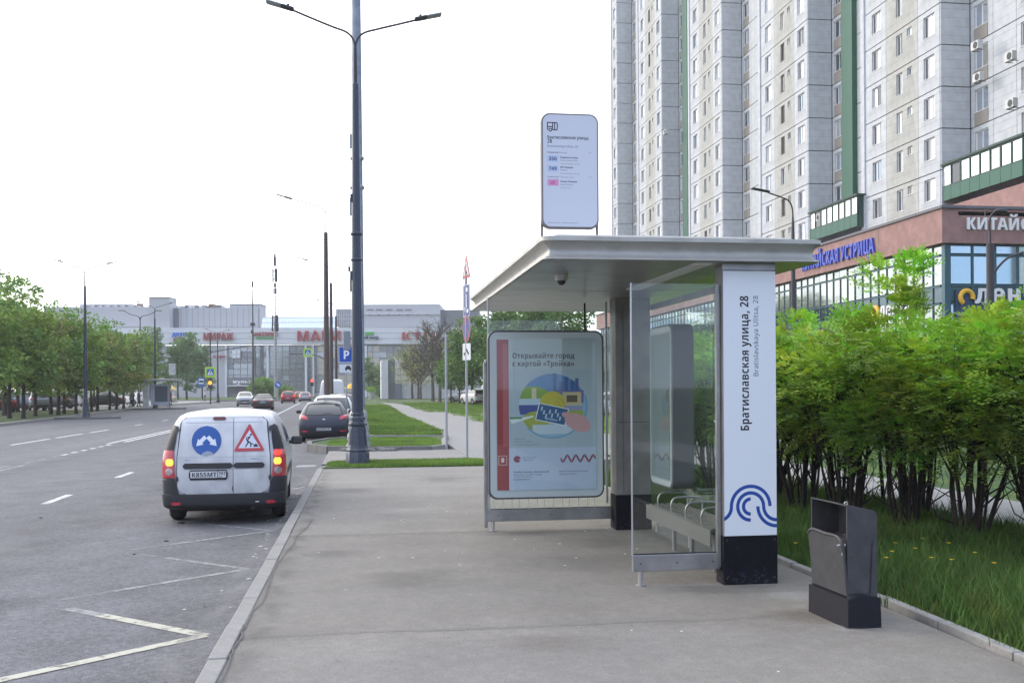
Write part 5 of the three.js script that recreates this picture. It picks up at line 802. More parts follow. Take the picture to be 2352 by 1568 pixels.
{
  const a = thing('road_sign_post', 'grey post with stacked hump, route and no parking signs', 'road sign', V(2.58, 0, -25.78));
  mesh('post', pole(4.86, 0.032), M.galv, a); const ry = -1.39;
  sign(a, tri(0.72), 4.72, 0.04, (x, w, h) => { x.fillStyle = '#b8433c'; x.fillRect(0, 0, w, h); x.fillStyle = '#d8d9db'; x.beginPath(); x.moveTo(w / 2, h * 0.2); x.lineTo(w * 0.84, h * 0.87); x.lineTo(w * 0.16, h * 0.87); x.fill(); x.fillStyle = '#222'; x.beginPath(); x.ellipse(w / 2, h * 0.84, w * 0.17, h * 0.16, 0, PI, 0); x.fill(); }, 256, 'sign_plate', ry);
  sign(a, rrect(0.42, 0.82, 0.03), 3.95, 0.045, (x, w, h) => { x.fillStyle = '#27407f'; x.fillRect(0, 0, w, h); x.strokeStyle = '#cfd6e6'; x.lineWidth = 10; x.strokeRect(9, 9, w - 18, h - 18); x.fillStyle = '#e8ebf2'; x.fillRect(w * 0.3, h * 0.1, w * 0.4, h * 0.13); x.fillRect(w * 0.46, h * 0.3, w * 0.1, h * 0.4); x.beginPath(); x.moveTo(w * 0.2, h * 0.72); x.lineTo(w * 0.55, h * 0.6); x.lineTo(w * 0.6, h * 0.68); x.lineTo(w * 0.25, h * 0.85); x.fill(); x.beginPath(); x.arc(w * 0.66, h * 0.82, w * 0.13, 0, 7); x.fill(); }, 200, 'sign_plate', -1.27);
  sign(a, circ(0.34), 3.24, 0.045, (x, w, h) => { x.fillStyle = '#a73a4a'; x.fillRect(0, 0, w, h); x.fillStyle = '#2f4c93'; x.beginPath(); x.arc(w / 2, h / 2, w * 0.4, 0, 7); x.fill(); x.strokeStyle = '#a73a4a'; x.lineWidth = w * 0.1; x.beginPath(); x.moveTo(w * 0.22, h * 0.22); x.lineTo(w * 0.78, h * 0.78); x.stroke(); }, 256, 'sign_plate', ry);
  sign(a, rrect(0.36, 0.42, 0.02), 2.66, 0.045, (x, w, h) => { x.fillStyle = '#dfe3e6'; x.fillRect(0, 0, w, h); x.fillStyle = '#1b1d22'; x.save(); x.translate(w * 0.6, h * 0.5); x.rotate(0.9); x.fillRect(-w * 0.25, -h * 0.08, w * 0.5, h * 0.14); x.restore(); x.fillRect(w * 0.12, h * 0.55, w * 0.3, h * 0.1); x.beginPath(); x.arc(w * 0.22, h * 0.68, 14, 0, 7); x.fill(); }, 200, 'sign_plate', -1.09);
  const b = thing('sign_post', 'bare grey steel post left of the stacked road signs', 'post', V(2.37, 0, -29.6)); mesh('post', [pole(3.25, 0.036)], M.galv, b); mesh('cap', [cyl(0.05, 0.02, 0.04, 0, 3.25, 0, 10), box(0.02, 0.2, 0.16, 0, 3.1, 0)], M.galv, b);
  const c0 = G(796, 1000, 0), c = thing('parking_sign', 'blue square P parking sign with car plate on a thin post', 'parking sign', c0.setY(0)); mesh('post', pole(3.35, 0.03), M.galv, c);
  sign(c, rrect(0.56, 0.60, 0.04), 3.02, 0.04, (x, w, h) => { x.fillStyle = '#1f4fae'; x.fillRect(0, 0, w, h); x.strokeStyle = '#e9edf5'; x.lineWidth = 7; x.strokeRect(8, 8, w - 16, h - 16); x.fillStyle = '#f2f4f8'; x.font = 'bold 200px sans-serif'; x.textAlign = 'center'; x.fillText('P', w / 2, h * 0.77); });
  sign(c, rrect(0.56, 0.36, 0.03), 2.5, 0.04, (x, w, h) => { x.fillStyle = '#dfe2e6'; x.fillRect(0, 0, w, h); x.strokeStyle = '#222'; x.lineWidth = 6; x.strokeRect(6, 6, w - 12, h - 12); x.fillStyle = '#1a1a1e'; x.fillRect(w * 0.42, h * 0.38, w * 0.4, h * 0.22); x.fillRect(w * 0.5, h * 0.22, w * 0.24, h * 0.2); x.fillRect(w * 0.44, h * 0.6, w * 0.09, h * 0.14); x.fillRect(w * 0.72, h * 0.6, w * 0.09, h * 0.14); });
  const walkSign = (x, w, h) => { x.fillStyle = '#b6e32a'; x.fillRect(0, 0, w, h); x.fillStyle = '#2a62b4'; x.fillRect(w * 0.17, h * 0.17, w * 0.66, h * 0.66); x.fillStyle = '#eef2f6'; x.beginPath(); x.moveTo(w * 0.5, h * 0.22); x.lineTo(w * 0.78, h * 0.76); x.lineTo(w * 0.22, h * 0.76); x.fill(); x.fillStyle = '#1d222b'; x.beginPath(); x.arc(w * 0.5, h * 0.38, w * 0.05, 0, 7); x.fill(); x.fillRect(w * 0.46, h * 0.43, w * 0.08, h * 0.16); x.fillRect(w * 0.42, h * 0.58, w * 0.05, h * 0.14); x.fillRect(w * 0.54, h * 0.58, w * 0.05, h * 0.14); };
  const e = thing('traffic_light', 'crosswalk sign above a lit amber traffic light on a dark post', 'traffic light', G(483, 925, 0).setY(0)); mesh('post', [pole(9.2, 0.09)], M.brownPole, e);
  sign(e, rrect(1.35, 1.35, 0.06), 4.0, 0.15, walkSign); mesh('housing', rbox(0.5, 1.25, 0.4, 0.06, 0, 2.55, 0.1), M.black, e);
  mesh('amber_lamp', cyl(0.26, 0.26, 0.06, 0, 0, 0, 16).rotateX(PI / 2).translate(0, 2.62, 0.33), std(C(0.8, 0.3, 0.03), 0.4, 0, { emissive: C(1.0, 0.34, 0.04), emissiveIntensity: 1.2 }), e); for (const y of [2.17, 3.02]) mesh('dark_lamp', cyl(0.16, 0.16, 0.04, 0, 0, 0, 14).rotateX(PI / 2).translate(0, y, 0.31), M.trimBlack, e);
  mesh('arm', tube([V(0, 6.6, 0), V(2.2, 7.0, 0), V(5.5, 7.5, 0)], 0.06, 7, 16), M.brownPole, e);
  const f = thing('bus_stop_sign', 'small blue and white bus stop sign left of the amber light', 'bus stop sign', G(462, 925, 0).setY(0)); mesh('post', pole(3.4, 0.04), M.galv, f);
  sign(f, rrect(0.85, 1.2, 0.05), 2.72, 0.05, (x, w, h) => { x.fillStyle = '#3b6aa8'; x.fillRect(0, 0, w, h); x.fillStyle = '#e8edf2'; x.fillRect(w * 0.14, h * 0.14, w * 0.72, h * 0.56); x.fillStyle = '#1d2b44'; x.fillRect(w * 0.2, h * 0.32, w * 0.6, h * 0.2); x.beginPath(); x.arc(w * 0.33, h * 0.54, 12, 0, 7); x.arc(w * 0.67, h * 0.54, 12, 0, 7); x.fill(); }, 160);
  // overhead crosswalk sign on an arm from a post hidden by the brown lamps
  const hD = 150, hp = PD(752, 905, hD), h = thing('crosswalk_sign', 'crosswalk sign hung on a long curved arm over the road', 'road sign', V(hp.x, 0, hp.z)); const s0 = PD(707, 810, hD);
  mesh('post', pole(7.6, 0.1), M.brownPole, h); mesh('arm', tube([V(0, 5.6, 0), V(-1, 6.4, 0), V(-2.6, 6.75, 0), V(-5.6, 6.85, 0)], 0.07, 7, 20), M.brownPole, h); sign(h, rrect(1.3, 1.25, 0.06), s0.y, 0.12, walkSign, 256, 'sign_plate', 0, s0.x - hp.x); mesh('hanger', box(0.08, 0.6, 0.08, s0.x - hp.x, 6.75, 0), M.brownPole, h);
  const rl = thing('traffic_light', 'thin post with a lit red traffic light before the mall glazing', 'traffic light', G(717, 919, 0).setY(0)); mesh('post', [pole(8.2, 0.07)], M.galv, rl); mesh('housing', rbox(0.42, 1.1, 0.35, 0.05, 0, 2.7, 0.05), M.black, rl); mesh('red_lamp', cyl(0.26, 0.26, 0.06, 0, 0, 0, 14).rotateX(PI / 2).translate(0, 3.0, 0.26), std(C(0.6, 0.05, 0.05), 0.4, 0, { emissive: C(1.0, 0.12, 0.1), emissiveIntensity: 1.0 }), rl);
  // blue arrow sign and its antenna mast
  const mD = 172, mb = PD(633, 905, mD), m = thing('antenna_mast', 'very tall thin lattice mast with antenna drums before the mall', 'mast', V(mb.x, 0, mb.z)); const my = (y) => EYE + (890 - y + 3.2) * mD / FOC;
  mesh('pole', [lathe([[0.32, -0.2], [0.28, 4], [0.2, my(735)], [0.08, my(725)], [0.06, my(600)], [0.04, my(577)], [0, my(577)]], 10)], M.galv, m);
  for (const [y, w, hh] of [[600, 0.34, 1.5], [668, 0.5, 0.9], [632, 0.85, 2.2], [735, 1.1, 1.6], [752, 1.2, 1.3], [655, 0.3, 0.7], [590, 0.2, 1.0]]) mesh('antenna', [0, 1, 2].map((i) => rbox(w * 0.32, hh, 0.18, 0.03, 0, 0, w * 0.42).rotateY(i * 2.09 + 0.4).translate(0, my(y), 0)).concat([cyl(w * 0.32, w * 0.32, 0.08, 0, my(y) + hh * 0.3, 0, 10), cyl(w * 0.32, w * 0.32, 0.08, 0, my(y) - hh * 0.3, 0, 10)]), M.brownPole, m);
  mesh('rungs', [...Array(26)].map((_, i) => box(0.5, 0.06, 0.06, 0, 4 + i * 0.55, 0.28)), M.brownPole, m);
  const g2 = thing('arrow_sign', 'round blue arrow sign on a short post between the bushes', 'road sign', PD(638, 905, 160).setY(0)); mesh('post', pole(3.0, 0.05), M.galv, g2); sign(g2, circ(0.52), 2.45, 0.06, (x, w, h) => { x.fillStyle = '#2b62b8'; x.fillRect(0, 0, w, h); x.save(); x.translate(w / 2, h / 2); x.rotate(0.7); x.fillStyle = '#eef1f6'; x.fillRect(-w * 0.3, -h * 0.07, w * 0.4, h * 0.14); x.beginPath(); x.moveTo(w * 0.06, -h * 0.2); x.lineTo(w * 0.36, 0); x.lineTo(w * 0.06, h * 0.2); x.fill(); x.restore(); }, 128);
  const m2 = thing('lamp_mast', 'slim grey mast with cameras left of the lattice mast', 'mast', PD(581, 905, 165).setY(0)); const q2 = (y) => EYE + (890 - y + 4) * 165 / FOC;
  mesh('pole', [lathe([[0.2, -0.2], [0.16, 6], [0.1, q2(702)], [0.03, q2(646)], [0, q2(646)]], 10)], M.brownPole, m2); mesh('camera', [rbox(0.75, 0.5, 0.4, 0.05, 0, q2(745), 0), rbox(0.4, 0.5, 0.3, 0.05, -0.1, q2(762), 0), rbox(0.28, 0.9, 0.28, 0.05, 0, q2(653), 0)], M.brownPole, m2);
  mesh('arm', [tube([V(0, 8.4, 0), V(-2.2, 8.5, 0)], 0.05, 6, 4), tube([V(0, 8.3, 0), V(3.4, 8.2, 0)], 0.05, 6, 4)], M.galv, m2);
  // smaller twin lamp behind the trees and floodlight post by the mall
  const y0 = PD(322, 905, 140), yl = thing('twin_lamp', 'smaller grey twin lamp rising behind the trees before the mall', 'street lamp', V(y0.x, 0, y0.z)), yq = (y) => EYE + (890 - y + 5) * 140 / FOC;
  mesh('post', lathe([[0.12, -0.1], [0.07, yq(728)], [0, yq(728)]], 8), M.brownPole, yl); for (const s of [-1, 1]) mesh('arm', tube([V(0, yq(735), 0), V(s * 0.2, yq(727), 0), V(s * 1.2, yq(722), 0), V(s * 2.0, yq(715), 0)], 0.05, 6, 12), M.brownPole, yl); for (const s of [-1, 1]) mesh('lamp_head', rbox(0.9, 0.09, 0.3, 0.04, s * 2.4, yq(713), 0), M.brownPole, yl);
}
// planter with flowers and the kiosk post beside the big lamp
{
  const p = G(852, 917, 0), t = thing('planter', 'white square planter with green plants behind the big lamp', 'planter', p); mesh('tub', lathe([[0.55, 0], [0.75, 1.15], [0.8, 1.2], [0.7, 1.2], [0.65, 0.95], [0, 0.95]], 4).rotateY(PI / 4), M.white, t);
  const r = rng(3), L = []; for (let i = 0; i < 500; i++) { const d = sph(r); L.push([V(d.x * 0.7, 1.5 + d.y * 0.45, d.z * 0.7), sph(r), sph(r), 0.22, 0.08, [1, 1, 1]]); } rawMesh('plants', leafGeo(L), M.leafYoung, t);
  const u = G(806, 914, 0), k = thing('parasol', 'small yellow and cream parasol beyond the parked cars', 'parasol', u); mesh('canopy', lathe([[0, 2.7], [0.4, 2.55], [1.3, 1.75], [1.25, 1.72], [0.4, 2.5], [0, 2.62]], 8), M.yellowSign, k); mesh('pole', cyl(0.04, 0.04, 2.6, 0, 0, 0, 8), M.galv, k);
}
// the shelter across the road
{
  const p = G(365, 937, -0.02), t = thing('far_bus_shelter', 'small grey bus shelter across the road behind a lamp post', 'bus shelter', p, 0.0);
  mesh('poster_panel', rbox(1.7, 2.0, 0.12, 0.05, 0.05, 1.3, 0), std(C(0.45, 0.5, 0.56), 0.4), t); mesh('poster', plane(1.2, 1.5, 0.2, 1.35, 0.068), std(C(0.10, 0.11, 0.14), 0.3), t); mesh('column', box(0.5, 2.6, 0.3, -1.2, 1.3, 0.2), M.white, t); mesh('column', box(0.12, 2.6, 0.12, 0.95, 1.3, 0), M.steel, t);
  mesh('roof', rbox(2.6, 0.16, 4.6, 0.05, 0.1, 2.72, -1.2), M.roof, t); mesh('side_glass', box(0.02, 2.0, 3.2, 1.1, 1.4, -1.8), M.glass, t); mesh('stop_sign', [rbox(0.62, 1.1, 0.06, 0.05, 1.2, 3.75, -0.2)], M.white, t); mesh('sign_leg', [box(0.03, 0.7, 0.03, 1.0, 3.0, -0.2), box(0.03, 0.7, 0.03, 1.4, 3.0, -0.2)], M.galv, t); mesh('sign_roof', rbox(1.6, 0.1, 1.2, 0.04, 1.2, 2.72, -0.2), M.roof, t); mesh('bench', [box(0.4, 0.06, 2.2, 0.6, 0.45, -1.8), box(0.06, 0.45, 0.06, 0.6, 0.2, -1.0), box(0.06, 0.45, 0.06, 0.6, 0.2, -2.6)], M.steel, t);
}

// ---------------------------------------------------------------- vehicles: bodies lofted from plan slices, with patches that lie on the body
function makeShape(rows) {                            // rows of [y, rear z, front z, half width, corner radius]
  const ys = rows.map((r) => r[0]);
  const at = (y) => {
    if (y <= ys[0]) return rows[0]; if (y >= ys[ys.length - 1]) return rows[rows.length - 1];
    let i = 0; while (ys[i + 1] < y) i++;
    const t = (y - ys[i]) / (ys[i + 1] - ys[i]), p0 = rows[Math.max(0, i - 1)], p1 = rows[i], p2 = rows[i + 1], p3 = rows[Math.min(rows.length - 1, i + 2)];
    return p1.map((_, k) => { if (!k) return y; const h = p2[0] - p1[0], m1 = i ? ((p2[k] - p0[k]) / (p2[0] - p0[0])) * h : p2[k] - p1[k], m2 = i + 2 < rows.length ? ((p3[k] - p1[k]) / (p3[0] - p1[0])) * h : p2[k] - p1[k], d = p2[k] - p1[k], lim = (m) => d === 0 ? 0 : clamp(m / d, 0, 2.2) * d, a = lim(m1), b = lim(m2), t2 = t * t, t3 = t2 * t; return (2 * t3 - 3 * t2 + 1) * p1[k] + (t3 - 2 * t2 + t) * a + (-2 * t3 + 3 * t2) * p2[k] + (t3 - t2) * b; });
  };
  const bulge = 0.05, side = (x, y, end) => { const [, zr, zf, w, r] = at(y), ax = Math.min(Math.abs(x), w), c = w - r, b = bulge * (ax / w) ** 2, q = ax > c ? r - Math.sqrt(Math.max(0, r * r - (ax - c) ** 2)) : 0; return end > 0 ? zr - b - q : zf + b + q; };
  return {
    rows, at, rear: (x, y) => V(x, y, side(x, y, 1)), front: (x, y) => V(x, y, side(x, y, -1)),
    flank: (s) => (z, y) => { const [, zr, zf, w, r] = at(y); let d = 0; const a = zr - bulge - r, b = zf + bulge + r; if (z > a) d = Math.min(r, z - a); else if (z < b) d = Math.min(r, b - z); return V(s * (w - r + Math.sqrt(Math.max(0, r * r - d * d))), y, z); },
    ring: (y, n = 9) => { const [, zr, zf, w, r] = at(y), p = [], c = w - r; for (let i = 0; i <= n; i++) p.push([lerp(-c, c, i / n), 1]); const out = []; const arc = (cx, s, a0, zb) => { for (let i = 1; i < 6; i++) { const a = a0 + i / 6 * PI / 2; out.push([cx + Math.cos(a) * r, zb + Math.sin(a) * r]); } }; for (const [x] of p) out.push([x, zr - bulge * (x / w) ** 2]); { const zb = zr - bulge - r; for (let i = 1; i < 6; i++) { const a = PI / 2 - i / 6 * PI / 2; out.push([c + Math.cos(a) * r, zb + Math.sin(a) * r]); } } { const za = zr - bulge - r, zb = zf + bulge + r; for (let i = 0; i <= 8; i++) out.push([w, lerp(za, zb, i / 8)]); for (let i = 1; i < 6; i++) { const a = -i / 6 * PI / 2; out.push([c + Math.cos(a) * r, zb + Math.sin(a) * r]); } for (let i = n; i >= 0; i--) { const x = lerp(-c, c, i / n); out.push([x, zf + bulge * (x / w) ** 2]); } for (let i = 1; i < 6; i++) { const a = -PI / 2 - i / 6 * PI / 2; out.push([-c + Math.cos(a) * r, zb + Math.sin(a) * r]); } for (let i = 0; i <= 8; i++) out.push([-w, lerp(zb, za, i / 8)]); for (let i = 1; i < 6; i++) { const a = PI - i / 6 * PI / 2; out.push([-c + Math.cos(a) * r, za + Math.sin(a) * r]); } } return out; },
  };
}
function bodyGeo(S, y0, y1, n = 26) {
  const rings = []; for (let i = 0; i <= n; i++) { const y = lerp(y0, y1, i / n); rings.push([S.ring(y), y]); }
  const g = ringLoft(rings); g.computeVertexNormals();
  const cap = (p, y, up) => { const c = p.reduce((a, q) => [a[0] + q[0] / p.length, a[1] + q[1] / p.length], [0, 0]), pos = [c[0], y + (up ? 0.012 : 0), c[1]], idx = []; p.forEach((q, i) => { pos.push(q[0], y, q[1]); const a = 1 + i, b = 1 + (i + 1) % p.length; up ? idx.push(0, a, b) : idx.push(0, b, a); }); const k = new THREE.BufferGeometry(); k.setAttribute('position', new THREE.Float32BufferAttribute(pos, 3)); k.setIndex(idx); k.computeVertexNormals(); return k; };
  return merge([g, cap(rings[n][0], y1, true), cap(rings[0][0], y0, false)]);
}
// a patch on a face: outline points (a, y) bent onto the body and lifted
function patch(fn, outline, lift, thick = 0, fine = 0.07) {
  const s = new THREE.Shape(outline.map((p) => new THREE.Vector2(...p))); let pts = s.getSpacedPoints(Math.max(24, outline.length * 3)).slice(0, -1);
  pts = []; outline.forEach((p, i) => { const q = outline[(i + 1) % outline.length], L = Math.hypot(q[0] - p[0], q[1] - p[1]), n = Math.max(1, Math.round(L / fine)); for (let k = 0; k < n; k++) pts.push([lerp(p[0], q[0], k / n), lerp(p[1], q[1], k / n)]); });
  // grid rows between the outline's left and right at each height
  const ya = Math.min(...pts.map((p) => p[1])), yb = Math.max(...pts.map((p) => p[1])), rows = Math.max(3, Math.ceil((yb - ya) / fine)), cols = 12, pos = [], uv = [], idx = [];
  const span = (y) => { let lo = 1e9, hi = -1e9; outline.forEach((p, i) => { const q = outline[(i + 1) % outline.length]; if ((p[1] - y) * (q[1] - y) <= 0 && p[1] !== q[1]) { const t = (y - p[1]) / (q[1] - p[1]), x = lerp(p[0], q[0], t); lo = Math.min(lo, x); hi = Math.max(hi, x); } else if (p[1] === q[1] && Math.abs(p[1] - y) < 1e-6) { lo = Math.min(lo, p[0], q[0]); hi = Math.max(hi, p[0], q[0]); } }); return [lo, hi]; };
  const e = 0.004, A = Math.min(...outline.map((p) => p[0])), B = Math.max(...outline.map((p) => p[0]));
  for (let j = 0; j <= rows; j++) { const y = clamp(lerp(ya, yb, j / rows), ya + 1e-5, yb - 1e-5), [lo, hi] = span(y); for (let i = 0; i <= cols; i++) { const x = lerp(lo, hi, i / cols), p = fn(x, y), px = fn(x + e, y).sub(fn(x - e, y)), py = fn(x, y + e).sub(fn(x, y - e)), n = px.cross(py).normalize(); if (n.dot(V(p.x, 0, p.z)) < 0) n.negate(); p.addScaledVector(n, lift); pos.push(p.x, p.y, p.z); uv.push((x - A) / (B - A), (y - ya) / (yb - ya)); } }
  for (let j = 0; j < rows; j++) for (let i = 0; i < cols; i++) { const a = j * (cols + 1) + i, b = a + 1, c = a + cols + 1, d = c + 1; idx.push(a, b, c, b, d, c); }
  const g = new THREE.BufferGeometry(); g.setAttribute('position', new THREE.Float32BufferAttribute(pos, 3)); g.setAttribute('uv', new THREE.Float32BufferAttribute(uv, 2)); g.setIndex(idx); g.computeVertexNormals();
  const N = g.attributes.normal, P = g.attributes.position; let s0 = 0; for (let i = 0; i < N.count; i++) s0 += N.getX(i) * P.getX(i) + N.getZ(i) * P.getZ(i); if (s0 < 0) { for (let i = 0; i < idx.length; i += 3) [idx[i], idx[i + 1]] = [idx[i + 1], idx[i]]; g.setIndex(idx); g.computeVertexNormals(); }
  return g;
}
const rectO = (x0, x1, y0, y1, r = 0.04) => { const o = []; for (const [cx, cy0, a0] of [[x1 - r, y0 + r, -PI / 2], [x1 - r, y1 - r, 0], [x0 + r, y1 - r, PI / 2], [x0 + r, y0 + r, PI]]) for (let i = 0; i <= 4; i++) { const a = a0 + i / 4 * PI / 2; o.push([cx + Math.cos(a) * r, cy0 + Math.sin(a) * r]); } return o; };
function wheel(parent, x, z, r, w) {
  const s = Math.sign(x), t = mesh('wheel', lathe([[r * 0.62, -w / 2], [r * 0.9, -w / 2], [r * 0.985, -w * 0.36], [r, -w * 0.15], [r, w * 0.15], [r * 0.985, w * 0.36], [r * 0.9, w / 2], [r * 0.62, w / 2]], 26).rotateZ(PI / 2), M.rubber, parent); t.position.set(x, r, z);
  mesh('rim', [cyl(r * 0.62, r * 0.62, w * 0.7, 0, -w * 0.35, 0, 22).rotateZ(PI / 2), cyl(r * 0.2, r * 0.2, w * 0.9, 0, -w * 0.45, 0, 12).rotateZ(PI / 2), ...[0, 1, 2, 3, 4].map((i) => box(w * 0.86, r * 1.1, r * 0.2).rotateX(i * PI / 5))], M.galv, t);
}
const plateTex = (txt, reg) => canvas(320, 72, (x, w, h) => { x.fillStyle = '#d9dade'; x.fillRect(0, 0, w, h); x.strokeStyle = x.fillStyle = '#15161a'; x.lineWidth = 5; x.strokeRect(3, 3, w - 6, h - 6); x.beginPath(); x.moveTo(w * 0.755, 0); x.lineTo(w * 0.755, h); x.stroke(); x.font = 'bold 58px sans-serif'; x.fillText(txt, 16, 58, w * 0.70); x.font = 'bold 40px sans-serif'; x.fillText(reg, w * 0.775, 42, w * 0.2); x.font = 'bold 16px sans-serif'; x.fillText('RUS', w * 0.79, 63); });
const carPaint = (r, g, b, metal = 0.2) => std(C(r, g, b), 0.36, metal, { clearcoat: 0.35, clearcoatRoughness: 0.08 });
M.tail = std(C(0.50, 0.03, 0.045), 0.2, 0, { clearcoat: 1, clearcoatRoughness: 0.05 }); M.headlamp = std(C(0.6, 0.62, 0.65), 0.12, 0.4); M.tailLit = std(C(0.8, 0.06, 0.04), 0.3, 0, { emissive: C(1, 0.05, 0.03), emissiveIntensity: 0.9 }); M.amberLit = std(C(0.9, 0.4, 0.05), 0.3, 0, { emissive: C(1, 0.50, 0.06), emissiveIntensity: 1.15 }); M.clearLens = std(C(0.45, 0.35, 0.35), 0.15, 0.3, { clearcoat: 1 });

// ---- the white van
{
  const S = makeShape([[0.24, 2.10, -2.1, 0.80, 0.2], [0.34, 2.18, -2.18, 0.855, 0.2], [0.70, 2.2, -2.2, 0.872, 0.17], [0.90, 2.185, -2.1, 0.868, 0.15], [1.0, 2.165, -1.8, 0.855, 0.14], [1.08, 2.14, -1.15, 0.838, 0.14], [1.25, 2.095, -0.8, 0.79, 0.15], [1.40, 2.045, -0.5, 0.735, 0.17], [1.49, 1.985, -0.3, 0.69, 0.2], [1.54, 1.92, -0.1, 0.64, 0.24], [1.572, 1.80, 0.1, 0.56, 0.28], [1.592, 1.60, 0.3, 0.44, 0.3], [1.605, 1.3, 0.5, 0.3, 0.28]]);
  const v = thing('delivery_van', 'white delivery van with blue arrow disc and red roadworks triangle on its rear doors', 'van', V(-2.045, -0.15, -17.0), 0.045); v.scale.x = 0.965;
  const wp = std(C(0.76, 0.77, 0.79), 0.38, 0, { clearcoat: 0.5, clearcoatRoughness: 0.15, map: rep(grime, 0.5) });
  mesh('body', bodyGeo(S, 0.24, 1.605, 34), wp, v);
  // bumper: lower band of the body, all black, reaching round the corners
  const B = makeShape([[0.22, 2.14, 0.9, 0.82, 0.2], [0.27, 2.24, 0.9, 0.872, 0.2], [0.42, 2.262, 0.9, 0.882, 0.17], [0.50, 2.255, 0.9, 0.882, 0.17]]);
  mesh('bumper', bodyGeo(B, 0.22, 0.44, 8), M.trimBlack, v);
  const rr = S.rear;
  for (const s of [-1, 1]) { // bumper horns up to the lamps, pillars, lamps
    const o = (l) => (s > 0 ? l : l.map(([x, y]) => [-x, y]).reverse());
    mesh('bumper_corner', patch(rr, o([[0.62, 0.40], [0.872, 0.40], [0.875, 0.62], [0.868, 0.675], [0.70, 0.69], [0.665, 0.60], [0.645, 0.5]]), 0.018, 0, 0.03), M.trimBlack, v);
    mesh('bumper_flank', patch(S.flank(s), [[1.62, 0.40], [1.98, 0.40], [2.03, 0.55], [2.03, 0.675], [1.86, 0.675], [1.70, 0.58]], 0.012, 0, 0.05), M.trimBlack, v);
    mesh('black_pillar', patch(rr, o([[0.70, 1.03], [0.838, 1.03], [0.80, 1.2], [0.735, 1.38], [0.70, 1.40], [0.665, 1.38], [0.675, 1.2]]), 0.012, 0, 0.03), M.black, v);
    mesh('black_pillar', patch(S.flank(s), [[2.0, 1.03], [2.075, 1.03], [2.04, 1.2], [1.98, 1.38], [1.93, 1.38], [1.965, 1.2]], 0.012, 0, 0.04), M.black, v);
    const L = mesh('tail_lamp', patch(rr, o([[0.682, 0.672], [0.866, 0.672], [0.86, 0.88], [0.835, 1.045], [0.705, 1.045], [0.69, 0.85]]), 0.020, 0, 0.03), M.tail, v);
    mesh('tail_lamp', patch(S.flank(s), [[1.96, 0.672], [2.085, 0.672], [2.07, 0.88], [2.045, 1.045], [1.99, 1.045], [1.97, 0.85]], 0.016, 0, 0.04), M.tail, v);
    mesh('amber_lens', patch(rr, o(rectO(0.705, 0.80, 0.835, 0.93, 0.02)), 0.026, 0, 0.03), M.amberLit, L); mesh('brake_lens', patch(rr, o(rectO(0.705, 0.80, 0.955, 1.03, 0.02)), 0.026, 0, 0.03), s > 0 ? M.tailLit : M.tail, L); mesh('reverse_lens', patch(rr, o(rectO(0.71, 0.81, 0.70, 0.81, 0.05)), 0.026, 0, 0.03), M.clearLens, L);
  }
  mesh('fog_reflector', patch(B.rear, rectO(0.60, 0.73, 0.295, 0.34, 0.015), 0.008, 0, 0.03), M.tail, v); mesh('fog_reflector', patch(B.rear, rectO(-0.73, -0.60, 0.295, 0.34, 0.015), 0.008, 0, 0.03), M.tail, v); mesh('tow_mark', patch(B.rear, rectO(0.445, 0.50, 0.315, 0.33, 0.006), 0.006, 0, 0.03), M.frameWhite, v);
  // rear doors, each its own leaf with a rounded lower corner
  const leaf = (x0, x1, l) => { const o = [], r = 0.13, rt = 0.07, y0 = 0.44, y1 = 1.485; const R = (cx, cy0, rad, a0) => { for (let i = 0; i <= 5; i++) { const a = a0 + i / 5 * PI / 2; o.push([cx + Math.cos(a) * rad, cy0 + Math.sin(a) * rad]); } }; if (l) { o.push([x1, y0]); o.push([x1, y1]); R(x0 + 0.05 + rt, y1 - rt, rt, PI / 2); o.push([x0, 0.95]); R(x0 + r, y0 + r, r, PI); } else { R(x1 - r, y0 + r, r, -PI / 2); o.push([x1, 0.95]); R(x1 - 0.05 - rt, y1 - rt, rt, 0); o.push([x0, y1]); o.push([x0, y0]); } return o; };
  const gapM = std(C(0.05, 0.05, 0.055), 0.8);
  mesh('door_gap', patch(rr, [[-0.662, 0.58], [-0.55, 0.425], [0.55, 0.425], [0.662, 0.58], [0.662, 0.95], [0.62, 1.44], [0.55, 1.495], [-0.55, 1.495], [-0.62, 1.44], [-0.662, 0.95]], 0.010, 0, 0.04), gapM, v);
  const dl = mesh('rear_door', patch(rr, leaf(-0.650, 0.128, true), 0.020, 0, 0.035), wp, v), dr = mesh('rear_door', patch(rr, leaf(0.136, 0.650, false), 0.020, 0, 0.035), wp, v);
  const groove = std(C(0.35, 0.36, 0.39), 0.6);
  mesh('crease', patch(rr, [[-0.55, 1.418], [0.126, 1.418], [0.126, 1.426], [-0.55, 1.426]], 0.0215, 0, 0.05), groove, dl); mesh('crease', patch(rr, [[0.138, 1.418], [0.54, 1.418], [0.54, 1.426], [0.138, 1.426]], 0.0215, 0, 0.05), groove, dr); mesh('crease', patch(rr, [[-0.6, 0.948], [0.126, 0.948], [0.126, 0.953], [-0.6, 0.953]], 0.0215, 0, 0.05), groove, dl); mesh('crease', patch(rr, [[0.138, 0.948], [0.6, 0.948], [0.6, 0.953], [0.138, 0.953]], 0.0215, 0, 0.05), groove, dr);
  mesh('handle_strip', patch(rr, rectO(-0.57, 0.126, 0.79, 0.868, 0.03), 0.034, 0, 0.04), M.trimBlack, dl); mesh('handle_strip', patch(rr, rectO(0.138, 0.575, 0.79, 0.868, 0.03), 0.034, 0, 0.04), M.trimBlack, dr); mesh('latch', patch(rr, rectO(0.115, 0.126, 0.47, 0.55, 0.004), 0.03, 0, 0.03), M.black, dl);
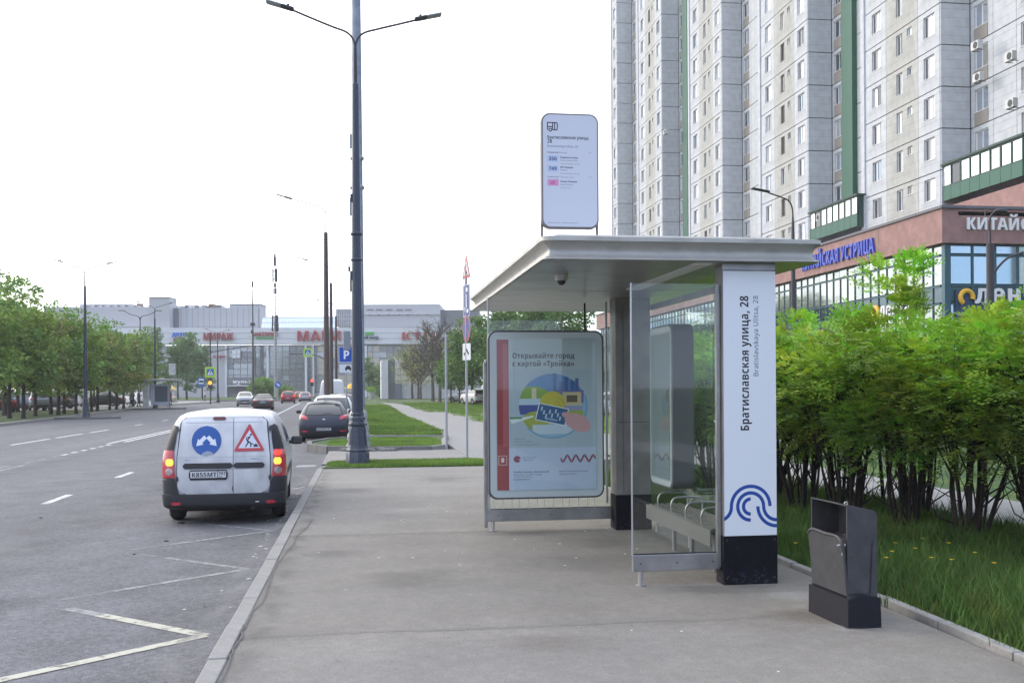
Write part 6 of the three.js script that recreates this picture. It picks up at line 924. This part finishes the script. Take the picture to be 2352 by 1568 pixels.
  mesh('plate_frame', patch(rr, rectO(-0.487, 0.057, 0.638, 0.775, 0.02), 0.030, 0, 0.05), M.black, dl); mesh('number_plate', patch(rr, rectO(-0.473, 0.043, 0.660, 0.766, 0.012), 0.036, 0, 0.05), std(C(0.82, 0.82, 0.82), 0.5, 0, { map: plateTex('К855МТ', '797') }), dl);
  mesh('brake_light', patch(rr, rectO(-0.165, 0.02, 1.452, 1.492, 0.018), 0.032, 0, 0.03), std(C(0.10, 0.01, 0.015), 0.3), dl);
  const disc = []; for (let i = 0; i < 36; i++) { const a = -PI / 2 + i / 36 * 2 * PI; disc.push([-0.245 + Math.cos(a) * 0.208, 1.172 + Math.sin(a) * 0.208]); }
  mesh('arrow_disc', patch(rr, disc, 0.026, 0, 0.02), std(C(0.85, 0.85, 0.85), 0.45, 0, { map: canvas(256, 256, (x, w, h) => { x.fillStyle = '#2458a6'; x.fillRect(0, 0, w, h); x.fillStyle = '#e9edf4'; for (const s of [-1, 1]) { x.save(); x.translate(w / 2 + s * 10, h * 0.36); x.scale(s, 1); x.rotate(PI / 4); x.fillRect(0, -16, 62, 34); x.beginPath(); x.moveTo(56, -34); x.lineTo(56, 36); x.lineTo(112, 1); x.fill(); x.restore(); } x.fillStyle = '#9aa2b0'; x.beginPath(); x.moveTo(w * 0.28, h); x.quadraticCurveTo(w * 0.38, h * 0.86, w * 0.55, h * 0.84); x.quadraticCurveTo(w * 0.72, h * 0.86, w * 0.8, h); x.fill(); }) }), dl);
  const tx = 0.357, tO = [[tx - 0.205, 1.02], [tx + 0.205, 1.02], [tx + 0.213, 1.035], [tx + 0.012, 1.39], [tx - 0.012, 1.39], [tx - 0.213, 1.035]];
  mesh('roadworks_triangle', patch(rr, tO, 0.028, 0, 0.02), std(C(0.85, 0.85, 0.85), 0.45, 0, { map: canvas(256, 222, (x, w, h) => { x.fillStyle = '#c2434a'; x.fillRect(0, 0, w, h); x.fillStyle = '#dbe2ef'; x.beginPath(); x.moveTo(w * 0.5, h * 0.20); x.lineTo(w * 0.865, h * 0.885); x.lineTo(w * 0.135, h * 0.885); x.fill(); x.strokeStyle = x.fillStyle = '#1d2030'; x.lineWidth = 11; x.lineCap = 'round'; x.beginPath(); x.arc(w * 0.55, h * 0.38, 9, 0, 7); x.fill(); x.beginPath(); x.moveTo(w * 0.52, h * 0.46); x.lineTo(w * 0.44, h * 0.58); x.lineTo(w * 0.46, h * 0.68); x.lineTo(w * 0.38, h * 0.82); x.moveTo(w * 0.45, h * 0.62); x.lineTo(w * 0.55, h * 0.70); x.lineTo(w * 0.55, h * 0.82); x.stroke(); x.lineWidth = 7; x.beginPath(); x.moveTo(w * 0.5, h * 0.46); x.lineTo(w * 0.40, h * 0.5); x.lineTo(w * 0.42, h * 0.60); x.lineTo(w * 0.7, h * 0.8); x.stroke(); x.beginPath(); x.moveTo(w * 0.62, h * 0.84); x.lineTo(w * 0.72, h * 0.7); x.lineTo(w * 0.82, h * 0.84); x.fill(); }) }), dr);
  const badge = (t) => std(C(0.8, 0.8, 0.8), 0.4, 0.2, { map: canvas(128, 24, (x, w, h) => { x.fillStyle = '#c6cbd4'; x.fillRect(0, 0, w, h); x.fillStyle = '#4d535f'; x.font = 'bold 22px sans-serif'; x.fillText(t, 4, 20, w - 8); }) });
  mesh('badge', patch(rr, [[-0.545, 0.91], [-0.455, 0.91], [-0.455, 0.927], [-0.545, 0.927]], 0.024, 0, 0.05), badge('LADA'), dl); mesh('badge', patch(rr, [[0.37, 0.912], [0.52, 0.912], [0.52, 0.928], [0.37, 0.928]], 0.024, 0, 0.05), badge('LARGUS'), dr);
  for (const y of [0.62, 1.30]) { mesh('hinge', patch(rr, rectO(-0.672, -0.63, y, y + 0.07, 0.008), 0.03, 0, 0.03), gapM, dl); mesh('hinge', patch(rr, rectO(0.63, 0.672, y, y + 0.07, 0.008), 0.03, 0, 0.03), gapM, dr); }
  // flanks
  for (const s of [-1, 1]) {
    const f = S.flank(s);
    mesh('side_window', patch(f, [[0.42, 1.06], [-0.75, 1.06], [-0.42, 1.36], [0.36, 1.37]].map(([z, y]) => [z, y]), 0.006, 0, 0.08), M.carGlass, v); mesh('window_panel', patch(f, [[1.75, 1.07], [0.56, 1.07], [0.52, 1.37], [1.70, 1.37]], 0.005, 0, 0.08), wp, v);
    mesh('side_moulding', patch(f, rectO(-1.0, 1.05, 0.60, 0.69, 0.02), 0.012, 0, 0.1), M.trimBlack, v); for (const z of [0.48, -0.55]) mesh('door_gap', patch(f, [[z - 0.006, 0.38], [z + 0.006, 0.38], [z + 0.006, 1.36], [z - 0.006, 1.36]], 0.003, 0, 0.1), gapM, v);
    for (const z of [0.36, -0.42]) mesh('door_handle', patch(f, rectO(z - 0.02, z + 0.16, 0.90, 0.935, 0.012), 0.03, 0, 0.05), M.black, v);
    for (const z of [1.35, -1.42]) { const o = []; for (let i = 0; i <= 16; i++) { const a = PI * i / 16; o.push([z + Math.cos(a) * 0.37, 0.26 + Math.sin(a) * 0.42]); } mesh('wheel_arch', patch(f, o, 0.004, 0, 0.04), M.black, v); wheel(v, s * 0.745, z, 0.315, 0.205); }
    const m = mesh('mirror', rbox(0.19, 0.14, 0.09, 0.04, s * 0.985, 1.04, -0.62), M.trimBlack, v); mesh('mirror_glass', plane(0.145, 0.095, s * 0.988, 1.04, -0.5735), M.carGlass, m); mesh('mirror_stalk', box(0.14, 0.05, 0.06, s * 0.86, 1.01, -0.62), M.trimBlack, m);
  }
  mesh('windscreen', patch(S.front, [[-0.68, 1.1], [0.68, 1.1], [0.55, 1.45], [-0.55, 1.45]], 0.006, 0, 0.06), M.carGlass, v); for (const s of [-1, 1]) mesh('headlamp', patch(S.front, rectO(s > 0 ? 0.5 : -0.82, s > 0 ? 0.82 : -0.5, 0.66, 0.86, 0.05), 0.01, 0, 0.05), M.headlamp, v);
  mesh('underside', [box(1.3, 0.16, 3.6, 0, 0.24, 0), cyl(0.03, 0.03, 0.3, 0.4, 0, 0, 8).rotateX(PI / 2).translate(0, 0.24, 1.9)], M.black, v);
}

// ---- the other cars
const kinds = {
  hatch: { S: [[0.20, 1.95, -1.95, 0.80, 0.3], [0.32, 2.08, -2.08, 0.865, 0.3], [0.55, 2.14, -2.12, 0.89, 0.28], [0.78, 2.12, -2.02, 0.885, 0.26], [0.90, 2.06, -1.75, 0.87, 0.25], [0.97, 2.0, -1.05, 0.84, 0.25], [1.15, 1.80, -0.62, 0.75, 0.25], [1.32, 1.52, -0.25, 0.65, 0.25], [1.41, 1.30, 0.0, 0.56, 0.26], [1.455, 1.0, 0.25, 0.42, 0.24], [1.47, 0.75, 0.45, 0.26, 0.2]], win: [[-0.64, 0.98], [0.64, 0.98], [0.52, 1.32], [0, 1.37], [-0.52, 1.32]], lamp: [[0.56, 0.80], [0.80, 0.86], [0.84, 0.98], [0.68, 0.97], [0.56, 0.90]], side: [[1.55, 1.0], [-0.9, 1.0], [-0.35, 1.32], [1.25, 1.33]], plate: [0.42, 0.53], r: 0.32 },
  sedan: { S: [[0.20, 2.1, -2.1, 0.80, 0.3], [0.32, 2.22, -2.22, 0.865, 0.3], [0.60, 2.28, -2.26, 0.885, 0.28], [0.82, 2.26, -2.1, 0.88, 0.26], [0.95, 2.18, -1.8, 0.86, 0.25], [1.0, 1.75, -1.05, 0.83, 0.25], [1.15, 1.42, -0.7, 0.75, 0.25], [1.32, 1.08, -0.3, 0.65, 0.25], [1.40, 0.85, -0.05, 0.55, 0.25], [1.435, 0.6, 0.15, 0.42, 0.2], [1.45, 0.45, 0.25, 0.26, 0.1]], win: [[-0.66, 1.03], [0.66, 1.03], [0.54, 1.34], [-0.54, 1.34]], lamp: [[0.52, 0.80], [0.83, 0.80], [0.84, 0.92], [0.52, 0.90]], side: [[1.3, 1.03], [-0.9, 1.03], [-0.4, 1.33], [0.95, 1.34]], plate: [0.66, 0.78], r: 0.32 },
  suv: { S: [[0.26, 1.98, -1.98, 0.82, 0.28], [0.40, 2.1, -2.1, 0.885, 0.28], [0.70, 2.16, -2.14, 0.91, 0.26], [0.95, 2.13, -2.02, 0.905, 0.24], [1.06, 2.07, -1.75, 0.885, 0.24], [1.12, 2.02, -1.1, 0.86, 0.24], [1.30, 1.86, -0.65, 0.79, 0.24], [1.48, 1.64, -0.25, 0.70, 0.24], [1.58, 1.4, 0.0, 0.6, 0.25], [1.63, 1.0, 0.3, 0.44, 0.24], [1.65, 0.7, 0.5, 0.26, 0.2]], win: [[-0.68, 1.12], [0.68, 1.12], [0.57, 1.48], [-0.57, 1.48]], lamp: [[0.60, 0.90], [0.86, 0.92], [0.87, 1.06], [0.66, 1.06]], side: [[1.65, 1.14], [-0.95, 1.14], [-0.4, 1.47], [1.4, 1.48]], plate: [0.62, 0.74], r: 0.35 },
  box: { S: [[0.30, 2.7, -2.7, 0.88, 0.25], [0.45, 2.85, -2.85, 0.96, 0.22], [0.9, 2.88, -2.85, 0.99, 0.2], [1.15, 2.88, -2.5, 0.99, 0.18], [1.4, 2.87, -1.9, 0.98, 0.18], [1.9, 2.84, -1.3, 0.94, 0.2], [2.4, 2.78, -1.0, 0.85, 0.24], [2.58, 2.7, -0.8, 0.72, 0.28], [2.64, 2.5, -0.6, 0.55, 0.28]], win: null, lamp: [[0.82, 0.8], [0.95, 0.8], [0.95, 1.3], [0.82, 1.3]], side: [[-0.5, 1.4], [-1.8, 1.4], [-1.3, 1.95], [-0.5, 1.95]], plate: [0.75, 0.88], r: 0.35 },
};
const carCache = {};
function makeCar(kind, col, o = {}) {
  const K = kinds[kind], S = (carCache[kind] ??= makeShape(K.S)), t = new THREE.Group(), pm = col, ys = K.S.map((r) => r[0]), top = ys[ys.length - 1];
  mesh('body', bodyGeo(S, ys[0], top, 26), pm, t);
  mesh('bumper', patch(S.rear, [[-0.78, ys[0] + 0.02], [0.78, ys[0] + 0.02], [0.84, ys[0] + 0.12], [0.8, ys[0] + 0.2], [-0.8, ys[0] + 0.2], [-0.84, ys[0] + 0.12]], 0.012), M.trimBlack, t);
  if (K.win) { mesh('window_surround', patch(S.rear, K.win.map(([x, y], i) => [x * 1.07, y + (i < 2 ? -0.03 : 0.035)]), 0.004, 0, 0.04), M.black, t); mesh('spoiler', patch(S.rear, [[-K.win[0][0] * -0.82, K.win[2][1] + 0.045], [K.win[0][0] * -0.82, K.win[2][1] + 0.045], [K.win[0][0] * -0.76, K.win[2][1] + 0.075], [K.win[0][0] * 0.76, K.win[2][1] + 0.075]], 0.05, 0, 0.04), pm, t); mesh('rear_window', patch(S.rear, K.win, 0.008, 0, 0.04), M.carGlass, t); mesh('wiper', patch(S.rear, [[-0.02, K.win[0][1] + 0.02], [0.30, K.win[0][1] + 0.03], [0.3, K.win[0][1] + 0.045], [-0.02, K.win[0][1] + 0.04]], 0.018), M.black, t); }
  else for (const s of [-1, 1]) { mesh('rear_door', patch(S.rear, rectO(s > 0 ? 0.01 : -0.86, s > 0 ? 0.86 : -0.01, 0.55, 2.4, 0.06), 0.012, 0, 0.1), pm, t); }
  if (o.frontSide !== false) mesh('windscreen', patch(S.front, (K.win ?? [[-0.8, 1.4], [0.8, 1.4], [0.7, 1.95], [-0.7, 1.95]]).map(([x, y]) => [x * 0.98, y + (K.win ? 0.03 : 0)]), 0.008, 0, 0.05), M.carGlass, t);
  for (const s of [-1, 1]) {
    const l = (q) => (s > 0 ? q : q.map(([x, y]) => [-x, y]));
    mesh('tail_lamp', patch(S.rear, l(K.lamp), 0.014, 0, 0.03), o.lit ? M.tailLit : M.tail, t); mesh('headlamp', patch(S.front, l([[0.52, 0.66], [0.8, 0.68], [0.82, 0.8], [0.56, 0.78]].map(([x, y]) => [x, y + (kind === 'suv' ? 0.14 : 0)])), 0.012, 0, 0.04), M.headlamp, t);
    mesh('side_window', patch(S.flank(s), K.side, 0.006, 0, 0.08), M.carGlass, t);
    for (const z of [kind === 'box' ? 1.7 : 1.3, kind === 'box' ? -1.95 : -1.35]) { const q = []; for (let i = 0; i <= 12; i++) { const a = PI * i / 12; q.push([z + Math.cos(a) * (K.r + 0.06), K.S[0][0] + 0.02 + Math.sin(a) * (K.r + 0.10)]); } mesh('wheel_arch', patch(S.flank(s), q, 0.004, 0, 0.06), M.black, t); wheel(t, s * (K.S[2][3] - 0.115), z, K.r, 0.21); }
    mesh('mirror', rbox(0.2, 0.13, 0.1, 0.04, s * (K.S[2][3] + 0.08), K.side[0][1] + 0.04, K.side[1][0] + 0.35), o.mirror ?? pm, t);
  }
  if (!o.noPlate) mesh('number_plate', patch(S.rear, [[-0.26, K.plate[0]], [0.26, K.plate[0]], [0.26, K.plate[1]], [-0.26, K.plate[1]]], 0.016, 0, 0.06), std(C(0.7, 0.7, 0.7), 0.5, 0, { map: plateTex(o.plate ?? 'А377РС', '99') }), t); mesh('front_plate', patch(S.front, [[-0.26, 0.42], [0.26, 0.42], [0.26, 0.53], [-0.26, 0.53]], 0.016, 0, 0.06), M.frameWhite, t);
  mesh('grille', patch(S.front, rectO(-0.45, 0.45, 0.56, 0.70, 0.03), 0.012, 0, 0.05), M.black, t); mesh('underside', box(1.2, 0.16, 3.2, 0, K.S[0][0], 0), M.black, t);
  for (const s of [-1, 1]) mesh('reflector', patch(S.rear, rectO(s > 0 ? 0.56 : -0.76, s > 0 ? 0.76 : -0.56, 0.38, 0.44, 0.02), 0.014, 0, 0.04), M.tail, t);
  if (o.antenna) mesh('antenna', cyl(0.006, 0.004, 0.2, 0, top - 0.03, 0.9, 6), M.black, t); mesh('badge', patch(S.rear, rectO(-0.05, 0.05, K.lamp[0][1] + 0.0, K.lamp[0][1] + 0.035, 0.015), 0.016, 0, 0.03), M.steelLight, t);
  return t;
}
function parkCar(t, name, label, p, turn = 0, cat = 'car') { t.name = numbered(name); t.position.copy(p); t.rotation.y = turn; scene.add(t); return tag(t, label, cat); }
const P = { grey: carPaint(0.028, 0.032, 0.048), white: carPaint(0.62, 0.62, 0.62, 0), dark: carPaint(0.05, 0.042, 0.045), red: carPaint(0.28, 0.02, 0.03), silver: carPaint(0.34, 0.34, 0.35, 0.5), darkred: carPaint(0.14, 0.01, 0.015), blue: carPaint(0.10, 0.15, 0.25), black: carPaint(0.02, 0.02, 0.022), orange: carPaint(0.5, 0.14, 0.04) };
{
  const on = (px, py, D) => { const p = PD(px, py, D); p.y = -0.15; return p; }, back = (p, d) => V(p.x, p.y, p.z - d);
  parkCar(makeCar('hatch', P.grey, { plate: 'А377РС', mirror: P.black, antenna: true }), 'hatchback', 'dark grey hatchback parked at the kerb beyond the traffic island', back(on(741, 1000, 36.3), 2.0), 0.02);
  parkCar(makeCar('suv', P.white, { plate: 'К640ХВ', antenna: true }), 'parked_car', 'white car parked just ahead of the dark grey hatchback', back(on(759, 960, 41.4), 2.1), 0.04);
  parkCar(makeCar('suv', P.black, { plate: 'М112ОА' }), 'parked_car', 'dark car parked ahead of the white one, mostly hidden', back(on(778, 950, 52), 2), 0.04);
  parkCar(makeCar('box', P.white, { plate: 'О705ТУ' }), 'cargo_van', 'tall white cargo van behind the brown lamp posts', back(on(761, 945, 80), 2.8), 0.03, 'van');
  parkCar(makeCar('sedan', P.dark, { plate: 'Е218КН' }), 'sedan', 'dark brown sedan driving away in the middle of the road', back(on(600, 942, 92), 2.2), 0.05);
  parkCar(makeCar('suv', P.silver, {}), 'oncoming_car', 'pale car with dark windscreen coming towards the dark sedan', back(on(567, 931, 118), -2.0), PI + 0.1);
  parkCar(makeCar('suv', P.red, { lit: true }), 'red_car', 'red and white car with brake lights driving away down the road', back(on(659, 926, 134), 2.1), 0.05);
  parkCar(makeCar('hatch', P.silver, { lit: true }), 'silver_car', 'silver hatchback behind the parked cars and right of the red car', back(on(699, 922, 152), 2.1), 0.02);
  parkCar(makeCar('hatch', P.orange, {}), 'orange_car', 'small orange car partly hidden by the silver hatchback far down the road', back(on(683, 917, 176), 2.1), 0.2);
  const lot = [[-6, 905, 'sedan', P.darkred, 'dark red car behind the trees at the left frame edge', 84, 0.6], [40, 905, 'suv', P.blue, 'blue grey car behind the first lime trunks', 92, 1.2], [86, 905, 'suv', P.silver, 'silver car behind the trees left of the lamp post', 92, 0.4], [122, 905, 'hatch', P.black, 'black car behind thin trunks left of the lamp post', 100, 1.3], [152, 905, 'hatch', P.white, 'white car behind thin trunks near the lamp post', 108, 1.4], [236, 905, 'sedan', P.black, 'dark car behind the trunks right of the lamp post', 112, 1.5], [300, 905, 'hatch', P.white, 'white car glimpsed beside the far bus shelter', 124, 1.0], [1091, 905, 'suv', P.white, 'white car on the lawn drive right of the road signs', 108, 0.3], [1383, 905, 'hatch', P.silver, 'silver car seen between the poster box and far column', 62, 1.2], [1066, 905, 'hatch', P.silver, 'pale car left of the white car beyond the road signs', 128, 1.2]];
  for (const [x, y, k, m, l, D, turn] of lot) { const p = PD(x, y, D); p.y = 0; parkCar(makeCar(k, m, {}), 'parked_car', l, p, turn); }
}

// ---------------------------------------------------------------- people far across the road: one continuous surface each
function makePerson(joints, bones, size, colour) {
  const R = 44, mc = new MarchingCubes(R, std(C(1, 1, 1), 0.9, 0, { vertexColors: true }), false, false, 60000); mc.isolation = 0;
  const c = V(0, size / 2, 0), s = size / 2 * 1.1;
  for (let k = 0; k < R; k++) for (let j = 0; j < R; j++) for (let i = 0; i < R; i++) {
    const p = V((i - R / 2) / (R / 2) * s + c.x, (j - R / 2) / (R / 2) * s + c.y, (k - R / 2) / (R / 2) * s + c.z); let acc = 0; const kk = 26;
    for (const [a, b] of bones) { const A = joints[a], B = joints[b], ab = B.p.clone().sub(A.p), t = clamp(p.clone().sub(A.p).dot(ab) / ab.lengthSq(), 0, 1), d = p.distanceTo(A.p.clone().addScaledVector(ab, t)) - lerp(A.r, B.r, t); acc += Math.exp(-kk * d); }
    mc.field[i + j * R + k * R * R] = Math.log(acc) / kk;
  }
  mc.update();
  const n = mc.count, pos = new Float32Array(mc.positionArray.subarray(0, n * 3)), nor = new Float32Array(mc.normalArray.subarray(0, n * 3)), col = new Float32Array(n * 3);
  for (let i = 0; i < n; i++) { pos[i * 3] = pos[i * 3] * s + c.x; pos[i * 3 + 1] = pos[i * 3 + 1] * s + c.y; pos[i * 3 + 2] = pos[i * 3 + 2] * s + c.z; const q = colour(pos[i * 3], pos[i * 3 + 1], pos[i * 3 + 2]); col.set(q, i * 3); }
  const g = new THREE.BufferGeometry(); g.setAttribute('position', new THREE.BufferAttribute(pos, 3)); g.setAttribute('normal', new THREE.BufferAttribute(nor, 3)); g.setAttribute('color', new THREE.BufferAttribute(col, 3));
  return g;
}
{
  const J = (x, y, z, r) => ({ p: V(x, y, z), r });
  const body = (st, ar) => ({ head: J(0, 1.60, 0.02, 0.085), chin: J(0, 1.53, 0.05, 0.06), neck: J(0, 1.42, 0, 0.05), chest: J(0, 1.24, 0, 0.13), belly: J(0, 1.02, 0, 0.12), hip: J(0, 0.9, 0, 0.125), shL: J(-0.18, 1.36, 0, 0.06), shR: J(0.18, 1.36, 0, 0.06), elL: J(-0.24, 1.1, -0.03, 0.045), elR: J(0.25, 1.1, -0.02 + ar, 0.045), haL: J(-0.24, 0.86, 0.06, 0.033), haR: J(0.22, 0.88 + ar, 0.08 + ar, 0.033), thL: J(-0.09, 0.84, 0, 0.085), thR: J(0.09, 0.84, 0, 0.085), knL: J(-0.10, 0.47, 0.06 * st, 0.06), knR: J(0.10, 0.47, -0.03 * st, 0.06), anL: J(-0.10, 0.08, 0.16 * st, 0.042), anR: J(0.10, 0.08, -0.2 * st, 0.042), toL: J(-0.11, 0.035, 0.16 * st + 0.16, 0.035), toR: J(0.11, 0.035, -0.2 * st + 0.16, 0.035) });
  const bones = [['head', 'chin'], ['chin', 'neck'], ['neck', 'chest'], ['chest', 'belly'], ['belly', 'hip'], ['shL', 'shR'], ['shL', 'elL'], ['elL', 'haL'], ['shR', 'elR'], ['elR', 'haR'], ['hip', 'thL'], ['hip', 'thR'], ['thL', 'knL'], ['thR', 'knR'], ['knL', 'anL'], ['knR', 'anR'], ['anL', 'toL'], ['anR', 'toR']];
  const skin = [0.38, 0.22, 0.16];
  const who = [[391, 930, 0.0, 0.1, [0.02, 0.02, 0.022], [0.02, 0.02, 0.025], 0.3, 'person in black jacket and trousers standing right of the far bus shelter', 'standing'], [470, 921, 0.9, 0, [0.55, 0.53, 0.5], [0.10, 0.10, 0.12], 1.2, 'person in pale top walking beside the traffic light post', 'walking'], [318, 934, 0.7, 0, [0.05, 0.05, 0.06], [0.04, 0.04, 0.05], 2.0, 'person in dark clothes walking left of the far bus shelter', 'walking'], [300, 935, 0.6, 0.05, [0.09, 0.06, 0.07], [0.03, 0.03, 0.04], -1.2, 'person in brown top walking left of the others by the trees', 'walking']];
  for (const [px, py, st, ar, topC, legC, turn, label] of who) {
    const p = G(px, py, -0.02), t = thing('person', label, 'person', p, turn), m = std(C(1, 1, 1), 0.9, 0, { vertexColors: true });
    const jj = body(st, ar), g = makePerson(jj, bones, 1.72, (x, y, z) => (y > 1.44 || (y < 0.92 && y > 0.8 && Math.abs(x) > 0.19)) ? skin : y > 0.93 ? topC : y > 0.07 ? legC : [0.02, 0.02, 0.02]);
    const b = new THREE.Mesh(g, m); b.name = 'body'; b.castShadow = b.receiveShadow = true; t.add(b);
    mesh('hair', new THREE.SphereGeometry(0.098, 14, 10, 0, 2 * PI, 0, PI * 0.55).rotateX(-0.35).translate(0, 1.615, 0.005), M.stem, t); mesh('nose', new THREE.ConeGeometry(0.014, 0.04, 6).translate(0, 1.575, 0.115), std(C(...skin), 0.8), t);
    t.scale.setScalar(1.02);
  }
}
// small litter by the kerb
{ const r = rng(88), g = []; for (let i = 0; i < 34; i++) { const z = -9 - r() * 12, s = 0.012 + r() * 0.03; g.push(box(s, 0.003, s * (0.5 + r())).rotateY(r() * 3).translate(-1.15 - r() * r() * 0.45, -0.147, z)); } for (let i = 0; i < 40; i++) { const s = 0.008 + r() * 0.014; g.push(box(s, 0.004, s).rotateY(r() * 3).translate(-0.7 + r() * 4.4, 0.002, -5.5 - r() * 13)); } const m = mesh('litter', g, M.fluff); tag(m, 'scattered pale paper scraps on the road edge and pavement', 'litter', undefined, 'stuff'); }
{ const r = rng(89), g = []; for (let i = 0; i < 18; i++) { const s = 0.02 + r() * 0.04; g.push(new THREE.DodecahedronGeometry(s, 0).scale(1, 0.5, 1).translate(-2 - r() * 6, -0.148, -6 - r() * 14)); } const h = []; for (let i = 0; i < 40; i++) { const s = 0.05 + r() * 0.12; h.push(new THREE.DodecahedronGeometry(s, 0).scale(1.3, 0.6, 1).translate(-0.55 + r() * 1.4, 0.0, -29.05 - r() * 0.4)); } tag(mesh('rubble', h, M.kerbDark), 'small heap of broken asphalt by the traffic island kerb', 'rubble', undefined, 'stuff'); tag(mesh('pebbles', g, M.trimBlack), 'few dark pebbles lying on the road', 'pebbles', undefined, 'stuff'); }
// stains, cracks and patches on the pavement and the road
{
  const blot = tex(256, (u, v) => { const d = Math.hypot(u - 0.5, v - 0.5) * 2, a = fbm(u * 6, v * 6, 131, 5); return [smoothstep(1 - d + (a - 0.5) * 0.9, 0.1, 1.1)]; }, false), r = rng(301);
  const spill = (col, al) => std(col, 0.95, 0, { alphaMap: blot, transparent: true, opacity: al });
  const dark = spill(C(0.13, 0.122, 0.115), 0.20), brown = spill(C(0.17, 0.14, 0.11), 0.24), pale = spill(C(0.50, 0.48, 0.45), 0.28), walk = scene.getObjectByName('sidewalk');
  let k = 0; const stain = (x, z, w, d, m, y = 0.0032, parent = walk) => mesh('stain', new THREE.PlaneGeometry(w, d).rotateX(-PI / 2).rotateY(r() * 0.5 - 0.25).translate(x, y + (k++ % 16) * 0.0004, z), m, parent);
  for (const [x, z, w, d, m] of [[3.1, -12.6, 1.2, 0.5, dark], [2.9, -8.5, 1.5, 0.7, brown], [3.5, -8.1, 1.1, 0.7, pale], [3.3, -7.4, 1.5, 0.9, brown], [1.8, -12.1, 1.6, 0.6, brown], [2.2, -9.9, 2.2, 2.2, dark], [2.6, -11.2, 1.6, 1.3, dark], [0.3, -9.4, 2.2, 1.7, dark], [-0.4, -11.0, 1.2, 1.0, dark], [1.2, -6.9, 1.5, 0.9, brown], [0.5, -14.6, 2.2, 1.4, pale], [-0.2, -17.8, 1.6, 1.6, dark], [1.4, -19.5, 2.0, 2.0, dark], [3.4, -6.95, 0.5, 0.4, pale]]) stain(x, z, w, d, m);
  for (let i = 0; i < 22; i++) stain(-0.80 + r() * 0.08, -5.2 - i * 0.78, 0.26 + r() * 0.2, 0.7 + r() * 0.6, dark);
  const asph = spill(C(0.08, 0.08, 0.085), 0.3), dust = spill(C(0.34, 0.33, 0.31), 0.3);
  for (const [x, z, w, d, m] of [[-2.0, -15.6, 2.2, 4.2, asph], [-3.4, -9.4, 1.3, 2.6, asph], [-4.6, -12.5, 1.6, 4.5, dust], [-3.7, -20.5, 1.5, 4, asph], [-6.6, -16, 1.6, 5, asph]]) stain(x, z, w, d, m, -0.1485, road);
  for (let i = 0; i < 20; i++) stain(-1.2 - r() * 0.12, -5.4 - i * 0.9, 0.3 + r() * 0.2, 0.9 + r() * 0.7, dust, -0.1485, road);
  const crackM = std(C(0.12, 0.115, 0.11), 1), crack = (x0, z0, x1, z1, w, y, parent) => { const n = Math.ceil(Math.hypot(x1 - x0, z1 - z0) / 0.09), pts = []; let ox = 0; for (let i = 0; i <= n; i++) { ox += (r() - 0.5) * 0.035; pts.push([lerp(x0, x1, i / n) + (Math.abs(z1 - z0) > Math.abs(x1 - x0) ? ox : 0), lerp(z0, z1, i / n) + (Math.abs(z1 - z0) > Math.abs(x1 - x0) ? 0 : ox * 0.6)]); } mesh('crack', strip(pts, w, y), crackM, parent); };
  crack(-0.9, -7.4, 2.4, -7.32, 0.008, 0.0095, walk); crack(2.2, -7.33, 4.0, -7.55, 0.006, 0.0095, walk); crack(-0.9, -12.42, 1.4, -12.3, 0.008, 0.0095, walk); crack(-0.868, -6.0, -0.868, -14.0, 0.012, 0.0102, walk); crack(3.55, -7.05, 4.02, -6.7, 0.006, 0.0095, walk); crack(-0.9, -16.4, 2.6, -16.6, 0.007, 0.0095, walk);
  crack(-4.6, -9.2, -3.6, -15.5, 0.006, -0.1425, road);
  const gum = []; for (let i = 0; i < 60; i++) { const s = 0.005 + r() * 0.008; gum.push(new THREE.CircleGeometry(s, 7).rotateX(-PI / 2).translate(-0.7 + r() * 4.6, 0.0112, -5.2 - r() * 9)); } const gm = mesh('gum_spots', gum, std(C(0.13, 0.125, 0.12), 1), walk); gm.userData.kind = 'stuff';
}
renderer.render(scene, camera);
